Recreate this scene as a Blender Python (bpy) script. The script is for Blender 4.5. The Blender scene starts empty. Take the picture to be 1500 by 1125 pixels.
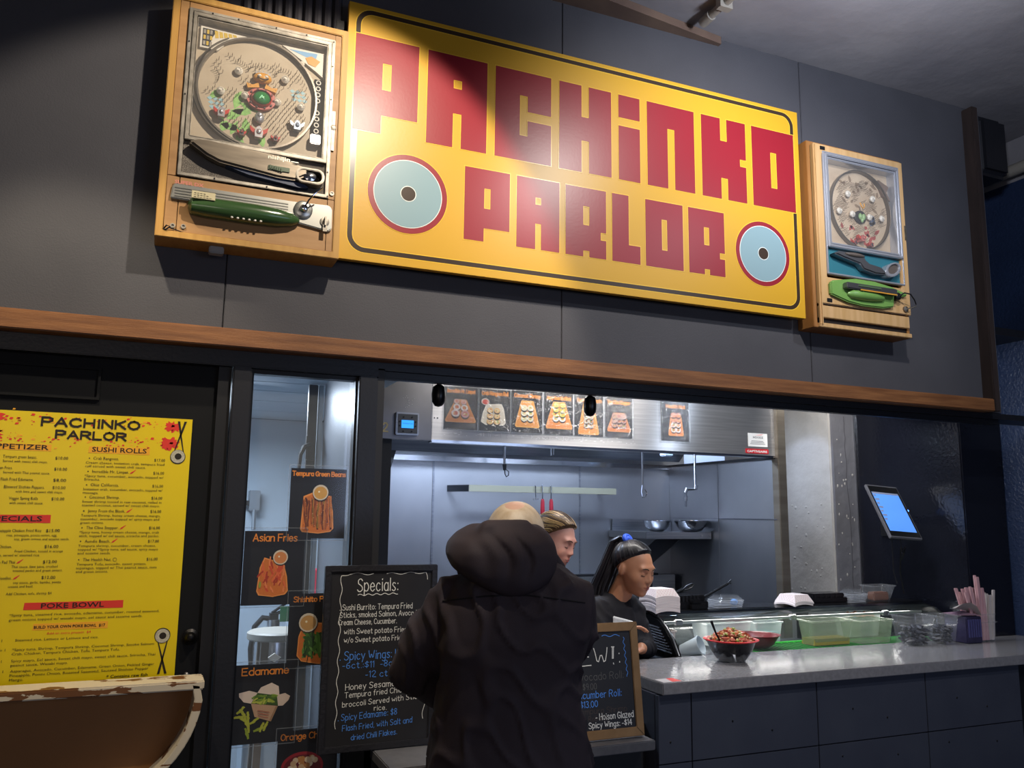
import bpy, bmesh, math, random
import numpy as np
from mathutils import Vector, Matrix, noise
random.seed(7)
S = bpy.context.scene
C = S.collection
PI = math.pi

# ---------------------------------------------------------------- camera
cam = bpy.data.cameras.new('camera'); cam_o = bpy.data.objects.new('camera', cam); C.objects.link(cam_o)
yaw, pitch, roll = math.radians(22.9566), math.radians(8.8926), math.radians(.6972)
fw = Vector((math.sin(yaw)*math.cos(pitch), math.cos(yaw)*math.cos(pitch), math.sin(pitch)))
rt0 = Vector((math.cos(yaw), -math.sin(yaw), 0)); up0 = rt0.cross(fw)
rt = math.cos(roll)*rt0 + math.sin(roll)*up0; up = -math.sin(roll)*rt0 + math.cos(roll)*up0
m = Matrix((rt, up, -fw)).transposed().to_4x4(); m.translation = Vector((0, 0, 1.6))
cam_o.matrix_world = m
cam.sensor_width = 36; cam.lens = 36*1216.68/1500; cam.clip_start = .05
S.camera = cam_o

# ---------------------------------------------------------------- world, lights, exposure
W = bpy.data.worlds.new('world'); S.world = W; W.use_nodes = True
W.node_tree.nodes['Background'].inputs[0].default_value = (.36, .42, .62, 1)
W.node_tree.nodes['Background'].inputs[1].default_value = .09
S.view_settings.view_transform = 'Standard'; S.view_settings.look = 'None'
S.view_settings.gamma = 1; S.view_settings.use_curve_mapping = False
S.view_settings.exposure = 0.0
def light(name, kind, loc, energy, color, target=None, **kw):
    l = bpy.data.lights.new(name, kind); l.energy = energy; l.color = color
    for k, v in kw.items(): setattr(l, k, v)
    o = bpy.data.objects.new(name, l); C.objects.link(o); o.location = loc
    if target is not None:
        o.rotation_euler = (Vector(target)-Vector(loc)).to_track_quat('-Z', 'Y').to_euler()
    return o
WARM = (1, .87, .70); NEUT = (1, .95, .9); COOL = (.72, .84, 1); DAY = (.55, .68, 1)
# ceiling spotlights that hang in front of the stall, just above the frame
light('spot_light', 'SPOT', (.76, 1.5, 3.5), 130, WARM, (.35, 2.78, 2.25), spot_size=math.radians(74), spot_blend=.25, shadow_soft_size=.02)
light('spot_light', 'SPOT', (1.9, 1.36, 3.5), 112, NEUT, (2.05, 2.78, 2.35), spot_size=math.radians(100), spot_blend=.9, shadow_soft_size=.04)
light('spot_light', 'SPOT', (-.45, 1.9, 3.5), 105, (1, .85, .62), (-.15, 2.8, 1.15), spot_size=math.radians(50), spot_blend=.5, shadow_soft_size=.03)
light('spot_light', 'SPOT', (3.1, .8, 3.5), 50, (.85, .9, 1), (2.9, 2.7, 1.6), spot_size=math.radians(90), spot_blend=.8, shadow_soft_size=.05)
# daylight tinted glow of the hall behind the viewer
light('hall_light', 'AREA', (3.2, -2.5, 1.9), 30, DAY, (2.6, 2.7, 1.2), shape='RECTANGLE', size=3, size_y=1.2)
light('hall_light', 'AREA', (-1.0, -2.5, 1.9), 15, (1, .85, .75), (.8, 2.2, 1.2), shape='RECTANGLE', size=2, size_y=1)
# up-light on the ceiling from a lamp just over the frame
light('ceiling_glow', 'SPOT', (2.15, 1.5, 3.1), 85, (.8, .86, 1), (2.5, 2.4, 3.69), spot_size=math.radians(130), spot_blend=1, shadow_soft_size=.1)

# ---------------------------------------------------------------- helpers
def srgb(h):
    if isinstance(h, str):
        h = h.lstrip('#'); c = [int(h[i:i+2], 16)/255 for i in (0, 2, 4)]
    else: c = h
    return tuple(x/12.92 if x <= .04045 else ((x+.055)/1.055)**2.4 for x in c)
_M = {}
def mat(name, col, rough=.6, metal=0, var=None, vscale=8, stretch=(1, 1, 1), bump=0, bscale=60, coat=0, emit=0, alpha=1, trans=0, spec=.5, ior=1.45, detail=4, aniso=0, bstretch=(1, 1, 1)):
    """procedural principled material; col/var are hex sRGB, mixed by noise"""
    if name in _M: return _M[name]
    m = bpy.data.materials.new(name); _M[name] = m; m.use_nodes = True
    nt = m.node_tree; N = nt.nodes; L = nt.links; b = N['Principled BSDF']
    c = srgb(col)
    b.inputs['Base Color'].default_value = (*c, 1); b.inputs['Roughness'].default_value = rough
    b.inputs['Metallic'].default_value = metal; b.inputs['Specular IOR Level'].default_value = spec
    b.inputs['IOR'].default_value = ior
    if aniso:
        b.inputs['Anisotropic'].default_value = aniso; tg = N.new('ShaderNodeCombineXYZ'); tg.inputs[2].default_value = 1; L.new(tg.outputs[0], b.inputs['Tangent'])
    if coat: b.inputs['Coat Weight'].default_value = coat; b.inputs['Coat Roughness'].default_value = .12
    if emit: b.inputs['Emission Color'].default_value = (*c, 1); b.inputs['Emission Strength'].default_value = emit
    if alpha < 1: b.inputs['Alpha'].default_value = alpha
    if trans: b.inputs['Transmission Weight'].default_value = trans
    if var or bump:
        tc = N.new('ShaderNodeTexCoord')
        if var:
            mp = N.new('ShaderNodeMapping'); mp.inputs['Scale'].default_value = stretch
            L.new(tc.outputs['Object'], mp.inputs[0])
            nz = N.new('ShaderNodeTexNoise'); nz.inputs['Scale'].default_value = vscale; nz.inputs['Detail'].default_value = detail
            L.new(mp.outputs[0], nz.inputs[0])
            r = N.new('ShaderNodeValToRGB'); r.color_ramp.elements[0].position = .35; r.color_ramp.elements[1].position = .68
            r.color_ramp.elements[0].color = (*c, 1); r.color_ramp.elements[1].color = (*srgb(var), 1)
            L.new(nz.outputs[0], r.inputs[0]); L.new(r.outputs[0], b.inputs['Base Color'])
            if emit: L.new(r.outputs[0], b.inputs['Emission Color'])
        if bump:
            mp2 = N.new('ShaderNodeMapping'); mp2.inputs['Scale'].default_value = bstretch; L.new(tc.outputs['Object'], mp2.inputs[0])
            n2 = N.new('ShaderNodeTexNoise'); n2.inputs['Scale'].default_value = bscale; n2.inputs['Detail'].default_value = 5
            L.new(mp2.outputs[0], n2.inputs[0])
            bp = N.new('ShaderNodeBump'); bp.inputs['Strength'].default_value = bump; bp.inputs['Distance'].default_value = .01
            L.new(n2.outputs[0], bp.inputs['Height']); L.new(bp.outputs[0], b.inputs['Normal'])
    return m
def flat(h, rough=.5): return mat('paint_'+h.lstrip('#'), h, rough)
def glass(name, col='#ffffff', alpha=.12, rough=.03):
    """thin clear plastic or pane: mostly see-through with a glossy sheen"""
    if name in _M: return _M[name]
    m = bpy.data.materials.new(name); _M[name] = m; m.use_nodes = True
    nt = m.node_tree; N = nt.nodes; L = nt.links; N.remove(N['Principled BSDF']); out = N['Material Output']
    t = N.new('ShaderNodeBsdfTransparent'); t.inputs[0].default_value = (*[1-.12*(1-x) for x in srgb(col)], 1)
    d = N.new('ShaderNodeBsdfDiffuse'); d.inputs[0].default_value = (*srgb(col), 1)
    g = N.new('ShaderNodeBsdfGlossy'); g.inputs[1].default_value = rough
    mx = N.new('ShaderNodeMixShader'); mx.inputs[0].default_value = alpha; L.new(t.outputs[0], mx.inputs[1]); L.new(d.outputs[0], mx.inputs[2])
    lw = N.new('ShaderNodeLayerWeight'); lw.inputs[0].default_value = .5
    pw = N.new('ShaderNodeMath'); pw.operation = 'POWER'; pw.inputs[1].default_value = 4; L.new(lw.outputs['Facing'], pw.inputs[0])
    fr = N.new('ShaderNodeMath'); fr.operation = 'MULTIPLY_ADD'; fr.inputs[1].default_value = .7; fr.inputs[2].default_value = .035; L.new(pw.outputs[0], fr.inputs[0])
    m2 = N.new('ShaderNodeMixShader'); L.new(fr.outputs[0], m2.inputs[0]); L.new(mx.outputs[0], m2.inputs[1]); L.new(g.outputs[0], m2.inputs[2])
    L.new(m2.outputs[0], out.inputs[0]); return m

def root_of(o):
    while o.parent: o = o.parent
    return o
class MB:
    def __init__(s): s.v = []; s.f = []; s.m = []; s.mi = 0
    def k(s, i): s.mi = i; return s
    def add(s, vs, fs):
        n = len(s.v); s.v += [tuple(v) for v in vs]; s.f += [tuple(n+i for i in f) for f in fs]; s.m += [s.mi]*len(fs); return s
    def face(s, pts): return s.add(pts, [tuple(range(len(pts)))])
    def box(s, x0, x1, y0, y1, z0, z1, M=None):
        vs = [Vector((x, y, z)) for x in (x0, x1) for y in (y0, y1) for z in (z0, z1)]
        if M is not None: vs = [M @ v for v in vs]
        return s.add(vs, [(0, 1, 3, 2), (4, 6, 7, 5), (0, 4, 5, 1), (2, 3, 7, 6), (0, 2, 6, 4), (1, 5, 7, 3)])
    def hexa(s, b, t): return s.add(list(b)+list(t), [(3, 2, 1, 0), (4, 5, 6, 7), (0, 1, 5, 4), (1, 2, 6, 5), (2, 3, 7, 6), (3, 0, 4, 7)])
    def prism(s, pts, d0, d1, ax='Y', M=None):
        """pts 2D: ax Y -> (x,z); ax Z -> (x,y); ax X -> (y,z)"""
        f = {'Y': lambda p, d: (p[0], d, p[1]), 'Z': lambda p, d: (p[0], p[1], d), 'X': lambda p, d: (d, p[0], p[1])}[ax]
        n = len(pts); vs = [Vector(f(p, d0)) for p in pts]+[Vector(f(p, d1)) for p in pts]
        if M is not None: vs = [M @ v for v in vs]
        fs = [tuple(range(n)), tuple(range(2*n-1, n-1, -1))]+[(i, i+n, (i+1) % n+n, (i+1) % n) for i in range(n)]
        return s.add(vs, fs)
    def ring(s, outer, inner, d0, d1, ax='Y'):
        f = {'Y': lambda p, d: (p[0], d, p[1]), 'Z': lambda p, d: (p[0], p[1], d), 'X': lambda p, d: (d, p[0], p[1])}[ax]
        n = len(outer); vs = [f(p, d) for d in (d0, d1) for P in (outer, inner) for p in P]; fs = []
        for i in range(n):
            j = (i+1) % n
            fs += [(i, j, n+j, n+i), (2*n+i, 3*n+i, 3*n+j, 2*n+j), (i, 2*n+i, 2*n+j, j), (n+i, n+j, 3*n+j, 3*n+i)]
        return s.add(vs, fs)
    def frame(s, x0, x1, z0, z1, w, d0, d1, wb=None):
        wb = w if wb is None else wb
        return s.ring([(x0, z0), (x1, z0), (x1, z1), (x0, z1)], [(x0+w, z0+wb), (x1-w, z0+wb), (x1-w, z1-w), (x0+w, z1-w)], d0, d1)
    def cyl(s, p0, p1, r0, r1=None, n=12):
        return s.tube([p0, p1], [r0, r0 if r1 is None else r1], n)
    def tube(s, path, r, n=8, closed=False, flatz=1):
        P = [Vector(p) for p in path]; R = r if isinstance(r, (list, tuple)) else [r]*len(P)
        vs = []; a = None
        for i, p in enumerate(P):
            t = (P[(i+1) % len(P)]-P[i-1]) if closed else (P[min(i+1, len(P)-1)]-P[max(i-1, 0)])
            t = t.normalized() if t.length > 1e-9 else Vector((0, 0, 1))
            if a is None: a = t.orthogonal().normalized()
            a = (a-t*a.dot(t)); a = a.normalized() if a.length > 1e-6 else t.orthogonal().normalized()
            b = t.cross(a)
            vs += [p+R[i]*(math.cos(2*PI*k/n)*a+math.sin(2*PI*k/n)*b) for k in range(n)]
        m = len(P); fs = []
        for i in range(m if closed else m-1):
            j = (i+1) % m
            fs += [(i*n+k, i*n+(k+1) % n, j*n+(k+1) % n, j*n+k) for k in range(n)]
        if not closed: fs += [tuple(range(n-1, -1, -1)), tuple((m-1)*n+k for k in range(n))]
        return s.add(vs, fs)
    def lathe(s, prof, c=(0, 0, 0), ax='Z', n=24, caps=True, M=None, sx=1, sy=1):
        c = Vector(c); vs = []
        for r, h in prof:
            for k in range(n):
                a = 2*PI*k/n; x, y = r*math.cos(a)*sx, r*math.sin(a)*sy
                v = {'Z': Vector((x, y, h)), 'Y': Vector((x, h, y)), 'X': Vector((h, x, y))}[ax]
                vs.append((M @ v if M is not None else v)+c)
        m = len(prof); fs = [(i*n+k, i*n+(k+1) % n, (i+1)*n+(k+1) % n, (i+1)*n+k) for i in range(m-1) for k in range(n)]
        if caps: fs += [tuple(range(n-1, -1, -1)), tuple((m-1)*n+k for k in range(n))]
        return s.add(vs, fs)
    def ball(s, c, r, n=12, m=8, M=None):
        r = r if isinstance(r, (tuple, list)) else (r, r, r); c = Vector(c); vs = []
        for i in range(1, m):
            t = PI*i/m
            for k in range(n):
                v = Vector((r[0]*math.sin(t)*math.cos(2*PI*k/n), r[1]*math.sin(t)*math.sin(2*PI*k/n), r[2]*math.cos(t)))
                vs.append((M @ v if M is not None else v)+c)
        T = Vector((0, 0, r[2])); vs += [(M @ T if M is not None else T)+c, (M @ -T if M is not None else -T)+c]
        fs = [(i*n+k, (i+1)*n+k, (i+1)*n+(k+1) % n, i*n+(k+1) % n) for i in range(m-2) for k in range(n)]
        a = (m-1)*n; fs += [(a, k, (k+1) % n) for k in range(n)]+[(a+1, (m-2)*n+(k+1) % n, (m-2)*n+k) for k in range(n)]
        return s.add(vs, fs)
    def build(s, name, mats, parent=None, smooth=False, bevel=0, local=False, seg=2, ang=35):
        me = bpy.data.meshes.new(name); inv = None
        if parent is not None and not local:
            r = root_of(parent); inv = (Matrix.Translation(r.location) @ r.rotation_euler.to_matrix().to_4x4()).inverted()
        vs = [tuple(inv @ Vector(v)) for v in s.v] if inv is not None else s.v
        me.from_pydata(vs, [], s.f)
        for mt in (mats if isinstance(mats, (list, tuple)) else [mats]): me.materials.append(mt)
        if any(s.m): me.polygons.foreach_set('material_index', s.m)
        bm = bmesh.new(); bm.from_mesh(me)
        bmesh.ops.recalc_face_normals(bm, faces=bm.faces)
        if bevel:
            es = [e for e in bm.edges if len(e.link_faces) == 2 and e.calc_face_angle(0) > .6]
            bmesh.ops.bevel(bm, geom=es, offset=bevel, segments=seg, affect='EDGES', clamp_overlap=True)
        if smooth or bevel:
            for f in bm.faces: f.smooth = True
            for e in bm.edges:
                if len(e.link_faces) == 2 and e.calc_face_angle(0) > math.radians(ang): e.smooth = False
        bm.to_mesh(me); bm.free()
        o = bpy.data.objects.new(name, me); C.objects.link(o)
        if parent is not None: o.parent = parent
        return o
def tag(o, label=None, cat=None, group=None, kind=None):
    if label: o['label'] = label
    if cat: o['category'] = cat
    if group: o['group'] = group
    if kind: o['kind'] = kind
    return o
def thing(name, label, cat, loc=(0, 0, 0), rz=0, group=None):
    o = bpy.data.objects.new(name, None); C.objects.link(o); o.empty_display_size = .05
    o.location = loc; o.rotation_euler = (0, 0, rz); return tag(o, label, cat, group)
def setting(name, label, cat=None, loc=(0, 0, 0)):
    o = bpy.data.objects.new(name, None); C.objects.link(o); o.location = loc
    return tag(o, label, cat, kind='structure')
def struct(mb, name, mats, label, cat='wall', **kw):
    return tag(mb.build(name, mats, **kw), label, cat, kind='structure')
def dup(root, loc, rz=0, label=None, group=None, mats=None):
    def cp(o, par):
        c = o.copy(); C.objects.link(c)
        if par is not None: c.parent = par
        for ch in [x for x in list(o.children)]: cp(ch, c)
        return c
    r = cp(root, None); r.location = loc; r.rotation_euler = (0, 0, rz)
    if label: r['label'] = label
    if group: r['group'] = group
    return r
def circ(cx, cz, r, n=32, rz=None, a0=0):
    rz = r if rz is None else rz
    return [(cx+r*math.cos(a0+2*PI*k/n), cz+rz*math.sin(a0+2*PI*k/n)) for k in range(n)]
def rrect(x0, x1, z0, z1, r, n=5):
    o = []
    for cx, cz, a in ((x1-r, z1-r, 0), (x0+r, z1-r, 90), (x0+r, z0+r, 180), (x1-r, z0+r, 270)):
        o += [(cx+r*math.cos(math.radians(a+90*k/n)), cz+r*math.sin(math.radians(a+90*k/n))) for k in range(n+1)]
    return o

# ---- lettering: printed (Blender's own face) and stroked (hand lettering)
_T = {}
def text2d(s, size, bold=0, track=1, width=1):
    key = (s, bold, track)
    if key not in _T:
        cu = bpy.data.curves.new('t', 'FONT'); cu.body = s; cu.size = 1; cu.resolution_u = 2; cu.space_character = track; cu.offset = bold
        o = bpy.data.objects.new('t', cu); me = bpy.data.meshes.new_from_object(o)
        _T[key] = ([(v.co.x, v.co.y) for v in me.vertices], [tuple(p.vertices) for p in me.polygons])
        bpy.data.objects.remove(o); bpy.data.curves.remove(cu); bpy.data.meshes.remove(me)
    v, f = _T[key]; return [(x*size*width, y*size) for x, y in v], f
def put_text(mb, s, x, z, y, size, right=None, bold=0, track=1, center=False, width=1):
    """printed words on a wall facing -Y; right = fit to this x"""
    v, f = text2d(s, size, bold, track, width)
    if not v: return
    w = max(p[0] for p in v)-min(p[0] for p in v); k = 1; x0 = min(p[0] for p in v)
    if right is not None: k = (right-x)/w
    if center: x -= w/2
    mb.add([(x+(a-x0)*k, y, z+b) for a, b in v], f)
GL = {'A': '0,0 2,6 4,0;.7,2 3.3,2', 'B': '0,0 0,6 2.5,6 3.4,5.3 3.3,4 2.3,3.2 0,3.2;2.3,3.2 3.8,2.5 3.8,.9 2.6,0 0,0', 'C': '3.8,5 3,5.8 2,6 .8,5.3 .1,4 0,2.5 .5,.9 1.6,.1 2.8,.1 3.9,1',
 'D': '0,0 0,6 1.8,6 3.3,5 4,3 3.3,1 1.8,0 0,0', 'E': '3.4,6 0,6 0,0 3.5,0;0,3.1 2.8,3.1', 'F': '3.4,6 0,6 0,0;0,3.1 2.8,3.1', 'G': '3.8,5 2.8,6 1.4,5.8 .2,4.4 0,2.6 .7,.7 2,0 3.4,.4 3.9,1.6 3.9,2.7 2.3,2.7',
 'H': '0,0 0,6;3.6,0 3.6,6;0,3.1 3.6,3.1', 'I': '.5,0 .5,6', 'J': '2.6,6 2.6,1.2 1.6,0 .5,.3 0,1.2', 'K': '0,0 0,6;3.5,6 0,2.8;1,3.6 3.7,0', 'L': '0,6 0,0 3.2,0', 'M': '0,0 .4,6 2.3,2 4.2,6 4.6,0',
 'N': '0,0 0,6 3.7,0 3.7,6', 'O': '2,6 .7,5.3 0,3.8 0,2.2 .7,.7 2,0 3.3,.7 4,2.2 4,3.8 3.3,5.3 2,6', 'P': '0,0 0,6 2.4,6 3.6,5.2 3.6,3.8 2.4,2.9 0,2.9', 'R': '0,0 0,6 2.4,6 3.6,5.2 3.6,3.9 2.4,3 0,3;1.8,3 3.8,0',
 'S': '3.5,5.2 2.6,6 1.2,6 .3,5.2 .4,4 1.4,3.3 2.8,2.7 3.6,1.8 3.3,.6 2.1,0 .8,.1 0,.9', 'T': '0,6 4,6;2,6 2,0', 'U': '0,6 0,1.7 .8,.3 2,0 3.2,.4 3.8,1.7 3.8,6', 'W': '0,6 1.2,0 2.5,4.5 3.8,0 5,6',
 'Y': '0,6 2,3 4,6;2,3 2,0', 'a': '3,4 3,0;3,3.2 2,4 .9,3.8 .1,2.7 .1,1.3 .9,.2 2,0 3,.9', 'b': '0,6 0,0;0,.9 1,0 2.2,.2 3,1.3 3,2.7 2.2,3.8 1,4 0,3', 'c': '2.8,3.3 1.9,4 .9,3.8 .1,2.7 .1,1.3 .9,.2 1.9,0 2.9,.7',
 'd': '3,6 3,0;3,3.2 2,4 .9,3.8 .1,2.7 .1,1.3 .9,.2 2,0 3,.9', 'e': '.1,2.1 3,2.1 2.8,3.3 1.8,4 .8,3.7 .1,2.5 .2,1.1 1,.1 2,0 2.9,.8', 'f': '2.4,5.7 1.7,6 1,5.5 .9,4.5 .9,0;0,3.8 2.1,3.8', 'g': '3,4 3,-.8 2.3,-1.9 1.1,-2 .3,-1.4;3,3.2 2,4 .9,3.8 .1,2.7 .1,1.3 .9,.2 2,0 3,.9',
 'h': '0,6 0,0;0,2.8 1,3.9 2.1,4 2.8,3.2 2.8,0', 'i': '.3,4 .3,0;.3,5.2 .3,5.6', 'j': '.8,4 .8,-1.2 0,-2;.8,5.2 .8,5.6', 'k': '0,6 0,0;2.5,4 0,1.7;.9,2.4 2.7,0', 'l': '.3,6 .3,0', 'm': '0,4 0,0;0,3 .8,4 1.8,3.8 2.2,3 2.2,0;2.2,3 3,4 4,3.8 4.4,3 4.4,0',
 'n': '0,4 0,0;0,2.8 1,3.9 2.1,4 2.8,3.2 2.8,0', 'o': '1.5,4 .5,3.5 0,2.5 0,1.5 .5,.5 1.5,0 2.5,.5 3,1.5 3,2.5 2.5,3.5 1.5,4', 'p': '0,4 0,-2;0,.9 1,0 2.2,.2 3,1.3 3,2.7 2.2,3.8 1,4 0,3', 'r': '0,4 0,0;0,2.7 .9,3.8 2,3.9',
 's': '2.5,3.5 1.6,4 .6,3.8 .3,3 1,2.3 2,1.8 2.5,1 2,.2 1,0 .1,.6', 't': '1,5.6 1,.8 1.6,0 2.4,.3;0,4 2.2,4', 'u': '0,4 0,1 .7,0 1.8,.1 2.8,1.2;2.8,4 2.8,0', 'v': '0,4 1.4,0 2.8,4', 'w': '0,4 1,0 2,3 3,0 4,4', 'x': '0,4 2.8,0;2.8,4 0,0', 'y': '0,4 1.5,.6;3,4 .8,-2', 'z': '0,4 2.6,4 0,0 2.8,0',
 '0': '1.7,6 .6,5.3 0,4 0,2 .6,.7 1.7,0 2.8,.7 3.4,2 3.4,4 2.8,5.3 1.7,6', '1': '0,5 1,6 1,0', '2': '.1,4.8 1,6 2.4,6 3.2,4.8 2.6,3.2 0,0 3.5,0', '3': '.2,5.2 1.4,6 2.8,5.6 3,4.2 1.6,3.2 3,2.6 3.4,1.2 2.4,.1 1,0 0,.8', '4': '2.6,0 2.6,6 0,2 3.5,2', '6': '2.8,5.8 1.2,5.2 .1,3 .2,1 1.4,0 2.8,.4 3.2,1.8 2.2,3.1 .6,2.8',
 '8': '1.6,3.2 .3,4.2 .5,5.5 1.6,6 2.8,5.5 3,4.2 1.6,3.2 .1,2.2 .1,.9 1.5,0 3,.9 3,2.2 1.6,3.2', '9': '3,3.4 1.8,2.7 .5,3.3 .2,4.8 1,5.9 2.3,5.9 3.1,4.8 3,2.4 2,0', '$': '3.2,4.8 2,5.4 .6,4.9 .4,3.8 1.6,3.1 2.9,2.5 3.2,1.4 2.2,.6 .9,.7 0,1.4;1.8,6.4 1.8,-.4', '!': '.7,6 .3,2;1.1,6 .7,2;.3,6 1.3,6;.6,.3 .8,-.1',
 ':': '.4,3.6 .4,3.3;.4,.7 .4,.3', ';': '.2,4.6 .6,4.9 .8,4.5 .3,4.3 .2,4.6;.2,.3 .6,.6 .8,.2 .3,0 .2,.3', '.': '.3,.3 .3,0', ',': '.5,.4 .1,-.8', '-': '0,2.3 1.8,2.3', '/': '0,-.5 2.6,6', "'": '.2,6 .1,5', '~': '0,.6 .8,1.4 1.8,.4 2.6,1.2'}
_off = [0]
def stroke(mb, pts, w, y, fx):
    for a, b in zip(pts, pts[1:]):
        A = Vector((a[0], a[1])); B = Vector((b[0], b[1])); d = B-A
        if d.length < 1e-6: continue
        d = d.normalized(); A -= d*w*.4; B += d*w*.4; n = Vector((-d.y, d.x))*w/2
        _off[0] = (_off[0]+1) % 9; q = Vector((0, -_off[0]*3e-5, 0)); mb.face([Vector(fx(*p))+q for p in (A+n, B+n, B-n, A-n)])
def chaikin(t):
    o = [t[0]]
    for a, b in zip(t, t[1:]): o += [(a[0]*.75+b[0]*.25, a[1]*.75+b[1]*.25), (a[0]*.25+b[0]*.75, a[1]*.25+b[1]*.75)]
    return o+[t[-1]]
def hand(mb, s, x, z, y, h, w, right=None, slope=0, jit=.06, gap=1.3, rnd=None, M=None, hh=None):
    """stroked lettering on a plane facing -Y: h cap height, w line width"""
    r = rnd or random.Random(len(s)*31+int(abs(x)*977)); u = h/6; pen = 0; L = []
    for ch in s:
        if ch == ' ': pen += 2.2; continue
        g = GL.get(ch)
        if not g: continue
        ss = [[tuple(float(q) for q in p.split(',')) for p in t.split()] for t in g.split(';')]
        mx = max(p[0] for t in ss for p in t); dz = r.uniform(-1, 1)*jit*2
        ss = [chaikin(t) if jit > 0 and len(t) > 4 else t for t in ss]
        for t in ss: L.append([(pen+px+r.uniform(-jit, jit), pz+dz+r.uniform(-jit, jit)) for px, pz in t])
        pen += mx+gap
    k = u if right is None else (right-x)/max(pen-gap, .1)
    def fx(a, b):
        v = Vector((a, y, b)); return M @ v if M is not None else v
    for t in L: stroke(mb, [(x+a*k, z+b*u+a*k*slope) for a, b in t], w, y, fx)

# ---------------------------------------------------------------- materials
WALL = mat('wall_dark', '#48484d', .6, var='#4e4e53', vscale=3, bump=.12, bscale=220, spec=.25)
BLACK = mat('frame_black', '#1c1d22', .38, bump=.05, bscale=90)
BLACKG = mat('gloss_black', '#14161f', .16, bump=.22, bscale=55)
BLUEW = mat('side_wall_blue', '#232e47', .35, var='#2a3a5a', vscale=2, bump=.5, bscale=70)
WOOD = mat('trim_wood', '#6b4326', .55, var='#8a5c36', vscale=4, stretch=(1, 8, 14), bump=.15, bscale=30, bstretch=(1, 8, 20))
WOODD = mat('trim_wood_dark', '#2a201d', .7, var='#352925', vscale=4, stretch=(14, 8, 1))
CONC = mat('concrete', '#77757a', .9, var='#8b888a', vscale=1.6, stretch=(1, 1, 1), bump=.7, bscale=7, detail=8)
STEEL = mat('steel', '#8f939b', .34, metal=1, var='#a6a9b0', vscale=3, stretch=(1, 1, 30), bump=.03, bscale=40, bstretch=(1, 1, 30))
STEELB = mat('steel_back', '#9fa2a8', .40, metal=1, var='#bcbec2', vscale=1.4, stretch=(1, 1, .8), bump=.06, bscale=5)
CHRF = mat('chrome_frame', '#b9bcc4', .22, metal=.55)
CHROME = mat('chrome', '#d0d2d8', .12, metal=1)
DARKM = mat('dark_metal', '#2a2b2e', .4, metal=.6)
# ================================================================ THE SETTING
FY = 2.78                                   # plane of the stall front
struct(MB().box(-4, 8, -5, 9, -.1, 0), 'floor', mat('floor_grey', '#4a484a', .5, var='#555252', vscale=3), 'grey hall floor in front of the stall', 'floor')
struct(MB().box(-4, 6, -3, 9, 3.69, 3.9), 'ceiling', CONC, 'rough grey concrete ceiling above the stall', 'ceiling')
w = setting('wall_front', 'dark charcoal wall above the stall opening', 'wall')
xs = [-4, -1.2, .16, 1.38, 2.6, 3.785]
for a, b in zip(xs, xs[1:]):
    MB().box(a+.0015, b-.0015, FY, FY+.12, 2.115, 3.69).build('panel', WALL, w, bevel=.002)
MB().box(-4, 3.78, FY+.02, FY+.13, 2.115, 3.69).build('backing', flat('#17171a'), w)
struct(MB().box(.66, 4.3, 2.93, 3.75, 2.56, 2.6), 'ceiling_front', BLACK, 'dark space above the serving opening', 'ceiling')
t = struct(MB().box(-4, 3.66, FY-.06, FY+.01, 2.112, 2.172), 'trim_1', WOOD, 'brown wooden trim board along the bottom of the dark wall', 'trim', bevel=.004)
struct(MB().box(3.66, 3.70, FY-.06, FY+.01, 2.112, 3.67), 'trim_2', WOODD, 'dark brown vertical trim board at the right end of the wall', 'trim', bevel=.004)
struct(MB().box(.677, 4.24, FY, 2.93, 2.085, 2.112), 'soffit', BLACK, 'black underside of the beam over the serving opening', 'ceiling')
struct(MB().box(.677, 3.785, FY+.02, FY+.06, 2.06, 2.09), 'trim_3', BLACK, 'black steel angle under the wooden trim', 'trim', bevel=.004)
struct(MB().box(3.93, 4.25, 3.14, 3.87, 0, 3.66), 'pier', [BLACKG], 'glossy black pier at the right end of the serving opening', 'pillar', bevel=.006)
struct(MB().box(3.918, 3.930, 3.855, 3.872, .9, 2.4), 'trim_4', mat('alu', '#b9bbc0', .3, metal=1), 'thin bright metal edge where the black pier meets the plaster column', 'trim')
struct(MB().box(4.25, 4.35, -2, 3.3, 0, 3.45), 'wall_right', BLUEW, 'dark blue glossy side wall at the right edge', 'wall')
struct(MB().box(4.25, 4.9, -2, 3.3, 3.45, 3.69), 'beam', CONC, 'rough concrete beam over the side wall on the right', 'beam')
struct(MB().box(3.787, 4.00, 2.775, 3.10, 3.36, 3.685), 'trim_10', BLACK, 'black block at the top right end of the dark wall', 'trim', bevel=.03, seg=3)
mb = MB(); mb.tube([(4.19, 3.03, 3.49), (4.19, -1, 3.49)], .033, 14)
struct(mb, 'pipe', mat('pipe_paint', '#8a857c', .6, bump=.2), 'painted pipe running along the concrete beam at the right edge', 'pipe', smooth=True)
mb = MB(); mb.tube([(1.98, 2.6, 3.655), (1.98, 1, 3.655)], .016, 12); mb.cyl((1.98, 2.66, 3.655), (1.98, 2.6, 3.655), .022, n=12); mb.box(1.95, 2.01, 2.5, 2.53, 3.63, 3.69)
struct(mb, 'conduit', mat('pipe_paint', '#8a857c'), 'thin grey conduit on the ceiling above the yellow sign', 'pipe', smooth=True)
struct(MB().prism([(.9, FY), (.9, FY-.14), (1.5, FY-.10), (2.15, FY-.02), (2.15, FY)], 3.655, 3.69, 'Z'), 'trim_5', mat('ledge_brown', '#5d4a40', .8, var='#6f5a4c', vscale=6), 'brown wedge of timber between wall and ceiling above the sign', 'trim')
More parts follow.
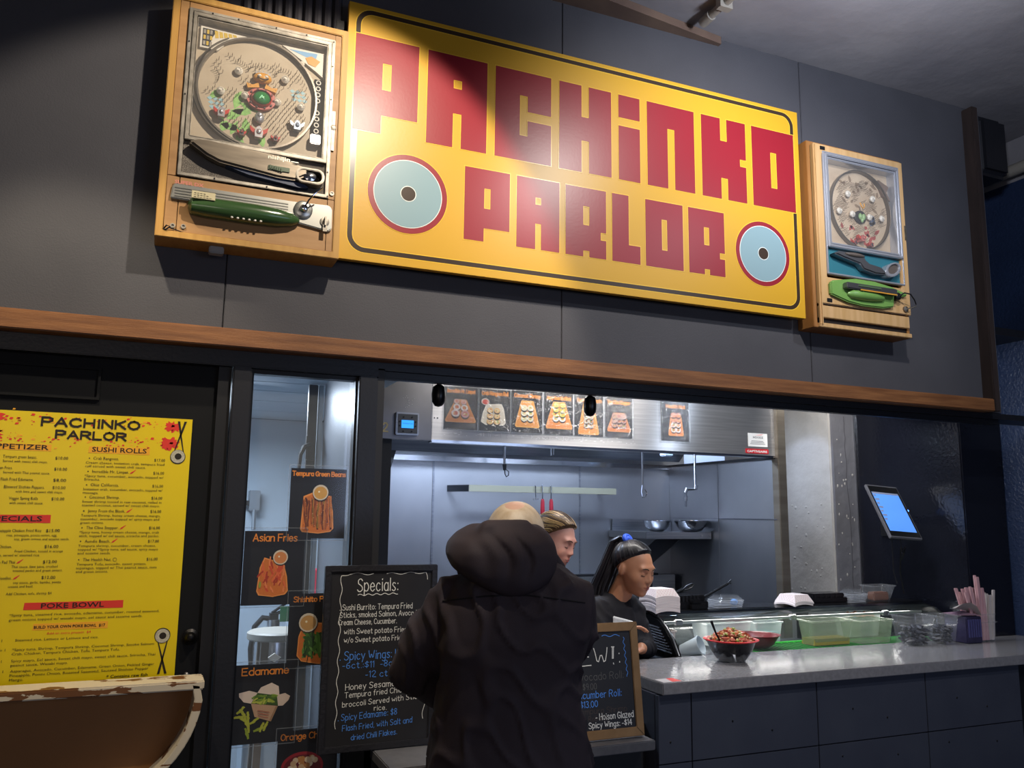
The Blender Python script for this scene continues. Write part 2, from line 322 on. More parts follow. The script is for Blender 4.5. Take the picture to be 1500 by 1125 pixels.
# corrugated metal sheet above the left machine
d = thing('corrugated_duct', 'grey corrugated metal duct on the wall above the left game machine', 'duct', (.36, FY, 3.2))
mb = MB()
for i in range(10):
    x = .17+i*.034; mb.tube([(x, FY-.012, 3.69), (x, FY-.012, 3.262)], .015, 8)
mb.build('duct_skin', mat('duct_grey', '#55545a', .5, metal=.5), d, smooth=True)
MB().box(.47, .51, FY-.03, FY, 3.26, 3.33).build('bracket', BLACK, d, bevel=.003)

# ---- door leaf with menu, post and glazed panel
d1 = setting('door_1', 'black door leaf on the left that carries the yellow menu', 'door')
DOORM = mat('door_black', '#131416', .6, spec=.2)
MB().box(-2.5, .16, FY+.05, FY+.1, 0, 2.06).build('door_leaf', DOORM, d1)
for z0, z1 in ((1.93, 2.03),): MB().frame(-.9, -.18, z0, z1, .008, FY+.04, FY+.052).build('door_panel', DOORM, d1)
MB().box(.160, .200, FY+.03, FY+.1, 0, 2.075).build('door_stop', flat('#0e0e11'), d1)
struct(MB().box(-2.5, .68, FY+.0, FY+.1, 2.06, 2.115), 'trim_6', BLACK, 'black head of the door frame', 'trim', bevel=.003)
struct(MB().box(.203, .262, FY, FY+.12, 0, 2.06), 'trim_7', BLACK, 'black post between the menu door and the glazed panel', 'trim', bevel=.004)
struct(MB().box(.612, .677, FY-.005, FY+.16, 0, 2.06), 'trim_8', BLACK, 'black post at the left end of the serving opening', 'trim', bevel=.004)
w1 = setting('window_1', 'tall narrow glazed panel hung with food posters', 'window')
mb = MB(); mb.ring([(.256, .3), (.618, .3), (.618, 2.06), (.256, 2.06)], [(.270, .32), (.606, .32), (.606, 2.046), (.270, 2.046)], FY+.03, FY+.07); mb.build('window_frame', flat('#101114', .3), w1)
MB().box(.27, .606, FY+.050, FY+.055, .32, 2.046).build('pane', glass('pane_glass', '#dfe8f0', .05, .02), w1)
MB().box(.2, .68, FY, FY+.1, 0, .32).build('window_sill', BLACK, w1)
# handle disc and screw of the door
mb = MB(); mb.lathe([(.024, FY+.05), (.024, FY+.035), (.016, FY+.03), (.010, FY+.012), (.004, FY+.008)], (.129, 0, 1.215), 'Y', 24)
mb.build('door_knob', mat('knob_dark', '#1f1e1f', .35, metal=.7), d1, smooth=True)
mb = MB(); mb.lathe([(.0085, FY+.05), (.0085, FY+.044), (.005, FY+.042), (.005, FY+.046)], (.126, 0, 1.10), 'Y', 16)
mb.build('screw', mat('screw', '#8c8a88', .3, metal=1), d1, smooth=True)
# jamb on kitchen side, lower wall below the pick-up shelf, and backing
struct(MB().box(.677, .70, FY+.0, 3.6, 0, 2.09), 'wall_left', mat('jamb_black', '#222327', .5), 'black inner wall at the left end of the serving opening', 'wall')
struct(MB().box(.677, 1.78, FY+.0, FY+.1, 0, .84), 'wall_base', mat('base_dark', '#26272c', .6), 'dark base wall under the pick-up shelf', 'wall')

# ---- room behind the glazed panel: pale boards
BR = mat('back_room_white', '#b9c8d4', .55, var='#c2cfd9', vscale=2)
w2 = setting('wall_back', 'pale blue-white wall boards seen through the glazed panel', 'wall')
z = 0
for z1 in (1.05, 2.16):
    MB().box(-.6, 1.2, 5.27, 5.31, z+.003, z1-.003).build('board', BR, w2, bevel=.003); z = z1
MB().box(-.6, 1.2, 5.28, 5.33, 0, 2.2).build('backing', flat('#5f6b75'), w2)
cb_ = setting('ceiling_back', 'white plank ceiling of the back room', 'ceiling')
for y0, y1 in ((2.95, 3.37), (3.37, 3.73), (3.73, 4.02), (4.02, 4.40), (4.40, 4.85), (4.85, 5.30)): MB().box(-.6, .93, y0+.003, y1-.003, 2.16, 2.18).build('plank', BR, cb_, bevel=.003)
MB().box(-.6, .93, 2.95, 5.3, 2.175, 2.2).build('backing', flat('#5f6b75'), cb_)
struct(MB().box(-.64, -.6, 2.95, 5.3, 0, 2.2), 'wall_back_left', BR, 'white side wall of the back room', 'wall')
struct(MB().box(.66, .677, 2.95, 3.68, 0, 2.16), 'wall_back_right', mat('grey_panel', '#6b7078', .4), 'grey panel wall on the right of the back room', 'wall')
light('back_room_lamp', 'AREA', (.15, 4.1, 2.13), 40, COOL, (.2, 3.9, 0), shape='RECTANGLE', size=.7, size_y=.5)

# ---- signboard
SY = 2.71
sg = thing('signboard', 'large yellow sign reading PACHINKO PARLOR in blocky red letters', 'sign', (1.51, SY+.02, 2.443))
YEL = mat('sign_yellow', '#cb9c25', .38, spec=.5, bump=.02, bscale=120); RED = mat('sign_red', '#8c1a28', .36, bump=.02, bscale=120)
OUT = mat('sign_outline', '#e8bd3c', .3); BLU = mat('sign_blue', '#829fa8', .38); BRN = mat('sign_line', '#3a2c22', .3)
MB().box(.507, 2.514, SY, SY+.025, 2.443, 3.386).build('board', YEL, sg, bevel=.001)
MB().frame(.55, 2.47, 2.49, 3.34, .05, SY+.025, FY).build('batten_frame', flat('#1a1918'), sg)
def rr(x0, x1, z0, z1, r): return rrect(x0, x1, z0, z1, r, 8)
y = SY-.0004
mb = MB()
mb.k(0); mb.ring(rr(.531, 2.490, 2.471, 3.372, .062), rr(.5535, 2.4665, 2.4935, 3.3495, .042), SY-.0003, SY+.001)
mb.k(1); mb.ring(rr(.534, 2.487, 2.474, 3.369, .060), rr(.5505, 2.4695, 2.4905, 3.3525, .045), SY-.0006, SY+.001)
mb.build('border_line', [OUT, BRN], sg)
def R(x0, x1, z0, z1): return [(x0, z0), (x1, z0), (x1, z1), (x0, z1)]
T1, B1, T2, B2 = 3.271, 2.912, 2.850, 2.574
LET = []   # outline as rectangles (solid pieces) so that the counters stay open
def L1(x0, x1, rects): LET.append([(x0+a, x0+b, c, d) for a, b, c, d in rects])
T, B = T1, B1
L1(.535, 0, [(0, .099, B, T), (.099, .132, 2.980, 3.076), (.132, .231, 2.980, T), (.099, .132, 3.177, T)])
L1(.801, 0, [(0, .099, B, T), (.099, .132, 3.044, 3.142), (.099, .132, 3.175, T), (.132, .231, B, T)])
L1(1.066, 0, [(0, .1, B, T), (.1, .133, B, 3.012), (.1, .133, 3.173, T), (.133, .231, B, 3.074), (.133, .231, 3.111, T)])
L1(1.333, 0, [(0, .096, B, T), (.096, .129, 3.042, 3.140), (.129, .229, B, T)])
L1(1.596, 0, [(0, .098, 3.174, T), (0, .098, B, 3.139)])
L1(1.729, 0, [(0, .097, B, T), (.097, .131, 3.170, T), (.131, .228, B, T)])
L1(1.994, 0, [(0, .096, B, T), (.096, .130, 3.005, 3.171), (.130, .195, B, T), (.195, .227, B, 3.072), (.195, .227, 3.104, T)])
L1(2.255, 0, [(0, .098, B, T), (.098, .131, B, 3.005), (.098, .131, 3.167, T), (.131, .228, B, T)])
T, B = T2, B2
L1(.952, 0, [(0, .076, B, T), (.076, .101, 2.625, 2.700), (.076, .101, 2.777, T), (.101, .177, 2.625, T)])
L1(1.158, 0, [(0, .076, B, T), (.076, .100, 2.674, 2.749), (.076, .100, 2.777, T), (.100, .176, B, T)])
L1(1.361, 0, [(0, .075, B, T), (.075, .102, 2.598, 2.700), (.075, .102, 2.776, T), (.102, .151, B, T), (.151, .175, B, 2.648), (.151, .175, 2.679, T)])
L1(1.564, 0, [(0, .074, B, T), (.074, .126, B, 2.647)])
L1(1.716, 0, [(0, .075, B, T), (.075, .101, B, 2.648), (.075, .101, 2.776, T), (.101, .176, B, T)])
L1(1.920, 0, [(0, .075, B, T), (.075, .101, 2.597, 2.699), (.075, .101, 2.775, T), (.101, .152, B, T), (.152, .177, B, 2.648), (.152, .177, 2.674, T)])
for rs in LET:
    mb = MB()
    for q, (a, b, c, d) in enumerate(rs): mb.k(0).box(a-.003, b+.003, SY-.0009-q*2e-5, SY+.001, c-.003, d+.003)
    # a hairline of lighter yellow surrounds each red letter
    for q, (a, b, c, d) in enumerate(rs): mb.k(1).box(a-.0004, b+.0004, SY-.0016-q*2e-5, SY+.001, c, d)
    mb.build('letter', [OUT, RED], sg)
for cx, cz, r in ((.742, 2.707, .144), (2.295, 2.702, .141)):
    ds = MB(); ds.k(0).prism(circ(cx, cz, r+.003, 64), SY-.0010, SY+.001); ds.k(1).prism(circ(cx, cz, r, 64), SY-.0018, SY+.001)
    ds.build('disc', [OUT, RED], sg)
    ds = MB(); ds.k(0).prism(circ(cx, cz, r*.845+.003, 64), SY-.0024, SY+.001); ds.k(1).prism(circ(cx, cz, r*.845, 64), SY-.0030, SY+.001)
    ds.k(0).prism(circ(cx, cz, r*.18+.003, 32), SY-.0036, SY+.001); ds.k(2).prism(circ(cx, cz, r*.18, 32), SY-.0042, SY+.001)
    ds.build('disc_face', [mat('sign_pale', '#dfe6e2', .3), BLU, BRN], sg)

# ---- yellow menu on the door
MY = FY+.045
mn = thing('menu_board', 'yellow printed menu panel with black and red lettering on the door', 'menu', (-.3, MY, 1.08))
MB().box(-.62, .092, MY-.002, MY+.004, 1.083, 1.885).build('panel', mat('menu_yellow', '#e3c80e', .33, var='#dcbf0c', vscale=3), mn)
RD = mat('menu_red', '#d8382a', .4); OR = mat('menu_orange', '#eda92a', .4); INK = mat('menu_ink', '#241c10', .4)
mb = MB(); rnd = random.Random(3); y = MY-.0026
for bx, bz, br in ((.035, 1.858, .022), (.028, 1.806, .024), (-.455, 1.862, .030), (-.45, 1.812, .026), (-.58, 1.855, .025)):
    pts = []
    for k in range(30):
        a = 2*PI*k/30; q = br*(1+rnd.uniform(-.35, .3)); pts.append((bx+q*math.cos(a), bz+q*math.sin(a)*.75))
    MB().prism(pts, y, MY).build('ink_blot', RD, mn)
for k in range(190):
    x = rnd.uniform(-.6, .06); z = rnd.choice((1.862, 1.805))+rnd.gauss(0, .010); a = rnd.uniform(.001, .006)
    if k % 3: mb.k(0)
    else: mb.k(1)
    mb.prism([(x-a, z-a*.5), (x+a*rnd.uniform(.3, 1), z-a*rnd.uniform(.2, .8)), (x+a, z+a*.5), (x-a*.5, z+a*.6)], y, MY)
for x0, x1, z0, z1, c in ((-.47, -.296, 1.768, 1.788, 1), (-.197, -.026, 1.767, 1.789, 1), (-.46, -.280, 1.557, 1.581, 0), (-.328, -.066, 1.308, 1.330, 0), (-.300, -.103, 1.250, 1.270, 1)):
    MB().prism([(x0, z0+.001), (x1, z0), (x1, z1), (x0+.002, z1-.001)], y, MY).build('heading_band', OR if c else RD, mn)
for cx, cz in ((-.070, 1.712), (-.071, 1.594), (-.085, 1.544), (-.105, 1.504), (-.349, 1.445), (-.354, 1.400)):   # little red chillies
    MB().prism([(cx-.008, cz-.005), (cx-.001, cz-.003), (cx+.008, cz+.006), (cx+.009, cz+.009), (cx+.003, cz+.005), (cx-.005, cz)], y, MY).build('chilli_mark', RD, mn)
tag(mb.build('ink_specks', [RD, OR], mn), kind='stuff')
mb = MB(); y = MY-.0032
hand(mb, 'PACHINKO', -.327, 1.845, y, .024, .0062, right=-.062, jit=0); hand(mb, 'PARLOR', -.287, 1.809, y, .022, .0060, right=-.097, jit=0)
P = lambda s, x, r, z, sz=.012, b=0: put_text(mb, s, x, z, y, sz, right=r, bold=b)
P('APPETIZER', -.463, -.303, 1.772, .0205, .012); P('SUSHI ROLLS', -.187, -.035, 1.772, .0205, .012); P('SPECIALS', -.44, -.302, 1.5625, .0205, .012)
P('POKE BOWL', -.283, -.118, 1.3125, .0205, .012); P('BUILD YOUR OWN POKE BOWL  $17', -.296, -.110, 1.2555, .0115, .02)
items = [('Tempura green beans.', 'Served with sweet chili mayo.', '$10.00', 1.745), ('Asian Fries.', 'Served with Thai peanut sauce.', '$10.00', 1.712), ('Flash Fried Edamame.', '', '$8.00', 1.679),
         ('Blistered Shishito Peppers.', 'with lime and sweet chili mayo.', '$10.00', 1.657), ('Veggie Spring Rolls', 'with sweet chili sauce.', '$10.00', 1.624)]
def PR(s, right, z, size=.0125, width=.78, bold=0):
    """right-aligned printed words at their natural width"""
    v, f = text2d(s, size, bold, 1, width); put_text(mb, s, right-(max(p[0] for p in v)-min(p[0] for p in v)), z, y, size, bold=bold, width=width)
NR = (-.331, -.391, -.334, -.304, -.318); BR2 = (-.302, -.293, 0, -.255, -.303)
for k, (a, b, c, z) in enumerate(items):
    PR(a, NR[k], z)
    if b: PR(b, BR2[k], z-.0125, .0102, .95, 0)
    P(c, -.283, -.249, z, .0125, .002)
sp = [('Pineapple Chicken Fried Rice', ['rice, pineapple, ponzu onion, egg,', 'soy, green onions and sesame seeds.'], '$15.00', 1.531), ('Orange Chicken.', ['Fried Chicken, tossed in orange', 'sauce, served w/ steamed rice.'], '$16.00', 1.485),
      ('Chicken Pad Thai', ['Thai sauce, lime juice, crushed', 'toasted panko and green onions.'], '$12.00', 1.441), ('Wok Noodles.', ['soy sauce, garlic, bambu, ponzu', 'onions and basil.'], '$12.00', 1.396)]
SR = ((-.301, -.259, -.226), (-.372, -.240, -.299), (-.360, -.250, -.236), (-.365, -.238, -.308))
for (a, b, c, z), (r0, r1, r2) in zip(sp, SR):
    PR(a, r0, z); P(c, -.289, -.253, z, .0125, .004); PR(b[0], r1, z-.0125, .0102, .95, 0); PR(b[1], r2, z-.0235, .0102, .95, 0)
PR('Add Chicken, tofu, shrimp $4', -.259, 1.352, .0102, .95, 0)
rolls = [('Crab Rangoon.', ['Cream cheese, imitation crab, tempura fried', 'roll served with sweet chili sauce.'], '$17.00', -.111, 1.748), ('Incredible Mr. Limpet.', ['*Spicy tuna, cucumber, avocado, topped w/', 'Sriracha.'], '$16.00', -.080, 1.708),
         ('Okie California.', ['Imitation crab, cucumber, avocado, topped w/', 'massago.'], '$16.00', -.105, 1.668), ('Coconut Shrimp.', ['Sweet shrimp tossed in raw coconut, rolled in', 'toasted coconut, served w/ sweet chili mayo.'], '$16.00', -.100, 1.631),
         ('Jenny From the Block.', ['Tempura Shrimp, honey cream cheese, mango,', 'cucumber, avocado topped w/ spicy mayo and', 'green onions.'], '$16.00', -.082, 1.590), ('The Cline Stepper.', ['*Spicy tuna, honey cream cheese, mango, crab', 'stick, topped w/ eel sauce, sriracha and panko.'], '$16.00', -.096, 1.540),
         ('Aundie Beach.', ['Tempura shrimp, cucumber, cream cheese,', 'topped w/ *Spicy tuna, eel sauce, spicy mayo', 'and sesame seeds.'], '$17.00', -.116, 1.500), ('The Health Nut.', ['Tempura Tofu, avocado, sweet potato,', 'asparagus, topped w/ Thai peanut sauce, nuts', 'and green onions.'], '$16.00', -.108, 1.446)]
for k, (a, b, c, r, z) in enumerate(rolls):
    x0 = -.181-.0006*k; mb.prism(circ(x0-.011, z+.004, .0018, 8), y, MY)
    P(a, x0, r, z, .0128, 0); P(c, -.011, .020, z, .0125, .002)
    v0 = text2d(max(b, key=len), .0102)[0]; m0 = max(p[0] for p in v0)
    for i, l in enumerate(b): put_text(mb, l, -.201, z-.0125-.0108*i, y, .0102, right=-.201+.220*max(p[0] for p in text2d(l, .0102)[0])/m0)
mb.ring(circ(-.099, 1.450, .0055, 16), circ(-.099, 1.450, .0048, 16), y, MY)
P('*Spicy tuna, steamed rice, avocado, edamame, cucumber, roasted seaweed,', -.361, .036, 1.292, .0102); P('green onions topped w/ wasabi mayo, eel sauce and sesame seeds.', -.361, -.01, 1.279, .0102)
P('Steamed rice, Lettuce or Lettuce and rice.', -.34, -.125, 1.222, .0102); P('*Spicy tuna, Shrimp, Tempura Shrimp, Coconut Shrimp, Smoke Salmon', -.345, .028, 1.196, .0102)
P('Crab, Chicken, Tempura Chicken, Tofu, Tempura Tofu.', -.345, -.065, 1.184, .0102); P('Spicy mayo, Eel sauce, Sweet chili mayo, sweet chili sauce, Sriracha, Thai', -.345, .034, 1.165, .0102)
P('peanut sauce, Wasabi mayo.', -.345, -.20, 1.153, .0102); P('Asparagus, Avocado, Cucumber, Edamame, Green Onion, Pickled Ginger', -.345, .033, 1.137, .0102)
P('Pineapple, Ponzu Onion, Roasted Seaweed, Sauteed Shishito Pepper', -.345, .018, 1.125, .0102); P('Mango.', -.345, -.31, 1.113, .0102); P('* Contains raw fish', -.095, .017, 1.106, .0125, .012)
mb.prism([(-.6, 1.092), (.022, 1.098), (.022, 1.0995), (-.6, 1.0935)], y, MY)
for x0, x1, z in ((-.80, -.372, 1.222), (-.80, -.362, 1.196), (-.80, -.368, 1.165), (-.80, -.362, 1.137)): put_text(mb, 'Choose %s 1' % ('base' if z > 1.2 else 'up to'), x0+.36, z, y, .0102, right=x1)
# roll held by chopsticks, top right and bottom right
for s, cx, cz in ((1, .056, 1.765), (-1, .050, 1.222)):
    Z = lambda dz: cz+s*dz
    for a, b in ((-.016, .016), (.018, -.004)):
        mb.prism([(cx+a-.0012, Z(0)), (cx+a+.0012, Z(0)), (cx+b+.0035, Z(.112)), (cx+b-.0035, Z(.112))], y, MY)
    mb.prism(circ(cx, cz, .0225, 28), y, MY)
mb.build('lettering', INK, mn)
y = MY-.0038
for cx, cz in ((.056, 1.766), (.050, 1.221)): MB().ring(circ(cx, cz, .0205, 28), circ(cx+.001, cz, .010, 28), y, MY).build('roll_rice', mat('rice_print', '#cfc9b4', .5, var='#8f8a78', vscale=700), mn)
mb = MB(); put_text(mb, 'Add an extra protein  $4', -.262, 1.238, MY-.0032, .0098, right=-.147); mb.build('small_print', RD, mn)

# ---- brown panel with chipped rim standing left of the glazed panel
BY = 2.60
bn = thing('counter_end', 'brown painted counter end with chipped white rim and rounded corner', 'counter', (-.3, BY+.1, 0))
BRW = mat('bin_brown', '#7d5229', .55, var='#885c30', vscale=2, bump=.06, bscale=40)
def rimmat():
    m = mat('rim_chipped', '#c9bda6', .5); nt = m.node_tree; N = nt.nodes; L = nt.links; b = N['Principled BSDF']
    tc = N.new('ShaderNodeTexCoord'); mp = N.new('ShaderNodeMapping'); mp.inputs['Scale'].default_value = (7, 12, 26); L.new(tc.outputs['Object'], mp.inputs[0])
    nz = N.new('ShaderNodeTexNoise'); nz.inputs['Scale'].default_value = 1.2; nz.inputs['Detail'].default_value = 6; L.new(mp.outputs[0], nz.inputs[0])
    r = N.new('ShaderNodeValToRGB'); r.color_ramp.interpolation = 'CONSTANT'; r.color_ramp.elements[0].color = (*srgb('#c9bda6'), 1); r.color_ramp.elements[1].position = .565; r.color_ramp.elements[1].color = (*srgb('#6b4322'), 1)
    L.new(nz.outputs[0], r.inputs[0]); L.new(r.outputs[0], b.inputs['Base Color']); return m
RIM = rimmat()
def arc_pts(x1, z1, k, x0=-1.0, zb=.2):
    """rounded end: x1 right end, z1 top"""
    o = [(x0, zb), (x0, z1), (x1, z1)]
    for t in range(1, 15):
        a = t/14*1.45; o.append((x1-.34*(1-math.cos(a))*1.0+.004*math.sin(a*2)-k*0, z1-.30*math.sin(a)*1.05-.02))
    o.append((o[-1][0]-.25, zb)); return o
po = arc_pts(.166, 1.122, 0); pi_ = [(x-.0 if i < 1 else x-(.022 if i > 1 else 0), z-(.024 if 0 < i < 3 else 0)) for i, (x, z) in enumerate(po)]
MB().prism([(x-.005, z-.003) for x, z in po], BY+.10, BY+.118).build('panel', BRW, bn)
mb = MB(); n = len(po)
path = [(-1.0, 1.110)]+[(x-.011, z-.012) for x, z in po[2:-1]]
MB().box(-1.0, .166, BY, BY+.11, 1.098, 1.123).build('top_rim', RIM, bn, bevel=.004)
mb = MB()
pp = [(.144, 1.11)]+[(x-.012, z) for x, z in po[3:-1]]
outer = [(x+.011, z) for x, z in pp]; inner = [(x-.011, z+.004) for x, z in pp]
mb.prism(outer+inner[::-1], BY, BY+.11); mb.build('end_rim', RIM, bn, bevel=.002)
# ================================================================ THE TWO GAME MACHINES
CABW = mat('cab_pine', '#bb9049', .5, var='#ab7f3b', vscale=3, stretch=(14, 5, 1), bump=.05, bscale=30)
CABW2 = mat('cab_ply', '#a98152', .5, var='#9a7245', vscale=3, stretch=(2, 5, 12), bump=.05, bscale=30)
CABP = mat('cab_birch', '#c7a274', .5, var='#b8935f', vscale=3, stretch=(14, 5, 1))
CABS = mat('cab_side', '#a3713c', .55, var='#8d5f30', vscale=3, stretch=(14, 5, 1))
PEW = mat('pewter', '#7d7870', .5, metal=1, var='#a09a90', vscale=30); PEWD = mat('pewter_rough', '#77716a', .5, metal=.8, bump=.5, bscale=400)
PIN = mat('pin_brass', '#5b4a34', .3, metal=.9); WHT = mat('cup_white', '#cfc9bd', .4); GRN = mat('leaf_print', '#6fa352', .6, var='#8fbf6a', vscale=60)
REDP = mat('tulip_red', '#b8352c', .3); SILV = mat('tulip_silver', '#b9b9bd', .25, metal=.6); GEM = mat('gem_green', '#1c7a3c', .08, coat=1); ORG = mat('orange_plastic', '#c98f38', .3)
LBL = mat('print_lightblue', '#8fb3bd', .5); PBEI = mat('field_beige', '#a89880', .5, var='#b3a48d', vscale=12); PTAN = mat('field_tan', '#a8937a', .5, var='#b8a58c', vscale=12)
rnd = random.Random(11)
def cup(d, x, z, y, r=.0135):
    mb = MB(); mb.lathe([(r*.45, y-.020), (r*.5, y-.022), (r, y-.014), (r*.95, y-.008), (r*.6, y)], (x, 0, z), 'Y', 16)
    mb.lathe([(r*.3, y-.0215), (r*.3, y-.0235)], (x, 0, z), 'Y', 10)
    return mb.build('cup', WHT, d, smooth=True)
def tulip(d, x, z, y, s, red, silver):
    mb = MB(); mb.k(0)
    for q in (-1, 1): mb.prism([(x+q*s*.15, z-s*.5), (x+q*s*.95, z+s*.1), (x+q*s*1.05, z+s*.75), (x+q*s*.5, z+s*.35), (x+q*s*.15, z+s*.1)], y-.022, y-.004)
    mb.k(1).prism([(x-s*.45, z-s*.7), (x+s*.45, z-s*.7), (x+s*.5, z), (x+s*.3, z+s*.55), (x, z+s*.75), (x-s*.3, z+s*.55), (x-s*.5, z)], y-.028, y-.002)
    mb.ball((x, y-.028, z), (s*.3, .006, s*.35), 10, 6)
    return mb.build('tulip_cup', [red, silver], d, smooth=True, bevel=.0008, seg=1)
def pins(d, spots, y, r=.0009, ln=.020):
    mb = MB()
    for x, z in spots: mb.tube([(x, y, z), (x, y-ln, z+.001)], r, 5)
    return tag(mb.build('nails', PIN, d, smooth=True), kind='stuff')
def pin_field(cx, cz, r, avoid, step=.0135, seed=1, x0=-1, z0=-1):
    out = []; n = int(r/step)+1; q = random.Random(seed)
    for i in range(-n, n+1):
        for j in range(-n, n+1):
            x = cx+i*step+(j % 2)*step*.5; z = cz+j*step*.8
            if (x-cx)**2+(z-cz)**2 > (r*.9)**2: continue
            if any((x-a)**2+(z-b)**2 < c*c for a, b, c in avoid): continue
            if noise.noise(Vector((x*22+seed, z*22, 0))) < -.0: continue
            out.append((x+q.uniform(-.001, .001), z+q.uniform(-.001, .001)))
    return out
def arc_pins(cx, cz, r, a0, a1, n): return [(cx+r*math.cos(math.radians(a0+(a1-a0)*k/(n-1))), cz+r*math.sin(math.radians(a0+(a1-a0)*k/(n-1)))) for k in range(n)]
def leaf(mb, x, z, l, w, a, y, t=.0006):
    c, s = math.cos(a), math.sin(a); pts = []
    for u, v in ((0, 0), (.3, .5), (.65, .45), (1, 0), (.65, -.45), (.3, -.5)): pts.append((x+c*u*l-s*v*w, z+s*u*l+c*v*w))
    mb.prism(pts, y-t, y)
def boxf(d, x0, x1, z0, z1, yf, w, name='case', m=CABW, yb=FY):
    return MB().frame(x0, x1, z0, z1, w, yf, yb).build(name, m, d, bevel=.002)

# ---- left machine
A = thing('pachinko_machine', 'left upright pinball machine in yellow pine case with dark green handle', 'game machine', (.22, 2.725, 2.427))
YF = 2.67
boxf(A, -.060, .502, 2.427, 3.244, YF, .022)
MB().box(-.04, .48, 2.775, FY, 2.44, 3.23).build('back_board', CABS, A)
for x0, x1 in ((-.037, -.0015), (.0005, .4565), (.4585, .479)):
    MB().box(x0, x1, YF+.006, YF+.022, 2.450, 2.628).build('plank', CABW2, A, bevel=.0008)
MB().box(-.037, -.0115, YF+.006, YF+.022, 2.630, 3.221).build('plank', CABW2, A, bevel=.0008)
MB().box(.459, .479, YF+.006, YF+.022, 2.630, 3.221).build('plank', CABW2, A, bevel=.0008)
MB().box(-.010, .458, YF+.006, YF+.022, 3.2005, 3.221).build('plank', CABW2, A, bevel=.0008)
mb = MB(); mb.frame(-.010, .458, 2.631, 3.199, .011, YF-.002, YF+.02); mb.frame(.003, .445, 2.75, 3.186, .012, YF-.006, YF+.03); mb.build('steel_frame', PEW, A, bevel=.0015)
MB().frame(.016, .4335, 2.764, 3.172, .003, YF-.002, YF+.038).build('window_rim', PEW, A, bevel=.0008)
for x, z in ((.06, 3.193), (.14, 3.193), (.26, 3.193), (.36, 3.193), (.4515, 3.19), (.4515, 3.1), (.4515, 2.98), (.4515, 2.72), (-.0045, 3.08), (-.0045, 2.9), (.10, 2.6365), (.26, 2.6365), (.455, 2.6365)):
    MB().lathe([(.0026, YF-.002), (.0022, YF-.0045)], (x, 0, z), 'Y', 10).build('screw', DARKM, A)
PY = YF+.036
MB().box(.010, .442, PY, PY+.01, 2.755, 3.18).build('playfield', PBEI, A)
MB().box(.018, .432, YF-.0045, YF-.002, 2.766, 3.170).build('glass', glass('machine_glass', '#ffffff', .03, .05), A)
mb = MB(); cx, cz, r = .214, 2.945, .186
mb.ring(circ(cx, cz, r+.006, 56), circ(cx, cz, r, 56), PY-.022, PY)
mb.ring([(cx+(r+.018)*math.cos(math.radians(a)), cz+(r+.012)*math.sin(math.radians(a))) for a in range(120, 262, 6)]+[(cx+(r+.014)*math.cos(math.radians(a)), cz+(r+.010)*math.sin(math.radians(a))) for a in range(260, 118, -6)],
        [(cx+(r+.0165)*math.cos(math.radians(a)), cz+(r+.011)*math.sin(math.radians(a))) for a in range(120, 262, 6)]+[(cx+(r+.015)*math.cos(math.radians(a)), cz+(r+.0105)*math.sin(math.radians(a))) for a in range(260, 118, -6)], PY-.022, PY)
mb.build('rail', mat('rail_grey', '#6f6860', .35, metal=.8), A, smooth=True)
mb = MB()
for q in range(-1, 12): leaf(mb, .214+rnd.uniform(-.11, .10), 2.86+rnd.uniform(-.07, .09), rnd.uniform(.04, .07), rnd.uniform(.018, .03), rnd.uniform(0, 2*PI), PY)
tag(mb.build('leaf_print', GRN, A), kind='stuff')
for x0, z0 in ((.067, 2.905), (.325, 2.985)):
    mb = MB()
    for i in range(3):
        for j in range(3): x, z = x0+i*.017+j*.004, z0-j*.014; mb.prism([(x, z-.007), (x+.009, z), (x, z+.007), (x-.009, z)], PY-.0008, PY)
    tag(mb.build('blue_print', LBL, A), kind='stuff')
mb = MB(); mb.k(0).prism([(.025, 3.068), (.025, 3.142), (.168, 3.137), (.11, 3.105), (.08, 3.068)], PY-.012, PY); mb.k(1).prism([(.031, 3.074), (.031, 3.136), (.075, 3.136), (.06, 3.105), (.055, 3.074)], PY-.0126, PY)
for i in range(5): mb.k(2).prism([(.07+i*.014, 3.108+i*.004), (.081+i*.014, 3.111+i*.004), (.078+i*.014, 3.134), (.067+i*.014, 3.134)], PY-.0128, PY)
for i in range(3):
    for j in range(3): mb.k(2 if (i+j) % 2 else 3).box(.034+i*.010, .041+i*.010, PY-.0132, PY, 3.078+j*.02, 3.092+j*.02)
mb.build('corner_plate', [WHT, DARKM, mat('print_yellow', '#c2a234', .5), PEW], A)
mb = MB(); mb.k(0).prism([(.282, 3.137), (.428, 3.137), (.428, 3.045), (.40, 3.065), (.36, 3.09)], PY-.012, PY); mb.k(1).prism([(.305, 3.128), (.40, 3.131), (.395, 3.11), (.37, 3.11)], PY-.0128, PY)
mb.k(2).prism([(.36, 3.108), (.38, 3.118), (.41, 3.105), (.395, 3.082), (.37, 3.088)], PY-.0136, PY); mb.build('corner_plate', [WHT, mat('print_blue', '#6f9fc6', .5), ORG], A)
MB().lathe([(.008, PY-.02), (.010, PY)], (.350, 0, 3.082), 'Y', 14).build('lock_button', PEW, A)
st = MB().box(.394, .420, PY-.018, PY, 2.838, 3.036).build('number_strip', mat('strip_black', '#151415', .8, spec=.15), A)
for k in range(9):
    if k == 4: continue
    z = 3.024-k*.0218; MB().ring(circ(.407, z, .0085, 18), circ(.407, z, .0055, 18), PY-.0205, PY-.018).build('ring', WHT, st)
MB().box(.388, .422, PY-.03, PY, 2.800, 2.834).build('coin_exit', SILV, A, bevel=.003)
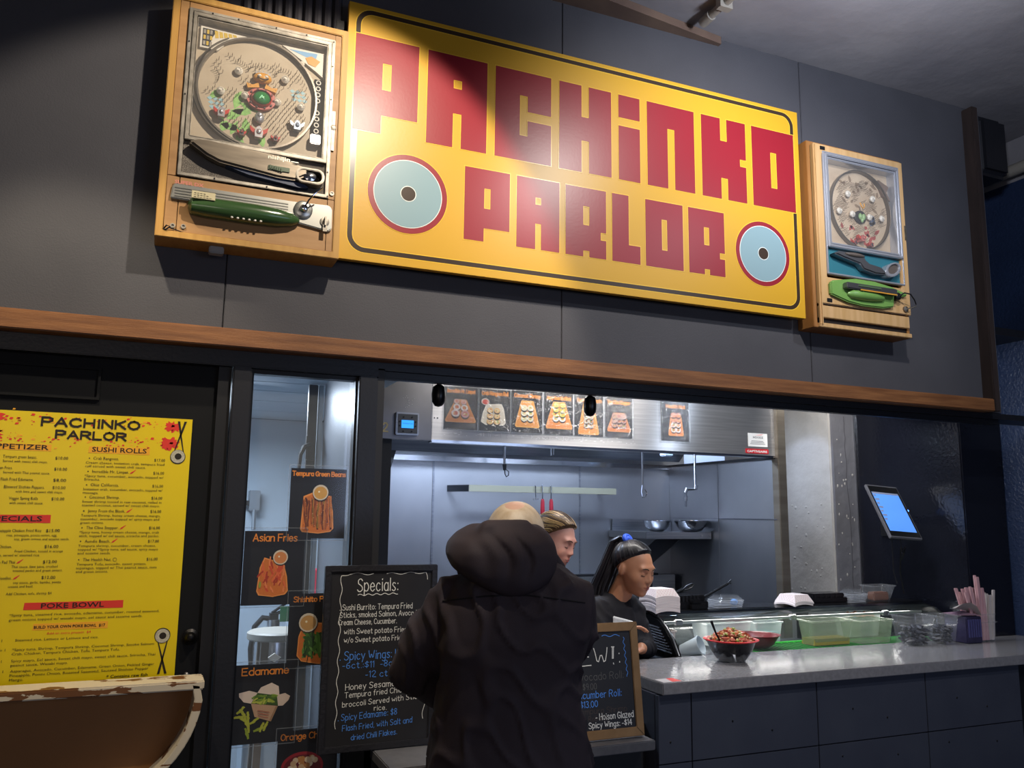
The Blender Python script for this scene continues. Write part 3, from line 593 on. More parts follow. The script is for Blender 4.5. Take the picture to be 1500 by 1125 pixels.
# centre piece
c = MB(); c.k(0).prism(circ(.225, 2.928, .047, 28, .037), PY-.016, PY)
c.k(1)
for k in range(10): a = 2*PI*k/10; c.box(.225+.040*math.cos(a)-.003, .225+.040*math.cos(a)+.003, PY-.021, PY-.015, 2.928+.031*math.sin(a)-.003, 2.928+.031*math.sin(a)+.003)
c = c.build('centre_piece', [mat('centre_pink', '#b5605a', .35), DARKM], A, smooth=True, bevel=.0006, seg=1)
mb = MB(); mb.lathe([(.003, PY-.036), (.018, PY-.033), (.026, PY-.026), (.029, PY-.014)], (.225, 0, 2.928), 'Y', 28, sy=.85); mb.build('green_lens', GEM, c, smooth=True)
mb = MB(); mb.lathe([(.030, PY-.03), (.034, PY-.024), (.034, PY-.014)], (.225, 0, 2.928), 'Y', 28, sy=.85, caps=False); mb.build('lens_ring', REDP, c, smooth=True)
mb = MB(); put_text(mb, 'A', .225, 2.920, PY-.037, .018, center=True, bold=.02, width=1.3); mb.build('lens_mark', mat('mint', '#8fe0b0', .3), c)
mb = MB(); mb.k(0).ball((.225, PY-.016, 3.000), (.030, .016, .019), 18, 10); mb.k(1)
for q in (-1, 1): mb.ball((.225+q*.011, PY-.03, 3.002), (.0065, .004, .005), 10, 6)
mb.k(2).tube([(.207, PY-.030, 2.996), (.216, PY-.034, 2.990), (.225, PY-.035, 2.988), (.234, PY-.034, 2.990), (.243, PY-.030, 2.996)], .002, 6)
mb.build('orange_figure', [ORG, WHT, DARKM], A, smooth=True)
mb = MB()
for q in (-2, -1, 0, 1, 2): mb.prism([(.225+q*.009-.005, 3.014), (.225+q*.009+.005, 3.014), (.225+q*.012, 3.030-abs(q)*.003)], PY-.018, PY)
mb.build('figure_crown', SILV, A)
mb = MB()
for q in (-1, 1): mb.prism([(.225+q*.008, 2.966), (.225+q*.045, 2.958), (.225+q*.050, 2.975), (.225+q*.030, 2.972), (.225+q*.012, 2.982)], PY-.018, PY)
mb.build('figure_wings', ORG, A)
for x, z in ((.149, 3.012), (.298, 3.015), (.098, 2.931), (.174, 2.931), (.276, 2.930), (.354, 2.929)): cup(A, x, z, PY)
tulip(A, .223, 2.808, PY, .028, REDP, SILV); tulip(A, .104, 2.853, PY, .024, REDP, SILV); tulip(A, .344, 2.856, PY, .024, SILV, mat('tulip_blue', '#8e9bb0', .3, metal=.3))
tulip(A, .170, 2.796, PY, .015, REDP, mat('tulip_dark', '#39343a', .4)); tulip(A, .277, 2.797, PY, .015, REDP, _M['tulip_dark'])
mb = MB(); mb.ball((.223, PY-.014, 2.862), (.016, .012, .020), 14, 8); mb.ball((.223, PY-.026, 2.868), (.007, .004, .008), 10, 6); mb.build('silver_figure', SILV, A, smooth=True)
av = [(.225, 2.93, .05), (.225, 3.0, .032), (.223, 2.81, .034), (.104, 2.853, .028), (.344, 2.856, .028), (.223, 2.862, .022), (.170, 2.796, .02), (.277, 2.797, .02)]+[(x, z, .017) for x, z in ((.149, 3.012), (.298, 3.015), (.098, 2.931), (.174, 2.931), (.276, 2.930), (.354, 2.929))]
av += [(.214, 3.1, .05), (.14, 3.085, .025), (.29, 3.09, .03)]
sp = pin_field(.214, 2.945, .186, av, seed=4)+arc_pins(.149, 3.012, .034, 20, 110, 8)+arc_pins(.298, 3.015, .034, 60, 160, 8)+arc_pins(.225, 3.0, .052, 30, 150, 12)+arc_pins(.06, 2.98, .03, -30, 60, 8)+arc_pins(.36, 2.96, .03, 100, 190, 8)
pins(A, sp, PY)
# tray part
MB().box(.002, .446, YF+.012, YF+.02, 2.644, 2.752).build('tray_panel', PEWD, A)
mb = MB(); mb.prism([(.014, 2.736), (.045, 2.749), (.075, 2.750), (.30, 2.738), (.335, 2.722), (.385, 2.712), (.385, 2.688), (.345, 2.664), (.29, 2.664), (.11, 2.684), (.07, 2.700), (.036, 2.722)], YF-.030, YF+.012)
sc = mb.build('ball_tray', mat('tray_taupe', '#8d8273', .32, metal=.55, var='#70675c', vscale=7, stretch=(1, 1, 6)), A, bevel=.007, seg=3)
mb = MB(); mb.ring(rrect(.345, .438, 2.659, 2.712, .024, 6), rrect(.353, .430, 2.667, 2.704, .018, 6), YF-.034, YF+.012); mb.build('tray_lip', PEW, sc, bevel=.002)
mb = MB(); mb.prism([(.13, 2.680), (.33, 2.664), (.375, 2.660), (.39, 2.650), (.36, 2.646), (.20, 2.662)], YF-.016, YF+.012); mb.build('blue_underside', mat('navy', '#2f3b57', .4), sc)
mb = MB(); mb.lathe([(.004, YF-.03), (.020, YF-.026), (.022, YF-.012), (.022, YF+.01)], (.392, 0, 2.686), 'Y', 20, sy=.75); mb.build('chrome_cap', CHROME, sc, smooth=True)
mb = MB()
for k in range(6): mb.box(.262+k*.007, .267+k*.007, YF-.037, YF-.030, 2.687-k*.0012, 2.699-k*.0012)
mb.box(.258, .325, YF-.034, YF-.029, 2.684, 2.699); mb.build('green_lever', mat('lever_green', '#4a5c45', .4), sc, bevel=.0006, seg=1)
mb = MB(); put_text(mb, 'nishijin', .256, 2.722, YF-.0312, .019, right=.325, bold=.02); mb.box(.328, .352, YF-.0312, YF-.0305, 2.7225, 2.725); mb.build('maker_name', mat('name_silver', '#cfcabc', .3, metal=.5), sc)
# handle plate
mb = MB(); mb.prism([(-.024, 2.552), (-.019, 2.597), (-.010, 2.602), (.12, 2.600), (.35, 2.600), (.46, 2.605), (.472, 2.595), (.474, 2.524), (.462, 2.515), (.36, 2.530), (.30, 2.549)], YF-.006, YF+.006)
hp = mb.build('handle_plate', mat('plate_alu', '#b4b4ae', .3, metal=.8), A, bevel=.003)
mb = MB()
for k in range(4): mb.box(.0-.012, .33, YF-.008, YF-.005, 2.586-k*.009, 2.589-k*.009)
mb.build('plate_groove', mat('groove', '#7d7d78', .4, metal=.7), hp)
mb = MB(); mb.lathe([(.012, 0), (.030, .01), (.036, .05), (.037, .12), (.038, .2), (.034, .27), (.024, .315), (.012, .335), (.004, .34)], (.028, YF-.008, 2.535), 'X', 24, sx=.95, sy=.88)
hd = mb.build('green_handle', mat('handle_green', '#3c5a34', .22, coat=.5, var='#334d2c', vscale=3, stretch=(1, 30, 30)), A, smooth=True)
MB().box(.036, .105, YF-.045, YF-.040, 2.548, 2.572).build('name_plate', mat('plate_cream', '#c9bf9c', .4, metal=.4), hd, bevel=.001)
mb = MB()
for j in range(3):
    for k in range(6-j): mb.box(.043+k*.009, .049+k*.009, YF-.0462, YF-.045, 2.552+j*.006, 2.5535+j*.006)
mb.build('plate_print', flat('#6b6350'), hd)
mb = MB()
for j in range(2):
    for k in range(6): x = .158+k*.0175; mb.ball((x, YF-.034+j*.004, 2.520-j*.012), (.0045, .004, .0035), 8, 6)
mb.build('white_slots', mat('slot_white', '#e8e6da', .3), hd, smooth=True)
mb = MB(); mb.lathe([(.030, YF+.004), (.030, YF-.012), (.024, YF-.016)], (.378, 0, 2.575), 'Y', 28); mb.build('knob_plate', _M['plate_alu'], A, smooth=True)
mb = MB(); mb.lathe([(.013, YF-.012), (.013, YF-.026), (.009, YF-.036), (.003, YF-.038)], (.378, 0, 2.575), 'Y', 18); mb.tube([(.378, YF-.034, 2.575), (.387, YF-.055, 2.592), (.402, YF-.062, 2.612), (.428, YF-.058, 2.640)], [.003, .0028, .0026, .0024], 8)
mb.build('firing_lever', CHROME, A, smooth=True)
mb = MB(); mb.lathe([(.016, YF-.004), (.015, YF-.010), (.008, YF-.012)], (.449, 0, 2.545), 'Y', 20); mb.box(.446, .452, YF-.03, YF-.01, 2.527, 2.556); mb.box(.442, .456, YF-.022, YF-.019, 2.508, 2.530); mb.build('lock_key', PEW, A, smooth=True)
for x, z in ((-.011, 2.466), (.020, 2.468), (.470, 2.650)):
    MB().lathe([(.0075, YF+.006), (.0075, YF+.001), (.004, YF+.001), (.004, YF+.004)], (x, 0, z), 'Y', 16).build('washer', PEW, A, smooth=True)
mb = MB(); mb.lathe([(.010, YF+.006), (.010, YF-.002), (.004, YF-.004)], (.464, 0, 2.882), 'Y', 16); mb.box(.459, .469, YF-.001, YF+.006, 2.80, 2.94); mb.build('side_lock', PEW, A, smooth=True)
mb = MB(); mb.tube([(-.036, YF+.002, 2.452), (-.028, YF-.006, 2.462), (-.018, YF-.004, 2.460), (-.030, YF-.002, 2.449), (-.036, YF+.002, 2.452)], .0025, 6); mb.tube([(-.02, YF, 2.458), (.02, YF+.004, 2.449)], .0015, 6); mb.build('hook', DARKM, A)
mb = MB(); put_text(mb, 'SUPER DX', -.014, 2.600, YF-.0068, .016, right=.070, bold=.02); mb.build('model_lettering', mat('pink_letter', '#d08078', .4), A)
mb = MB(); mb.box(-.02, .0, FY-.03, FY-.0, 2.400, 2.424); 
tag(MB().box(.100, .145, 2.70, 2.735, 2.404, 2.427).build('bracket', mat('bracket_grey', '#9a9a98', .5), None, bevel=.003), 'small grey metal bracket under the left game machine', 'bracket')

FIELD = ('rail', 'leaf_print', 'blue_print', 'corner_plate', 'lock_button', 'number_strip', 'coin_exit', 'centre_piece', 'orange_figure', 'figure_crown', 'figure_wings', 'cup', 'tulip_cup', 'silver_figure', 'nails', 'red_print', 'brown_print', 'horn')
def raise_field(d, dx, dz):
    for o in d.children:
        if o.name.split('.')[0] in FIELD: o.location = (dx, 0, dz)
raise_field(A, .003, .016)
# ---- right machine
Bm = thing('pachinko_machine', 'right upright pinball machine in pale birch case with light green handle', 'game machine', (2.8, 2.725, 2.404))
x0, x1, z0, z1 = 2.532, 3.088, 2.404, 3.248
MB().frame(x0, x1, z0, z1, .020, YF+.012, FY).build('case', CABS, Bm, bevel=.002)
MB().box(x0+.01, x1-.01, 2.772, FY, z0+.01, z1-.01).build('back_board', CABS, Bm)
MB().box(2.555, x1, YF, YF+.02, 2.405, 2.424).build('bottom_rail', CABP, Bm, bevel=.002)
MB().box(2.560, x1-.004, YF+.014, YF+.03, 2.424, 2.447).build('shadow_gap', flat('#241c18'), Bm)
MB().box(2.560, 3.075, YF-.002, YF+.02, 2.447, 2.500).build('lower_board', CABP, Bm, bevel=.002)
mb = MB(); mb.frame(2.557, 3.086, 2.508, 3.236, .046, YF-.004, YF+.02, .12); mb.build('door_frame', CABP, Bm, bevel=.003)
MB().box(2.556, 2.572, YF-.008, YF+.012, 2.41, 3.236).build('stile', CABP, Bm, bevel=.006)
MB().box(3.075, 3.088, YF-.006, YF, 2.86, 2.93).build('side_lock', PEW, Bm, bevel=.001)
mb = MB(); mb.frame(2.604, 3.058, 2.642, 3.206, .008, YF-.008, YF+.014); mb.build('steel_frame', CHRF, Bm, bevel=.002)
mb = MB(); mb.frame(2.612, 3.050, 2.764, 3.196, .012, YF-.016, YF+.012); mb.frame(2.625, 3.037, 2.778, 3.182, .010, YF-.010, YF+.05); mb.build('window_rim', CHRF, Bm, bevel=.003)
MB().box(2.63, 3.03, YF-.006, YF-.0035, 2.785, 3.176).build('glass', _M['machine_glass'], Bm)
MB().box(2.612, 3.05, PY, PY+.01, 2.765, 3.19).build('playfield', PTAN, Bm)
MB().box(2.612, 3.050, YF+.006, YF+.014, 2.650, 2.762).build('tray_panel', mat('teal_panel', '#2f6c7a', .4), Bm)
cx, cz, r = 2.812, 2.962, .172
mb = MB(); mb.ring(circ(cx, cz, r+.006, 56, r+.014), circ(cx, cz, r, 56, r+.008), PY-.020, PY); mb.build('rail', _M['rail_grey'], Bm, smooth=True)
mb = MB(); mb.prism([(2.93, 3.125), (2.99, 3.10), (2.975, 3.07), (3.00, 3.03), (2.955, 3.05), (2.94, 3.08)], PY-.014, PY); mb.build('corner_plate', mat('taupe_plate', '#6b584c', .5), Bm)
rr_ = random.Random(5)
mb = MB()
for k in range(16): leaf(mb, cx+rr_.uniform(-.10, .10), 2.84+rr_.uniform(-.03, .05), rr_.uniform(.02, .045), .016, rr_.uniform(0, 6), PY)
tag(mb.build('red_print', mat('print_red', '#9c4640', .6), Bm), kind='stuff')
mb = MB()
for k in range(18): leaf(mb, cx+rr_.uniform(-.12, .12), 3.02+rr_.uniform(-.05, .08), rr_.uniform(.02, .05), .014, rr_.uniform(0, 6), PY)
tag(mb.build('brown_print', mat('print_brown', '#7d6852', .6), Bm), kind='stuff')
mb = MB()
for k in range(8): leaf(mb, 2.885+rr_.uniform(-.02, .03), 2.915+rr_.uniform(-.02, .02), .03, .014, rr_.uniform(0, 6), PY)
tag(mb.build('blue_print', mat('print_slate', '#5a6b86', .6), Bm), kind='stuff')
for x, z in ((2.741, 3.027), (2.888, 3.026), (2.686, 2.939), (2.762, 2.935), (2.864, 2.935), (2.938, 2.940)): cup(Bm, x, z, PY, .015)
c = MB().prism(circ(2.812, 2.93, .034, 20, .03), PY-.012, PY).build('centre_piece', DARKM, Bm, smooth=True, bevel=.001, seg=1)
mb = MB(); mb.ball((2.802, PY-.018, 2.928), (.010, .008, .015), 12, 8); mb.ball((2.822, PY-.018, 2.928), (.010, .008, .015), 12, 8); mb.ball((2.812, PY-.018, 2.912), (.008, .007, .012), 12, 8); mb.build('green_wings', mat('wing_green', '#7fa06b', .4), c, smooth=True)
mb = MB(); mb.tube([(2.803, PY-.02, 2.992), (2.806, PY-.024, 2.975), (2.815, PY-.024, 2.966), (2.824, PY-.024, 2.975), (2.827, PY-.02, 2.992)], .003, 6); mb.build('horn', ORG, Bm, smooth=True)
tulip(Bm, 2.806, 2.825, PY, .022, REDP, mat('tulip_rose', '#a0605a', .4)); tulip(Bm, 2.762, 2.800, PY, .014, REDP, _M['tulip_dark']); tulip(Bm, 2.856, 2.800, PY, .014, REDP, _M['tulip_dark'])
av = [(2.812, 2.93, .045), (2.806, 2.825, .026), (2.815, 2.98, .02)]+[(x, z, .018) for x, z in ((2.741, 3.027), (2.888, 3.026), (2.686, 2.939), (2.762, 2.935), (2.864, 2.935), (2.938, 2.940))]
pins(Bm, pin_field(cx, cz, r, av, seed=9, step=.0125), PY)
# tray and handle
mb = MB(); mb.prism([(2.622, 2.732), (2.655, 2.746), (2.74, 2.748), (2.80, 2.742), (2.80, 2.728), (2.83, 2.710), (2.90, 2.702), (2.93, 2.672), (2.86, 2.668), (2.79, 2.680), (2.77, 2.702), (2.68, 2.718)], YF-.03, YF+.008)
sc = mb.build('ball_tray', mat('tray_grey', '#8b8b90', .28, metal=.8), Bm, bevel=.006, seg=3)
mb = MB(); mb.ball((2.74, YF-.028, 2.737), (.06, .012, .010), 18, 8); mb.build('tray_mouth', mat('mouth_dark', '#5a524d', .4), sc, smooth=True)
oc = circ(2.965, 2.700, .052, 24, .030); ic = circ(2.968, 2.702, .036, 24, .020)
M3 = Matrix.Translation((2.965, 0, 2.7)) @ Matrix.Rotation(math.radians(-28), 4, 'Y') @ Matrix.Translation((-2.965, 0, -2.7))
mb = MB(); mb.ring(oc, ic, YF-.03, YF+.008); mb.v = [tuple(M3 @ Vector(v)) for v in mb.v]; mb.build('tray_lip', CHRF, sc, bevel=.002)
mb = MB(); mb.prism(ic, YF-.022, YF+.006); mb.v = [tuple(M3 @ Vector(v)) for v in mb.v]; mb.build('tray_pocket', _M['mouth_dark'], sc)
LG = mat('handle_lightgreen', '#6f9a50', .3, coat=.3)
mb = MB(); mb.prism([(2.604, 2.548), (2.602, 2.600), (2.62, 2.612), (2.75, 2.634), (2.86, 2.634), (2.96, 2.622), (3.05, 2.600), (3.05, 2.590), (2.97, 2.575), (2.965, 2.53), (2.90, 2.518), (2.78, 2.516), (2.70, 2.524)], YF-.022, YF-.002)
gh = mb.build('green_handle', LG, Bm, bevel=.006, seg=3)
mb = MB(); mb.lathe([(.01, 0), (.026, .02), (.030, .08), (.028, .15), (.020, .20), (.008, .215)], (2.69, YF-.02, 2.560), 'X', 20, sy=.8); mb.build('handle_bulge', LG, gh, smooth=True)
mb = MB(); mb.box(2.668, 2.96, YF-.050, YF-.02, 2.576, 2.604); mb.build('silver_bar', mat('bar_grey', '#77777a', .3, metal=.8), gh, bevel=.004)
mb = MB(); mb.box(2.74, 2.95, YF-.0545, YF-.05, 2.573, 2.578); mb.build('orange_stripe', ORG, gh)
mb = MB(); mb.box(2.73, 2.86, YF-.053, YF-.049, 2.590, 2.598); mb.build('green_lever', _M['lever_green'], gh)
mb = MB(); mb.lathe([(.017, YF-.0), (.017, YF-.03), (.011, YF-.036)], (2.985, 0, 2.580), 'Y', 18); mb.tube([(2.985, YF-.033, 2.58), (3.00, YF-.05, 2.592), (3.03, YF-.055, 2.588), (3.058, YF-.05, 2.566), (3.072, YF-.045, 2.548)], [.004, .0035, .003, .003, .0025], 8); mb.build('firing_lever', DARKM, Bm, smooth=True)
mb = MB(); mb.lathe([(.014, YF-.002), (.013, YF-.012), (.006, YF-.014)], (3.048, 0, 2.532), 'Y', 16); mb.tube([(3.048, YF-.012, 2.532), (3.06, YF-.03, 2.535), (3.085, YF-.032, 2.544)], .003, 6); mb.build('lock_key', PEW, Bm, smooth=True)
for x, z in ((2.606, 2.525), (2.606, 3.218)): MB().box(x-.012, x+.015, YF-.008, YF-.003, z-.008, z+.008).build('hinge', DARKM, Bm, bevel=.001)
MB().box(2.57, 3.05, YF-.0045, YF-.0035, 2.5035, 2.5075).build('seam', flat('#30241c'), Bm)

raise_field(Bm, .032, .016)
# ================================================================ KITCHEN BEHIND THE OPENING
HY = 3.70; KX0, KX1, KY = .905, 3.17, 4.755
kb = setting('wall_kitchen', 'brushed steel back wall of the kitchen in wide riveted sheets', 'wall')
for a, b in ((.98, 1.512), (1.516, 2.492), (2.496, 3.17)):
    MB().box(a, b, KY, KY+.01, 0, 1.905).build('steel_sheet', STEELB, kb, bevel=.0015)
for x in (1.514, 2.494): MB().box(x-.006, x+.006, KY-.004, KY+.002, 0, 1.905).build('joint_strip', STEEL, kb, bevel=.001)
MB().box(.97, 3.3, KY+.012, KY+.05, 0, 2.6).build('backing', STEELB, kb)
MB().box(.98, 3.17, KY-.035, KY, 1.905, 1.935).build('ledge_rail', CHROME, kb, bevel=.003)
ks = setting('wall_kitchen_right', 'brushed steel side wall on the right of the kitchen', 'wall')
for a, b in ((HY, 4.226), (4.230, KY)): MB().box(KX1, KX1+.012, a, b, .0, 1.925).build('steel_sheet', STEELB, ks, bevel=.0015)
MB().box(KX1-.006, KX1+.004, HY, KY, 1.584, 1.590).build('ledge_rail', STEEL, ks, bevel=.003)
MB().box(KX1-.012, KX1+.0, HY, KY, 1.922, 1.936).build('top_cap', DARKM, ks)
struct(MB().box(KX1-.002, KX1+.055, HY-.025, HY+.03, 0, 2.5), 'trim_9', mat('steel_post', '#8d8478', .4, metal=.9, var='#a0988a', vscale=3, stretch=(1, 1, 9)), 'tall stainless corner post at the right end of the hood', 'trim', bevel=.003)
struct(MB().box(.93, .98, 3.72, KY, 0, 2.4), 'wall_kitchen_left', mat('left_black', '#17181b', .5), 'black wall at the left end of the kitchen', 'wall')
struct(MB().box(3.2, 5.2, KY+.6, KY+.65, 0, 3.0), 'wall_far', mat('far_white', '#c4ccd4', .7), 'white wall of the room behind the steel side wall', 'wall')
light('far_room_lamp', 'AREA', (3.9, 5.1, 2.5), 10, DAY, (3.9, 5.3, 1.9), shape='RECTANGLE', size=.4, size_y=.2)
light('column_fill', 'SPOT', (3.30, 3.35, 2.5), 26, NEUT, (3.74, 4.1, 1.7), spot_size=math.radians(100), spot_blend=.6, shadow_soft_size=.05)  # this and the next are added fills that brighten the column, no fixtures
light('column_fill', 'SPOT', (3.22, 3.9, 2.5), 14, DAY, (3.74, 4.15, 1.2), spot_size=math.radians(60), spot_blend=.1, shadow_soft_size=.03)
# rough plaster column
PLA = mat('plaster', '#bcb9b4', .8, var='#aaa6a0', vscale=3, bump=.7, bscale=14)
PLA_SHADE = mat('plaster_shaded', '#77777c', .8, var='#68686e', vscale=3, bump=.9, bscale=12)  # same plaster, with the shade on the front face put into the colour
pc = setting('pillar', 'rough plastered column with a pale side and a cracked front coloured grey as shade', 'pillar')
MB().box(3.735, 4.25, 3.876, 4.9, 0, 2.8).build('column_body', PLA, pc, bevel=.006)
MB().box(3.745, 4.0, 3.864, 3.878, 0, 2.8).build('shaded_front', PLA_SHADE, pc, bevel=.004)
mb = MB(); rnd = random.Random(8)
x = 3.86
path = []
for k in range(28): path.append((x, 3.864, 1.0+k*.045)); x += rnd.uniform(-.006, .007)
mb.tube(path, .0028, 6); mb.build('crack_ridge', mat('crack', '#4e4d52', .9), pc, smooth=True)
mb = MB()
for k in range(26):
    px, pz = rnd.uniform(3.76, 3.9), rnd.uniform(1.1, 2.1); mb.ball((px, 3.865, pz), (rnd.uniform(.003, .008), .004, rnd.uniform(.004, .012)), 8, 5)
for k in range(40):
    py, pz = rnd.uniform(3.92, 4.4), rnd.uniform(1.1, 1.7); mb.ball((3.735, py, pz), (.003, rnd.uniform(.004, .012), rnd.uniform(.004, .012)), 8, 5)
tag(mb.build('plaster_lumps', PLA, pc, smooth=True), kind='stuff')

# ---- extractor hood
hood = thing('range_hood', 'wide stainless steel extractor hood over the kitchen line', 'hood', (2.0, HY, 1.932))
SF = mat('hood_steel', '#a5a5a8', .40, metal=.8, var='#b9b9bb', vscale=3, stretch=(1, 1, 30), aniso=.95)
MB().box(1.163, KX1, HY, HY+.012, 1.934, 2.55).build('front_panel', SF, hood, bevel=.002)
MB().box(1.163, KX1, HY-.004, HY+.05, 1.926, 1.938).build('bottom_lip', CHROME, hood, bevel=.002)
MB().box(.905, 1.158, HY-.01, HY+.05, 1.932, 2.55).build('control_cabinet', mat('cabinet_steel', '#77777b', .42, metal=.9, var='#8a8a8e', vscale=4), hood, bevel=.002)
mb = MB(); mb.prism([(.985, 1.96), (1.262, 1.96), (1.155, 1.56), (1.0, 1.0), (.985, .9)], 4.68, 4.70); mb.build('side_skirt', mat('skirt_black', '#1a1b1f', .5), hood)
MB().box(.985, 3.16, HY+.02, KY-.01, 2.40, 2.44).build('hood_roof', STEEL, hood)
mb = MB(); mb.prism([(HY+.05, 2.36), (HY+.45, 2.36), (4.62, 1.97), (4.62, 1.95), (HY+.43, 2.34), (HY+.05, 2.34)], .94, 3.16, 'X'); mb.build('filter_bank', STEEL, hood)
# control display
cd = MB().box(.984, 1.093, HY-.03, HY-.01, 1.950, 2.054).build('control_box', STEEL, hood, bevel=.003)
MB().box(.992, 1.085, HY-.032, HY-.029, 1.958, 2.046).build('control_face', mat('face_grey', '#4a4d52', .4), cd, bevel=.001)
MB().box(1.009, 1.066, HY-.034, HY-.031, 1.982, 2.018).build('control_screen', mat('lcd_blue', '#2f8fe6', .3, emit=1.4), cd)
mb = MB(); put_text(mb, 'TEMPERATURE', 1.013, 2.000, HY-.0345, .007, right=1.062); mb.box(1.024, 1.045, HY-.0345, HY-.034, 1.9785, 1.9795); mb.build('screen_text', mat('lcd_ink', '#174f95', .4), cd)
for x, z in ((1.018, 2.032), (1.058, 2.032), (1.000, 2.011), (1.000, 1.992), (1.075, 2.011), (1.075, 1.992), (1.018, 1.967), (1.058, 1.967)):
    MB().lathe([(.0042, HY-.032), (.0035, HY-.0345)], (x, 0, z), 'Y', 10).build('button', DARKM, cd)
mb = MB(); hand(mb, '2', .929, 1.964, HY-.0115, .038, .007, jit=0); mb.build('number', mat('number_tan', '#d0c08e', .5), hood)
# sticker bottom right
st = MB().box(2.985, 3.117, HY-.0015, HY, 1.984, 2.058).build('white_sticker', mat('sticker_white', '#d8d6d2', .5), hood)
mb = MB(); put_text(mb, 'HOODZ', 3.018, 2.030, HY-.002, .016, right=3.088, bold=.02)
for k in range(3): mb.box(2.998+k*.004, 3.10-k*.006, HY-.002, HY-.0015, 1.998+k*.008, 2.0005+k*.008)
mb.build('sticker_text', flat('#3a3a40'), st)
mb = MB(); mb.prism([(3.03, 2.047), (3.075, 2.0495), (3.09, 2.054), (3.07, 2.052)], HY-.002, HY-.0015); mb.build('sticker_mark', RD, st)
st = MB().box(2.965, 3.122, HY-.002, HY, 1.946, 1.972).build('red_sticker', mat('sticker_red', '#b3232b', .4), hood)
mb = MB(); put_text(mb, 'CAPTIVEAIRE', 2.975, 1.9525, HY-.0025, .016, right=3.112, bold=.03); mb.build('sticker_text', _M['sticker_white'], st)
# scrap tape and old glue marks
mb = MB(); rnd = random.Random(21)
for k in range(70):
    x = rnd.uniform(1.2, 2.3); z = 1.97+rnd.gauss(0, .004); mb.box(x, x+rnd.uniform(.002, .012), HY-.001, HY, z, z+rnd.uniform(.001, .003))
for k in range(22):
    x = rnd.uniform(1.4, 2.0); mb.box(x, x+.0015, HY-.001, HY, 1.965, 1.965+rnd.uniform(.008, .02))
for k in range(16):
    x = 1.04+rnd.gauss(0, .018); z = 2.105+rnd.gauss(0, .02); mb.box(x, x+.005, HY-.0112, HY-.01, z, z+.002)
tag(mb.build('glue_residue', mat('tape_white', '#d2d4d6', .4), hood), kind='stuff')
for x in (1.175, 1.19, 3.155):
    for z in (2.04, 2.18): MB().lathe([(.004, HY), (.003, HY-.003)], (x, 0, z), 'Y', 10).build('rivet', CHROME, hood)
# fire-suppression pipes
def pipe(path, r, hook=None):
    mb = MB(); mb.tube(path, r, 10)
    if hook: mb.tube(hook, .0035, 6)
    return mb.build('nozzle_pipe', mat('pipe_steel', '#8b8f96', .3, metal=1), hood, smooth=True)
a = pipe([(1.738, 4.2, 2.35), (1.740, 4.2, 1.865)], .007); MB().cyl((1.740, 4.2, 1.868), (1.742, 4.2, 1.835), .012, .009, 12).build('nozzle', DARKM, a, smooth=True)
MB().tube([(1.742, 4.2, 1.84), (1.744, 4.2, 1.815), (1.752, 4.2, 1.80), (1.765, 4.2, 1.808), (1.766, 4.2, 1.828), (1.752, 4.2, 1.838)], .003, 6).build('nozzle_ring', DARKM, a, smooth=True)
pipe([(2.020, 4.2, 2.35), (2.022, 4.2, 1.925)], .006); pipe([(2.036, 4.2, 2.35), (2.036, 4.2, 1.930)], .005)
a = pipe([(2.617, 4.2, 2.35), (2.615, 4.2, 1.775)], .006); MB().tube([(2.612, 4.2, 1.78), (2.606, 4.2, 1.735), (2.614, 4.2, 1.703), (2.634, 4.2, 1.706), (2.645, 4.2, 1.730), (2.632, 4.2, 1.752)], .0035, 6).build('nozzle_ring', CHROME, a, smooth=True)
a = pipe([(2.987, 4.2, 2.35), (2.984, 4.2, 1.772), (2.975, 4.2, 1.760), (2.93, 4.2, 1.758), (2.917, 4.2, 1.745), (2.914, 4.2, 1.655)], .0075)
for p, q in (((2.990, 4.2, 1.785), (2.984, 4.2, 1.758)), ((2.925, 4.2, 1.765), (2.912, 4.2, 1.735)), ((2.916, 4.2, 1.72), (2.915, 4.2, 1.69))): MB().cyl(p, q, .012, n=12).build('fitting', STEEL, a, smooth=True, bevel=.001)
MB().box(2.80, 2.86, 4.24, 4.30, 1.955, 1.995).build('hood_lamp', mat('lamp_lens', '#cfe0f5', .3), hood, bevel=.006)
light('hood_lamp', 'AREA', (1.6, 4.15, 2.28), 27, (.62, .75, 1), (1.7, 4.6, 0), shape='RECTANGLE', size=.5, size_y=.15)
light('hood_lamp', 'AREA', (2.55, 4.15, 2.28), 20, (.64, .77, 1), (2.5, 4.5, 0), shape='RECTANGLE', size=.5, size_y=.15)

# small black spotlights under the beam light the hood front
for i, (x, lab) in enumerate(((.935, 'left of the two small black spotlights under the beam'), (1.567, 'right of the two small black spotlights under the beam'))):
    s = thing('spotlight', lab, 'spotlight', (x, 2.9, 2.085))
    mb = MB(); mb.cyl((x, 2.9, 2.085), (x, 2.9, 2.06), .008, n=10); mb.box(x-.035, x+.02, 2.88, 2.92, 2.078, 2.085); mb.build('bracket', BLACK, s)
    mb = MB(); mb.lathe([(.012, 2.068), (.022, 2.060), (.026, 2.035), (.024, 2.005), (.014, 1.99), (.002, 1.986)], (x, 2.9, 0), 'Z', 18); mb.build('lamp_head', mat('lamp_black', '#0f0f11', .3), s, smooth=True)
light('beam_lamp', 'POINT', (1.42, 3.08, 2.36), 4.5, NEUT, shadow_soft_size=.035)
light('beam_lamp', 'POINT', (2.95, 3.08, 2.36), 12, COOL, shadow_soft_size=.035)
light('kitchen_front_fill', 'AREA', (2.2, 3.3, 2.5), 26, NEUT, (2.3, 3.45, 1.0), shape='RECTANGLE', size=1.6, size_y=.15)  # added fill for the workers' faces and the steel, no fixture here

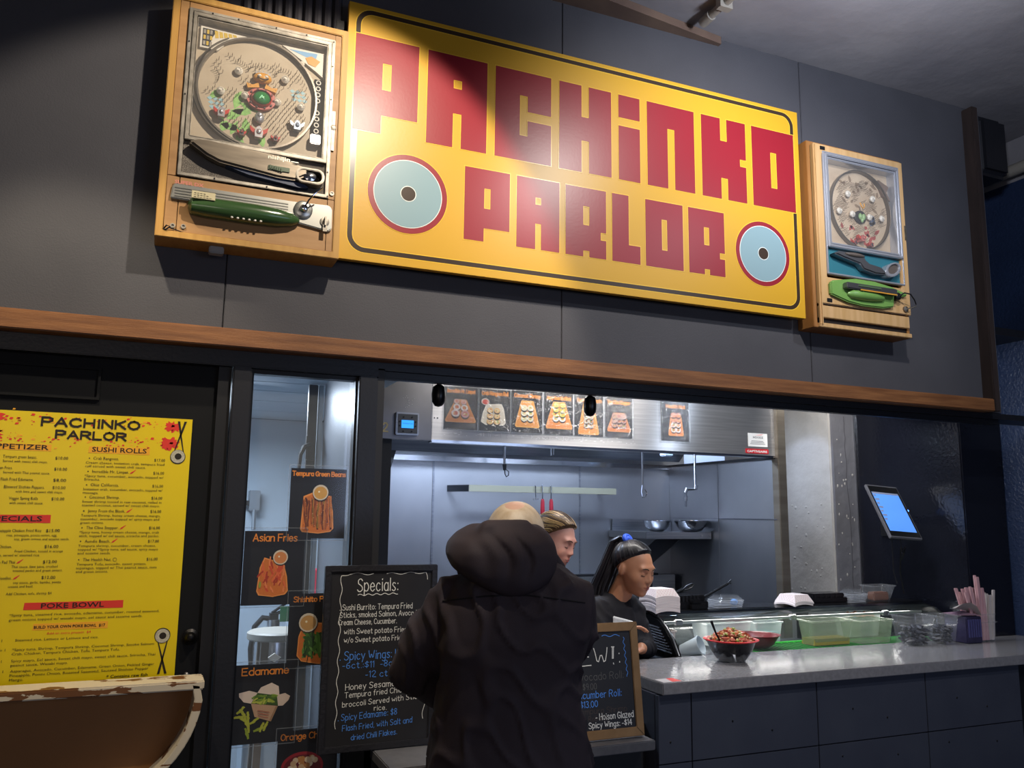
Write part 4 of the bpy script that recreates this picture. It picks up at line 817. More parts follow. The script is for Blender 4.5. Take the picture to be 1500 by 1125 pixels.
# ---- utensil rack and utensils
rk = thing('utensil_rack', 'flat steel utensil bar mounted on the kitchen back wall', 'rack', (2.17, 4.62, 1.745))
SB = mat('bar_steel', '#92917f', .5, metal=.5)
MB().box(1.682, 2.672, 4.600, 4.606, 1.727, 1.766).build('bar', SB, rk, bevel=.001)
mb = MB(); mb.hexa([(1.60, 4.75, 1.727), (1.607, 4.75, 1.727), (1.689, 4.603, 1.727), (1.682, 4.6, 1.727)], [(1.60, 4.75, 1.766), (1.607, 4.75, 1.766), (1.689, 4.603, 1.766), (1.682, 4.6, 1.766)]); mb.build('end_arm', STEEL, rk)
mb = MB(); mb.hexa([(2.672, 4.6, 1.727), (2.665, 4.603, 1.727), (2.62, 4.75, 1.727), (2.627, 4.75, 1.727)], [(2.672, 4.6, 1.766), (2.665, 4.603, 1.766), (2.62, 4.75, 1.766), (2.627, 4.75, 1.766)]); mb.build('end_arm', STEEL, rk)
REDH = mat('red_handle', '#8e1f2c', .35)
for x, lab in ((2.153, 'left of two red-handled tools on the steel bar'), (2.211, 'right of two red-handled tools on the steel bar')):
    t_ = thing('cooking_tool', lab, 'utensil', (x, 4.59, 1.56), group=None)
    mb = MB(); mb.tube([(x, 4.603, 1.770), (x, 4.594, 1.772), (x, 4.590, 1.760), (x, 4.590, 1.688)], .004, 8); mb.build('hook', CHROME, t_, smooth=True)
    mb = MB(); mb.tube([(x, 4.588, 1.692), (x, 4.588, 1.672), (x+.001, 4.588, 1.60), (x+.002, 4.588, 1.54)], [.008, .012, .014, .010], 10); mb.build('handle', REDH, t_, smooth=True)
    mb = MB(); mb.tube([(x+.002, 4.588, 1.545), (x+.002, 4.588, 1.35)], [.005, .005], 8); mb.box(x-.03, x+.034, 4.586, 4.590, 1.24, 1.35); mb.build('blade', CHROME, t_)
t_ = thing('hanging_hook', 'small chrome double hook on the steel bar left of the red tools', 'hook', (2.108, 4.59, 1.67))
mb = MB(); mb.tube([(2.108, 4.603, 1.770), (2.108, 4.593, 1.768), (2.108, 4.590, 1.70)], .003, 8)
for q in (-1, 1): mb.tube([(2.108, 4.59, 1.70), (2.108+q*.006, 4.59, 1.685), (2.108+q*.014, 4.59, 1.684), (2.108+q*.016, 4.59, 1.694)], .0028, 8)
mb.build('wire_hook', CHROME, t_, smooth=True)

# ---- wall shelf with two bowls
sh = thing('wall_shelf', 'grey steel wall shelf with bracket in the right kitchen corner', 'shelf', (2.95, 4.4, 1.46))
SHG = mat('shelf_steel', '#7d7f82', .38, metal=.9)
MB().box(2.700, 3.165, 4.30, 4.74, 1.497, 1.501).build('shelf_top', SHG, sh)
MB().box(2.700, 3.165, 4.295, 4.302, 1.463, 1.503).build('front_edge', STEEL, sh, bevel=.002)
MB().box(2.697, 2.704, 4.30, 4.74, 1.463, 1.503).build('side_edge', SHG, sh)
mb = MB(); mb.prism([(4.32, 1.463), (4.74, 1.463), (4.74, 1.25)], 2.955, 2.96, 'X'); mb.build('bracket', SHG, sh)
mb = MB(); mb.prism([(4.32, 1.463), (4.74, 1.463), (4.74, 1.25)], 2.78, 2.785, 'X'); mb.build('bracket', SHG, sh)
MB().box(2.72, 3.165, 4.735, 4.745, 1.501, 1.575).build('back_lip', STEEL, sh)
for x in (3.09, 3.15): MB().lathe([(.006, 4.295), (.005, 4.291)], (x, 0, 1.483), 'Y', 10).build('bolt', CHROME, sh)
def bowl(x, y, z, r, h, lab):
    b = thing('mixing_bowl', lab, 'bowl', (x, y, z))
    mb = MB(); mb.lathe([(r*.35, 0), (r*.62, h*.12), (r*.86, h*.48), (r*.98, h*.93), (r*1.03, h*.97), (r*1.03, h), (r*.95, h*.97), (r*.83, h*.5), (r*.6, h*.16), (.001, h*.06)], (0, 0, 0), 'Z', 36, caps=False); mb.prism(circ(0, 0, r*.35, 36), 0, .001, 'Z')
    mb.build('bowl_body', CHROME, b, smooth=True, local=True); return b
bowl(2.905, 4.50, 1.503, .088, .068, 'left stainless mixing bowl on the wall shelf'); bowl(3.06, 4.36, 1.503, .105, .072, 'right larger stainless mixing bowl on the wall shelf')

# ---- cooking line along the back wall
rg = thing('cooking_range', 'stainless cooking range with a dark back ledge along the kitchen wall', 'range', (2.4, 4.4, 0))
MB().box(1.0, 3.16, 4.05, 4.74, 0, .93).build('body', STEEL, rg, bevel=.004)
MB().box(1.0, 3.16, 4.02, 4.74, .93, 1.0).build('cooktop', DARKM, rg, bevel=.004)
MB().box(2.0, 3.14, 4.66, 4.75, 1.0, 1.225).build('back_ledge', STEEL, rg, bevel=.003)
MB().box(2.0, 3.0, 4.64, 4.68, 1.224, 1.238).build('ledge_lip', DARKM, rg, bevel=.002)
MB().box(3.165-.27, 3.165-.235, 4.60, 4.66, .95, 1.235).build('flue_post', flat('#1d1e21', .4), rg, bevel=.002)
def pan(x, y, dx, dz, lab, L=.27):
    p = thing('frying_pan', lab, 'pan', (x, y, 1.02))
    mb = MB(); mb.lathe([(.09, 0), (.11, .02), (.125, .045), (.120, .045), (.105, .02), (.001, .006)], (0, 0, 0), 'Z', 28); mb.build('pan_body', DARKM, p, smooth=True, local=True)
    mb = MB(); e = Vector((dx, -.05, dz)); s0 = Vector((.12, 0, .04)); mb.tube([s0, s0+e*.6, s0+e], [.007, .008, .010], 8)
    a = s0+e; q = e.normalized()*.075; n_ = Vector((0, 0, 1))*.011
    mb.tube([a, a+q*.35+n_, a+q*.85+n_, a+q, a+q*.85-n_, a+q*.35-n_], .0045, 6, closed=True); mb.build('pan_handle', mat('pan_black', '#141416', .35), p, smooth=True, local=True); return p
pan(2.46, 4.25, .30, .115, 'frying pan with shorter raised black handle on the range'); pan(2.73, 4.18, .30, .15, 'frying pan with longer raised black handle on the range')
jug = thing('steel_bin', 'tall stainless bin with bent faucet behind the worker in black', 'container', (1.98, 4.25, 1.0))
MB().box(1.93, 2.035, 4.2, 4.32, 1.001, 1.245).build('bin_body', mat('bin_beige', '#a9a595', .4, metal=.5), jug, bevel=.004)
MB().box(2.04, 2.12, 4.2, 4.3, 1.001, 1.24).build('bin_door', STEEL, jug, bevel=.003)
fa = thing('faucet', 'small chrome faucet curving up behind the man at the kitchen line', 'faucet', (1.90, 4.1, 1.0))
mb = MB(); mb.tube([(1.905, 4.1, 1.004), (1.905, 4.1, 1.24), (1.912, 4.1, 1.275), (1.925, 4.1, 1.285), (1.935, 4.1, 1.27), (1.935, 4.1, 1.235)], .009, 10); mb.build('spout', CHROME, fa, smooth=True)

# ---- things seen through the glazed panel
db = mat('dark_bar', '#1b1e22', .4)
po_ = thing('door_post', 'black upright post with lever handle behind the glass', 'post', (.62, 4.1, 0))
MB().box(.592, .632, 3.69, 3.72, 0, 2.155).build('post', db, po_, bevel=.003)
MB().box(.586, .626, 3.66, 3.69, 1.82, 1.93).build('lock_case', db, po_, bevel=.005)
mb = MB(); mb.tube([(.60, 3.66, 1.885), (.575, 3.64, 1.875), (.560, 3.64, 1.84), (.556, 3.64, 1.77)], [.014, .011, .009, .008], 8); mb.build('lever', db, po_, smooth=True)
MB().box(.636, .656, 3.69, 3.72, 0, 2.155).build('pale_edge', BR, po_, bevel=.003)
cl_ = thing('round_ceiling_lamp', 'round flush lamp on the ceiling behind the glass', 'lamp', (.55, 3.25, 2.16))
mb = MB(); mb.lathe([(.10, 2.159), (.105, 2.15), (.09, 2.13), (.001, 2.125)], (.55, 3.27, 0), 'Z', 36); mb.build('lamp_glass', mat('lamp_cream', '#d8cfb8', .4, emit=.25), cl_, smooth=True)
bx = thing('wall_switch_box', 'grey metal box with a lever on the left of the back room wall', 'box', (.535, 5.2, 1.5))
MB().box(.515, .575, 5.17, 5.265, 1.60, 1.72).build('box_body', mat('box_grey', '#8d959c', .4, metal=.5), bx, bevel=.004)
MB().box(.42, .52, 5.2, 5.262, 1.63, 1.66).build('arm', DARKM, bx); mb = MB(); mb.tube([(.545, 5.18, 1.61), (.545, 5.17, 1.49)], .012, 8); mb.build('lever', _M['box_grey'], bx, smooth=True)
# stool and fire extinguisher
so = thing('wooden_stool', 'round-topped wooden stool with splayed legs behind the glass', 'stool', (.53, 3.8, 0))
SW = mat('stool_wood', '#8c7f70', .6, var='#77695b', vscale=8)
mb = MB(); mb.lathe([(.125, 1.052), (.13, 1.057), (.13, 1.08), (.120, 1.087)], (.535, 3.85, 0), 'Z', 36); mb.build('seat', mat('stool_top', '#a5a197', .5), so, smooth=True)
for a in (45, 135, 225, 315):
    c, s = math.cos(math.radians(a)), math.sin(math.radians(a)); q = lambda r_, h_, z_: [(.535+c*r_+dx*h_, 3.85+s*r_+dy*h_, z_) for dx, dy in ((-1, -1), (1, -1), (1, 1), (-1, 1))]
    MB().hexa(q(.12, .014, 0), q(.085, .016, 1.055)).build('leg', SW, so)
mb = MB(); mb.box(.44, .63, 3.765, 3.785, .86, .89); mb.build('rung', SW, so)
fe = thing('fire_extinguisher', 'silver fire extinguisher with green tag behind the stool', 'fire extinguisher', (.56, 4.2, .66))
mb = MB(); mb.lathe([(.085, .66), (.09, .67), (.09, .98), (.075, 1.03), (.03, 1.06), (.03, 1.09)], (.56, 4.2, 0), 'Z', 28); mb.build('cylinder', mat('ext_silver', '#b9bcc0', .25, metal=.9), fe, smooth=True)
mb = MB(); mb.tube([(.56, 4.2, 1.09), (.51, 4.2, 1.10), (.475, 4.2, 1.06), (.462, 4.2, .96), (.475, 4.2, .82)], .013, 8); mb.build('hose', DARKM, fe, smooth=True)
mb = MB(); mb.tube([(.55, 4.2, 1.11), (.64, 4.2, 1.14)], .008, 8); mb.tube([(.55, 4.2, 1.12), (.63, 4.2, 1.175)], .007, 8); mb.box(.54, .58, 4.18, 4.22, 1.06, 1.12); mb.build('valve', DARKM, fe, smooth=True)
MB().box(.575, .635, 4.10, 4.105, 1.09, 1.16).build('tag', mat('tag_green', '#2a7c4c', .5), fe)
mb = MB(); mb.prism([(.53, .93), (.56, .95), (.59, .93), (.56, .91)], 4.098, 4.108); mb.build('label_diamond', WHT, fe)
# stand
fs = thing('foot_stand', 'low white stand that carries the fire extinguisher', 'stand', (.56, 4.2, 0)); MB().box(.44, .68, 4.10, 4.32, 0, .66).build('stand_body', BR, fs, bevel=.004)
rb = thing('red_crate', 'bright red crate seen between the fries and pepper posters', 'crate', (.76, 4.5, 1.2)); 
MB().box(.70, .85, 4.45, 4.6, 1.18, 1.30).build('crate_body', mat('crate_red', '#d4264a', .5), rb, bevel=.004)
MB().box(.68, .90, 4.43, 4.62, .0, 1.178).build('crate_stand', BR, rb)
# ================================================================ PHOTO POSTERS
class Art(MB):
    """flat print: every shape lies a hair above the one before"""
    def __init__(s, y, step=4e-5): super().__init__(); s.y = y; s.cols = []; s.st = step
    def c(s, col):
        if col not in s.cols: s.cols.append(col)
        s.mi = s.cols.index(col); s.y -= s.st; return s
    def poly(s, col, pts): s.c(col).face([(x, s.y, z) for x, z in pts]); return s
    def ell(s, col, x, z, rx, rz=None, n=18, a=0):
        rz = rx if rz is None else rz; ca, sa = math.cos(a), math.sin(a)
        return s.poly(col, [(x+rx*math.cos(t)*ca-rz*math.sin(t)*sa, z+rx*math.cos(t)*sa+rz*math.sin(t)*ca) for t in [2*PI*k/n for k in range(n)]])
    def worm(s, col, x0, z0, x1, z1, w, n=7, wob=.15, r=random):
        d = Vector((x1-x0, z1-z0)); L_ = d.length; d.normalize(); p = Vector((-d.y, d.x)); A_, B_ = [], []
        for k in range(n):
            t = k/(n-1); ww = w*(.55+.45*math.sin(PI*min(max(t, .12), .88)))*(1+r.uniform(-wob, wob)); c = Vector((x0, z0))+d*L_*t+p*w*r.uniform(-wob, wob)
            A_.append(tuple(c+p*ww/2)); B_.append(tuple(c-p*ww/2))
        return s.poly(col, A_+B_[::-1])
    def done(s, name, par, rough=.4): return tag(s.build(name, [flat(c, rough) for c in s.cols], par), kind='stuff') if False else s.build(name, [flat(c, rough) for c in s.cols], par)
TITLE = mat('title_orange', '#ef8f2c', .4); SLATE = mat('poster_slate', '#161619', .4, var='#1d1d21', vscale=9); HEAD = mat('poster_head', '#151215', .35)
SLEEVE = glass('sleeve', '#e8eef5', .008, .12)
def crumple():
    m = glass('sleeve_crumpled', '#e8eef5', .03, .12); nt = m.node_tree; N = nt.nodes; L = nt.links
    tc = N.new('ShaderNodeTexCoord'); nz = N.new('ShaderNodeTexNoise'); nz.inputs['Scale'].default_value = 26; nz.inputs['Detail'].default_value = 6; L.new(tc.outputs['Object'], nz.inputs[0])
    bp = N.new('ShaderNodeBump'); bp.inputs['Strength'].default_value = .9; bp.inputs['Distance'].default_value = .02; L.new(nz.outputs[0], bp.inputs['Height'])
    for n in N:
        if n.type == 'BSDF_GLOSSY': L.new(bp.outputs[0], n.inputs['Normal'])
    for n in N:
        if n.type == 'MATH' and n.operation == 'MULTIPLY_ADD': n.inputs[1].default_value = .3; n.inputs[2].default_value = .045
    return m
CRUMP = crumple()
def poster(label, x0, x1, z0, z1, y, title, art, th=.024, split=.72, tw=.0032, sleeve=True, mar=.007, tx=None, crump=False, tz=None):
    p = thing('food_poster', label, 'poster', ((x0+x1)/2, y, z0), group=None)
    MB().box(x0, x1, y-.001, y+.001, z0, z1).build('print_sheet', SLATE, p)
    MB().face([(x0, y-.0012, z0+(z1-z0)*split), (x1, y-.0012, z0+(z1-z0)*split), (x1, y-.0012, z1), (x0, y-.0012, z1)]).build('title_band', HEAD, p)
    mb = MB(); a, b = tx or (x0+.012, x1-.012)
    hand(mb, title, a, (z1-.010-th*.72) if tz is None else tz, y-.0016, th*.72, tw, right=b, jit=0, gap=1.0); mb.build('title', TITLE, p)
    A_ = Art(y-.0018); art(A_, x0, x1, z0, z1); A_.done('food_picture', p)
    if sleeve:
        MB().box(x0-mar, x1+mar, y-.0065, y-.006, z0-mar, z1+mar*1.6).build('plastic_sleeve', CRUMP if crump else SLEEVE, p)
        MB().frame(x0-mar, x1+mar, z0-mar, z1+mar*1.6, .0022, y-.0068, y-.0055).build('sleeve_edge', glass('sleeve_edge', '#c9d2da', .16, .1), p)
    return p
def tray(A_, pts, col='#d9772b', rim='#ee9a4a'):
    A_.poly('#0d0c0e', [(x+.003, z-.004) for x, z in pts]).poly(rim, pts)
    cx = sum(p[0] for p in pts)/len(pts); cz = sum(p[1] for p in pts)/len(pts)
    A_.poly(col, [(cx+(x-cx)*.92, cz+(z-cz)*.94) for x, z in pts])
def sauce(A_, x, z, r, col, rim='#d8cdb8'): A_.ell('#2a1c14', x+.001, z-.002, r*1.03).ell(rim, x, z, r).ell(col, x, z-.001, r*.84, r*.80).ell('#f4e9c8', x-r*.2, z+r*.1, r*.12)
R5 = random.Random(5)
def a_beans(A_, x0, x1, z0, z1):
    tray(A_, [(.446, 1.541), (.452, 1.533), (.505, 1.528), (.545, 1.534), (.555, 1.545), (.551, 1.60), (.541, 1.652), (.480, 1.662), (.452, 1.650)])
    for k in range(26):
        x = .452+k*.0037; c = ('#c4742e', '#7a3a18', '#a85a24', '#5c2a12', '#94702a')[k % 5]; A_.worm(c, x+R5.uniform(-.003, .003), 1.655-R5.uniform(0, .02), x+R5.uniform(-.006, .012), 1.545+R5.uniform(-.008, .02), .0078, r=R5, wob=.25)
    for k in range(40): A_.ell(R5.choice(('#dba45e', '#5a2a12', '#e0b070')), R5.uniform(.455, .545), R5.uniform(1.55, 1.645), .0016, .001, 7)
    sauce(A_, .507, 1.663, .026, '#d5a04a')
def a_fries(A_, x0, x1, z0, z1):
    tray(A_, [(.318, 1.345), (.325, 1.333), (.37, 1.327), (.408, 1.334), (.417, 1.345), (.412, 1.39), (.400, 1.432), (.338, 1.452), (.325, 1.42)])
    for k in range(34):
        x = .335+R5.uniform(0, .07); z = R5.uniform(1.36, 1.42); a = R5.uniform(1.0, 2.1); l = R5.uniform(.035, .055)
        A_.worm(('#d8532a', '#e8703a', '#b53c1c', '#ef8a4c')[k % 4], x, z, x+l*math.cos(a)*.8, z+l*math.sin(a)*.8 if k % 3 else z-.02, .0062, r=R5, wob=.2)
    A_.ell('#9aa53a', .328, 1.366, .004, .011); sauce(A_, .388, 1.452, .0235, '#d98a4c')
def a_shish(A_, x0, x1, z0, z1):
    tray(A_, [(.455, 1.14), (.470, 1.122), (.52, 1.112), (.545, 1.11), (.545, 1.24), (.475, 1.245), (.458, 1.20)])
    for k in range(30): A_.worm(('#33571f', '#4b7a2a', '#243d17', '#64933c')[k % 4], R5.uniform(.472, .535), R5.uniform(1.175, 1.225), R5.uniform(.475, .540), R5.uniform(1.13, 1.17), .011, r=R5, wob=.3)
    for a, b, c, d in ((.486, 1.245, .480, 1.205), (.455, 1.165, .432, 1.145), (.492, 1.14, .488, 1.115), (.51, 1.235, .50, 1.20)): A_.worm('#2a3514', a, b, c, d, .0024, r=R5)
    sauce(A_, .487, 1.243, .030, '#c99a5a')
def a_eda(A_, x0, x1, z0, z1):
    A_.ell('#101012', .395, .96, .03, .03)
    A_.poly('#c79f7c', [(.322, 1.003), (.405, .990), (.385, .945), (.335, .962)]).poly('#a67f5c', [(.398, .990), (.405, .990), (.386, .945), (.380, .948)])
    A_.poly('#e8d3c0', [(.322, 1.003), (.300, 1.008), (.285, 1.025), (.284, 1.036), (.315, 1.042), (.340, 1.034)]).poly('#e8d3c0', [(.340, 1.034), (.350, 1.050), (.382, 1.062), (.404, 1.050), (.408, 1.022), (.400, 1.022)])
    A_.poly('#e0c8b4', [(.405, .990), (.396, 1.022), (.425, 1.028), (.441, 1.018), (.437, 1.006), (.42, .990)])
    A_.poly('#3f5a1c', [(.322, 1.003), (.340, 1.034), (.400, 1.022), (.405, .992)])
    for k in range(26):
        x = R5.uniform(.33, .395); z = R5.uniform(1.002, 1.024); a = R5.uniform(-.6, 1.2); A_.worm(('#7a9a2c', '#a8b83a', '#55761f', '#c4c84e')[k % 4], x-.008*math.cos(a), z-.008*math.sin(a), x+.009*math.cos(a), z+.009*math.sin(a), .006, 6, r=R5)
    for x, z, a, l in ((.300, .975, 2.2, .03), (.288, .965, .1, .03), (.315, .965, 1.6, .03), (.292, .985, .8, .03), (.305, .955, -.4, .03), (.318, .937, 1.7, .042), (.315, .915, 1.9, .035), (.335, .950, .6, .03), (.352, .925, .3, .038), (.358, .93, 1.2, .03), (.37, .932, 1.1, .03), (.31, .95, -1.2, .03)):
        A_.worm(('#b5b83a', '#d0cf4e', '#94a52c')[int(l*1e3) % 3], x-l*.5*math.cos(a), z-l*.5*math.sin(a), x+l*.5*math.cos(a), z+l*.5*math.sin(a), .0085, r=R5)
    for k in range(3): A_.poly('#a3503a', [(.343+k*.001, .982-k*.008), (.380-k*.002, .974-k*.008), (.380-k*.002, .972-k*.008), (.343+k*.001, .980-k*.008)])
def a_orange(A_, x0, x1, z0, z1):
    A_.ell('#a31f2a', .49, .80, .066, .045, 40).ell('#6e141c', .49, .798, .058, .038, 40)
    for k in range(26): A_.ell(R5.choice(('#d9b48c', '#e6cfae', '#c98a4c', '#efe0c8')), R5.uniform(.45, .53), R5.uniform(.79, .825), R5.uniform(.006, .011), None, 9)
PYP = FY+.0485
poster('poster of tempura green beans, topmost on the glazed panel', .408, .592, 1.512, 1.742, PYP, 'Tempura Green Beans', a_beans, th=.020, tx=(.413, .588), split=.8)
poster('poster of orange fries with dip on the glazed panel', .273, .463, 1.302, 1.536, PYP, 'Asian Fries', a_fries, th=.031, tx=(.300, .438), split=.78, tw=.0034)
poster('poster of dark green peppers, partly behind the chalkboard', .424, .605, 1.108, 1.335, PYP, 'Shishito Peppers', a_shish, th=.022, tx=(.438, .60), split=.82)
poster('poster of a white box of green soybeans, left on the glazed panel', .268, .455, .882, 1.120, PYP, 'Edamame', a_eda, th=.030, tx=(.290, .432), split=.78, tw=.0034)
poster('lowest poster with a red bowl on the glazed panel', .410, .60, .70, .912, PYP, 'Orange Chicken', a_orange, th=.026, tx=(.420, .59), split=.6, tw=.0028)
HP = HY-.0035
def sushi(A_, x, z, r, ring, core, cuts=3):
    A_.ell('#1d1a1c', x, z-r*.3, r*1.02, r*.95).ell(ring, x, z, r, r*.85, 14).ell(core, x, z, r*.55, r*.48, 10)
    for k in range(cuts): A_.ell(R5.choice(('#e9a04a', '#8fae3c', '#e7d9b0', '#c95a3a')), x+R5.uniform(-.4, .4)*r, z+R5.uniform(-.3, .3)*r, r*.2, r*.16, 7)
def trap(A_, cx, zb, zt, wb, wt, col='#dd8f45', rim='#ecad66'):
    tray(A_, [(cx-wb, zb+.008), (cx-wb+.006, zb), (cx+wb-.006, zb), (cx+wb, zb+.008), (cx+wt, zt-.004), (cx+wt-.004, zt), (cx-wt+.004, zt), (cx-wt, zt-.004)], col, rim)
def h1(A_, x0, x1, z0, z1):
    trap(A_, 1.303, 2.025, 2.135, .078, .030, '#c97f42', '#dc9a5c')
    for i, (dx, dz, r, c) in enumerate(((-.022, .105, .014, '#d9b0a4'), (.014, .103, .014, '#d9b0a4'), (-.02, .078, .018, '#e3d8d0'), (.018, .075, .018, '#e3d8d0'), (-.026, .048, .021, '#d8c8c2'), (.022, .046, .021, '#c99a94'))): sushi(A_, 1.303+dx, 2.02+dz, r, c, '#c56f5c')
def h2(A_, x0, x1, z0, z1):
    pts = [(1.405, 2.035), (1.43, 2.020), (1.48, 2.016), (1.525, 2.022), (1.535, 2.035), (1.525, 2.10), (1.512, 2.125), (1.432, 2.120), (1.415, 2.08)]
    A_.poly('#101014', [(x+.003, z-.004) for x, z in pts]).poly('#e6dfd0', pts).poly('#d9cfbc', [(1.47+(x-1.47)*.9, 2.07+(z-2.07)*.9) for x, z in pts])
    for i in range(3):
        for j in range(2): sushi(A_, 1.452+j*.036, 2.038+i*.027, .0175-i*.001, '#e3b878', '#f0dcae')
    A_.ell('#d8c8b8', 1.427, 2.132, .021, .016).ell('#c5402c', 1.427, 2.131, .017, .012)
def h3(A_, x0, x1, z0, z1):
    for k in range(60): A_.ell('#e3dccb', R5.uniform(1.568, 1.728), R5.uniform(2.0, 2.10), R5.uniform(.0015, .004), .0016, 6)
    trap(A_, 1.648, 2.018, 2.150, .066, .034, '#e0943c', '#efb055')
    for i in range(3):
        for j in range(2): sushi(A_, 1.630+j*.034, 2.062+i*.026, .0175, '#e8e0c4', '#d8cf9c')
def h4(A_, x0, x1, z0, z1):
    trap(A_, 1.822, 2.020, 2.155, .074, .034, '#db873a', '#ea9f52')
    for i in range(4):
        for j in range(2): sushi(A_, 1.804+j*.036, 2.072+i*.022, .0185-i*.0012, '#e8e4d8' if i == 0 else '#c9c052', '#d8b048')
def h5(A_, x0, x1, z0, z1):
    trap(A_, 1.988, 2.0, 2.160, .060, .030, '#dd8c3e', '#eba458')
    for i in range(5):
        for j in range(2): sushi(A_, 1.974+j*.028, 2.045+i*.022, .0145, '#c9bca8', '#6b4a36')
    for k in range(60): A_.ell('#2a1a14', R5.uniform(1.955, 2.022), R5.uniform(2.03, 2.14), .0035, .001, 5, R5.uniform(0, 3))
def h6(A_, x0, x1, z0, z1):
    trap(A_, 2.165, 2.022, 2.120, .070, .036, '#c0713c', '#d08850')
    for i in range(3):
        for j in range(3): sushi(A_, 2.138+j*.027, 2.058+i*.022, .0165, '#a98478', '#7c4a3c')
def h7(A_, x0, x1, z0, z1):
    trap(A_, 2.512, 2.018, 2.125, .048, .034, '#d07c40', '#e09858')
    for i in range(4):
        for j in range(2): sushi(A_, 2.496+j*.030, 2.050+i*.026, .0165, '#dcc4b0' if i < 2 else '#c98262', '#b56a4c')
for (lab, x0, x1, z1, title, art, tx) in (('first food poster from the left on the hood, sushi on wooden board', 1.222, 1.387, 2.193, 'Incredible Mr. Limpet', h1, None), ('second hood poster, fried rolls on a white plate', 1.398, 1.557, 2.194, 'Crab Rangoon Roll', h2, None),
    ('third hood poster, coconut covered rolls on orange board', 1.567, 1.730, 2.198, 'Coconut Shrimp', h3, None), ('fourth hood poster, yellow topped rolls on wooden board', 1.742, 1.900, 2.200, 'Jenny from the Block', h4, None),
    ('fifth hood poster, dark speckled rolls on narrow board', 1.911, 2.073, 2.203, 'Aundie Beach', h5, None), ('sixth hood poster in crumpled plastic, brown rolls', 2.086, 2.243, 2.204, 'The Cline Stepper', h6, None),
    ('lone food poster at the right of the hood, set apart from the rest', 2.424, 2.594, 2.205, 'Health Nut', h7, (2.452, 2.572))):
    poster(lab, x0, x1, 1.992, z1, HP, title, art, th=.024, tw=.0036, mar=.0055, tx=tx, crump=True, split=.66, tz=2.166)
# ================================================================ COUNTER AND WHAT STANDS ON IT
CT = thing('service_counter', 'long counter with grey stone top and dark screwed panels', 'counter', (2.9, 2.9, 0))
TOP = mat('stone_top', '#7c7b7e', .22, var='#88878a', vscale=60, coat=.3, bump=.02, bscale=200)
PNL = mat('panel_navy', '#3a3e4b', .5, var='#404450', vscale=5, bump=.04, bscale=160)
MB().box(1.738, 4.245, 2.67, 3.135, .958, 1.0).build('worktop', TOP, CT, bevel=.003)
MB().box(1.75, 4.24, 2.715, 3.12, 0, .958).build('carcass', flat('#141519'), CT)
px = [1.728, 1.873, 2.467, 3.058, 3.64]; pz = [0, .36, .716, .956]
for a, b in zip(px, px[1:]):
    for c, d in zip(pz, pz[1:]):
        MB().box(a+.0022, b-.0022, 2.690, 2.712, c+.002, d-.0022).build('panel', PNL, CT, bevel=.001)
        if c >= .36 and b-a > .3:
            n_ = [(a+.31*(b-a), c+.52*(d-c)), (a+.62*(b-a), c+.32*(d-c))] if c > .7 else [(a+.2*(b-a), c+.86*(d-c)), (a+.7*(b-a), c+.8*(d-c))]
            for x, z in n_: MB().lathe([(.0045, 2.690), (.003, 2.688)], (x, 0, z), 'Y', 8).build('screw', flat('#0c0c0f'), CT)
MB().lathe([(.0045, 2.690), (.003, 2.688)], (1.78, 0, .79), 'Y', 8).build('screw', flat('#0c0c0f'), CT)
MB().box(1.728, 1.748, 2.712, 3.12, 0, .956).build('end_panel', PNL, CT, bevel=.001)
mb = MB(); mb.k(0).box(1.752, 1.83, 2.684, 2.745, .9995, 1.0006); mb.k(1).prism([(1.79, 2.685), (1.83, 2.685), (1.83, 2.745), (1.80, 2.745)], 1.0006, 1.0009, 'Z')
st = mb.build('counter_sticker', [mat('sticker_grey', '#b9b4b4', .4), RD], None); tag(st, 'small red and white sticker on the front corner of the counter', 'sticker')
# work surface behind the counter that carries the cold case
struct(MB().box(2.13, 3.925, 3.15, 3.60, 0, .972), 'back_bench', STEEL, 'steel bench behind the counter under the cold case', 'bench', bevel=.003)
# pick-up shelf
ps = thing('pickup_shelf', 'low grey shelf under the two chalkboards', 'shelf', (1.15, 2.6, .815))
MB().box(.695, 1.615, 2.53, 2.775, .818, .85).build('shelf_board', mat('shelf_grey', '#55555a', .35, var='#5e5e62', vscale=40), ps, bevel=.003)
MB().box(.72, 1.60, 2.60, 2.775, .70, .818).build('support_rail', flat('#1d1e22'), ps)

# ---- chalkboards
SLT = mat('chalk_slate', '#1c1c20', .55, var='#232327', vscale=6); WC = mat('chalk_white', '#dcdcd8', .8, emit=0); BC = mat('chalk_blue', '#4f8be0', .8); GC = mat('chalk_grey', '#5b5b5c', .8); GC2 = mat('chalk_brown', '#4a403e', .8)
k1 = 2.74/2.72
def sc1(x, z): return x*k1, 1.6+(z-1.6)*k1
Bd = thing('chalkboard', 'black framed chalkboard headed Specials left of the man', 'chalkboard', (.71, 2.74, .855))
fx0, fx1, fz0, fz1 = .519, .896, .852, 1.428
mb = MB(); mb.frame(fx0, fx1, fz0, fz1, .020, 2.738, 2.760); mb.build('frame', mat('board_frame', '#232328', .4, bump=.2, bscale=80), Bd, bevel=.002)
MB().box(fx0+.018, fx1-.018, 2.744, 2.756, fz0+.018, fz1-.018).build('slate', SLT, Bd)
y = 2.7435; rn = random.Random(4)
def wavy(mb, pts, w, y, M=None, amp=.004, f=9):
    out = []
    for (a, b), (c, d) in zip(pts, pts[1:]):
        K_ = max(4, int(math.hypot(c-a, d-b)/.0045))
        for k in range(K_): t = k/K_; q = math.sin((len(out))*2*PI/f)*amp; n = Vector((-(d-b), c-a)); n = n.normalized() if n.length else n; out.append((a+(c-a)*t+n.x*q, b+(d-b)*t+n.y*q))
    stroke(mb, out, w, y, (lambda a, b: (a, y, b)) if M is None else (lambda a, b: M @ Vector((a, y, b))))
mb = MB()
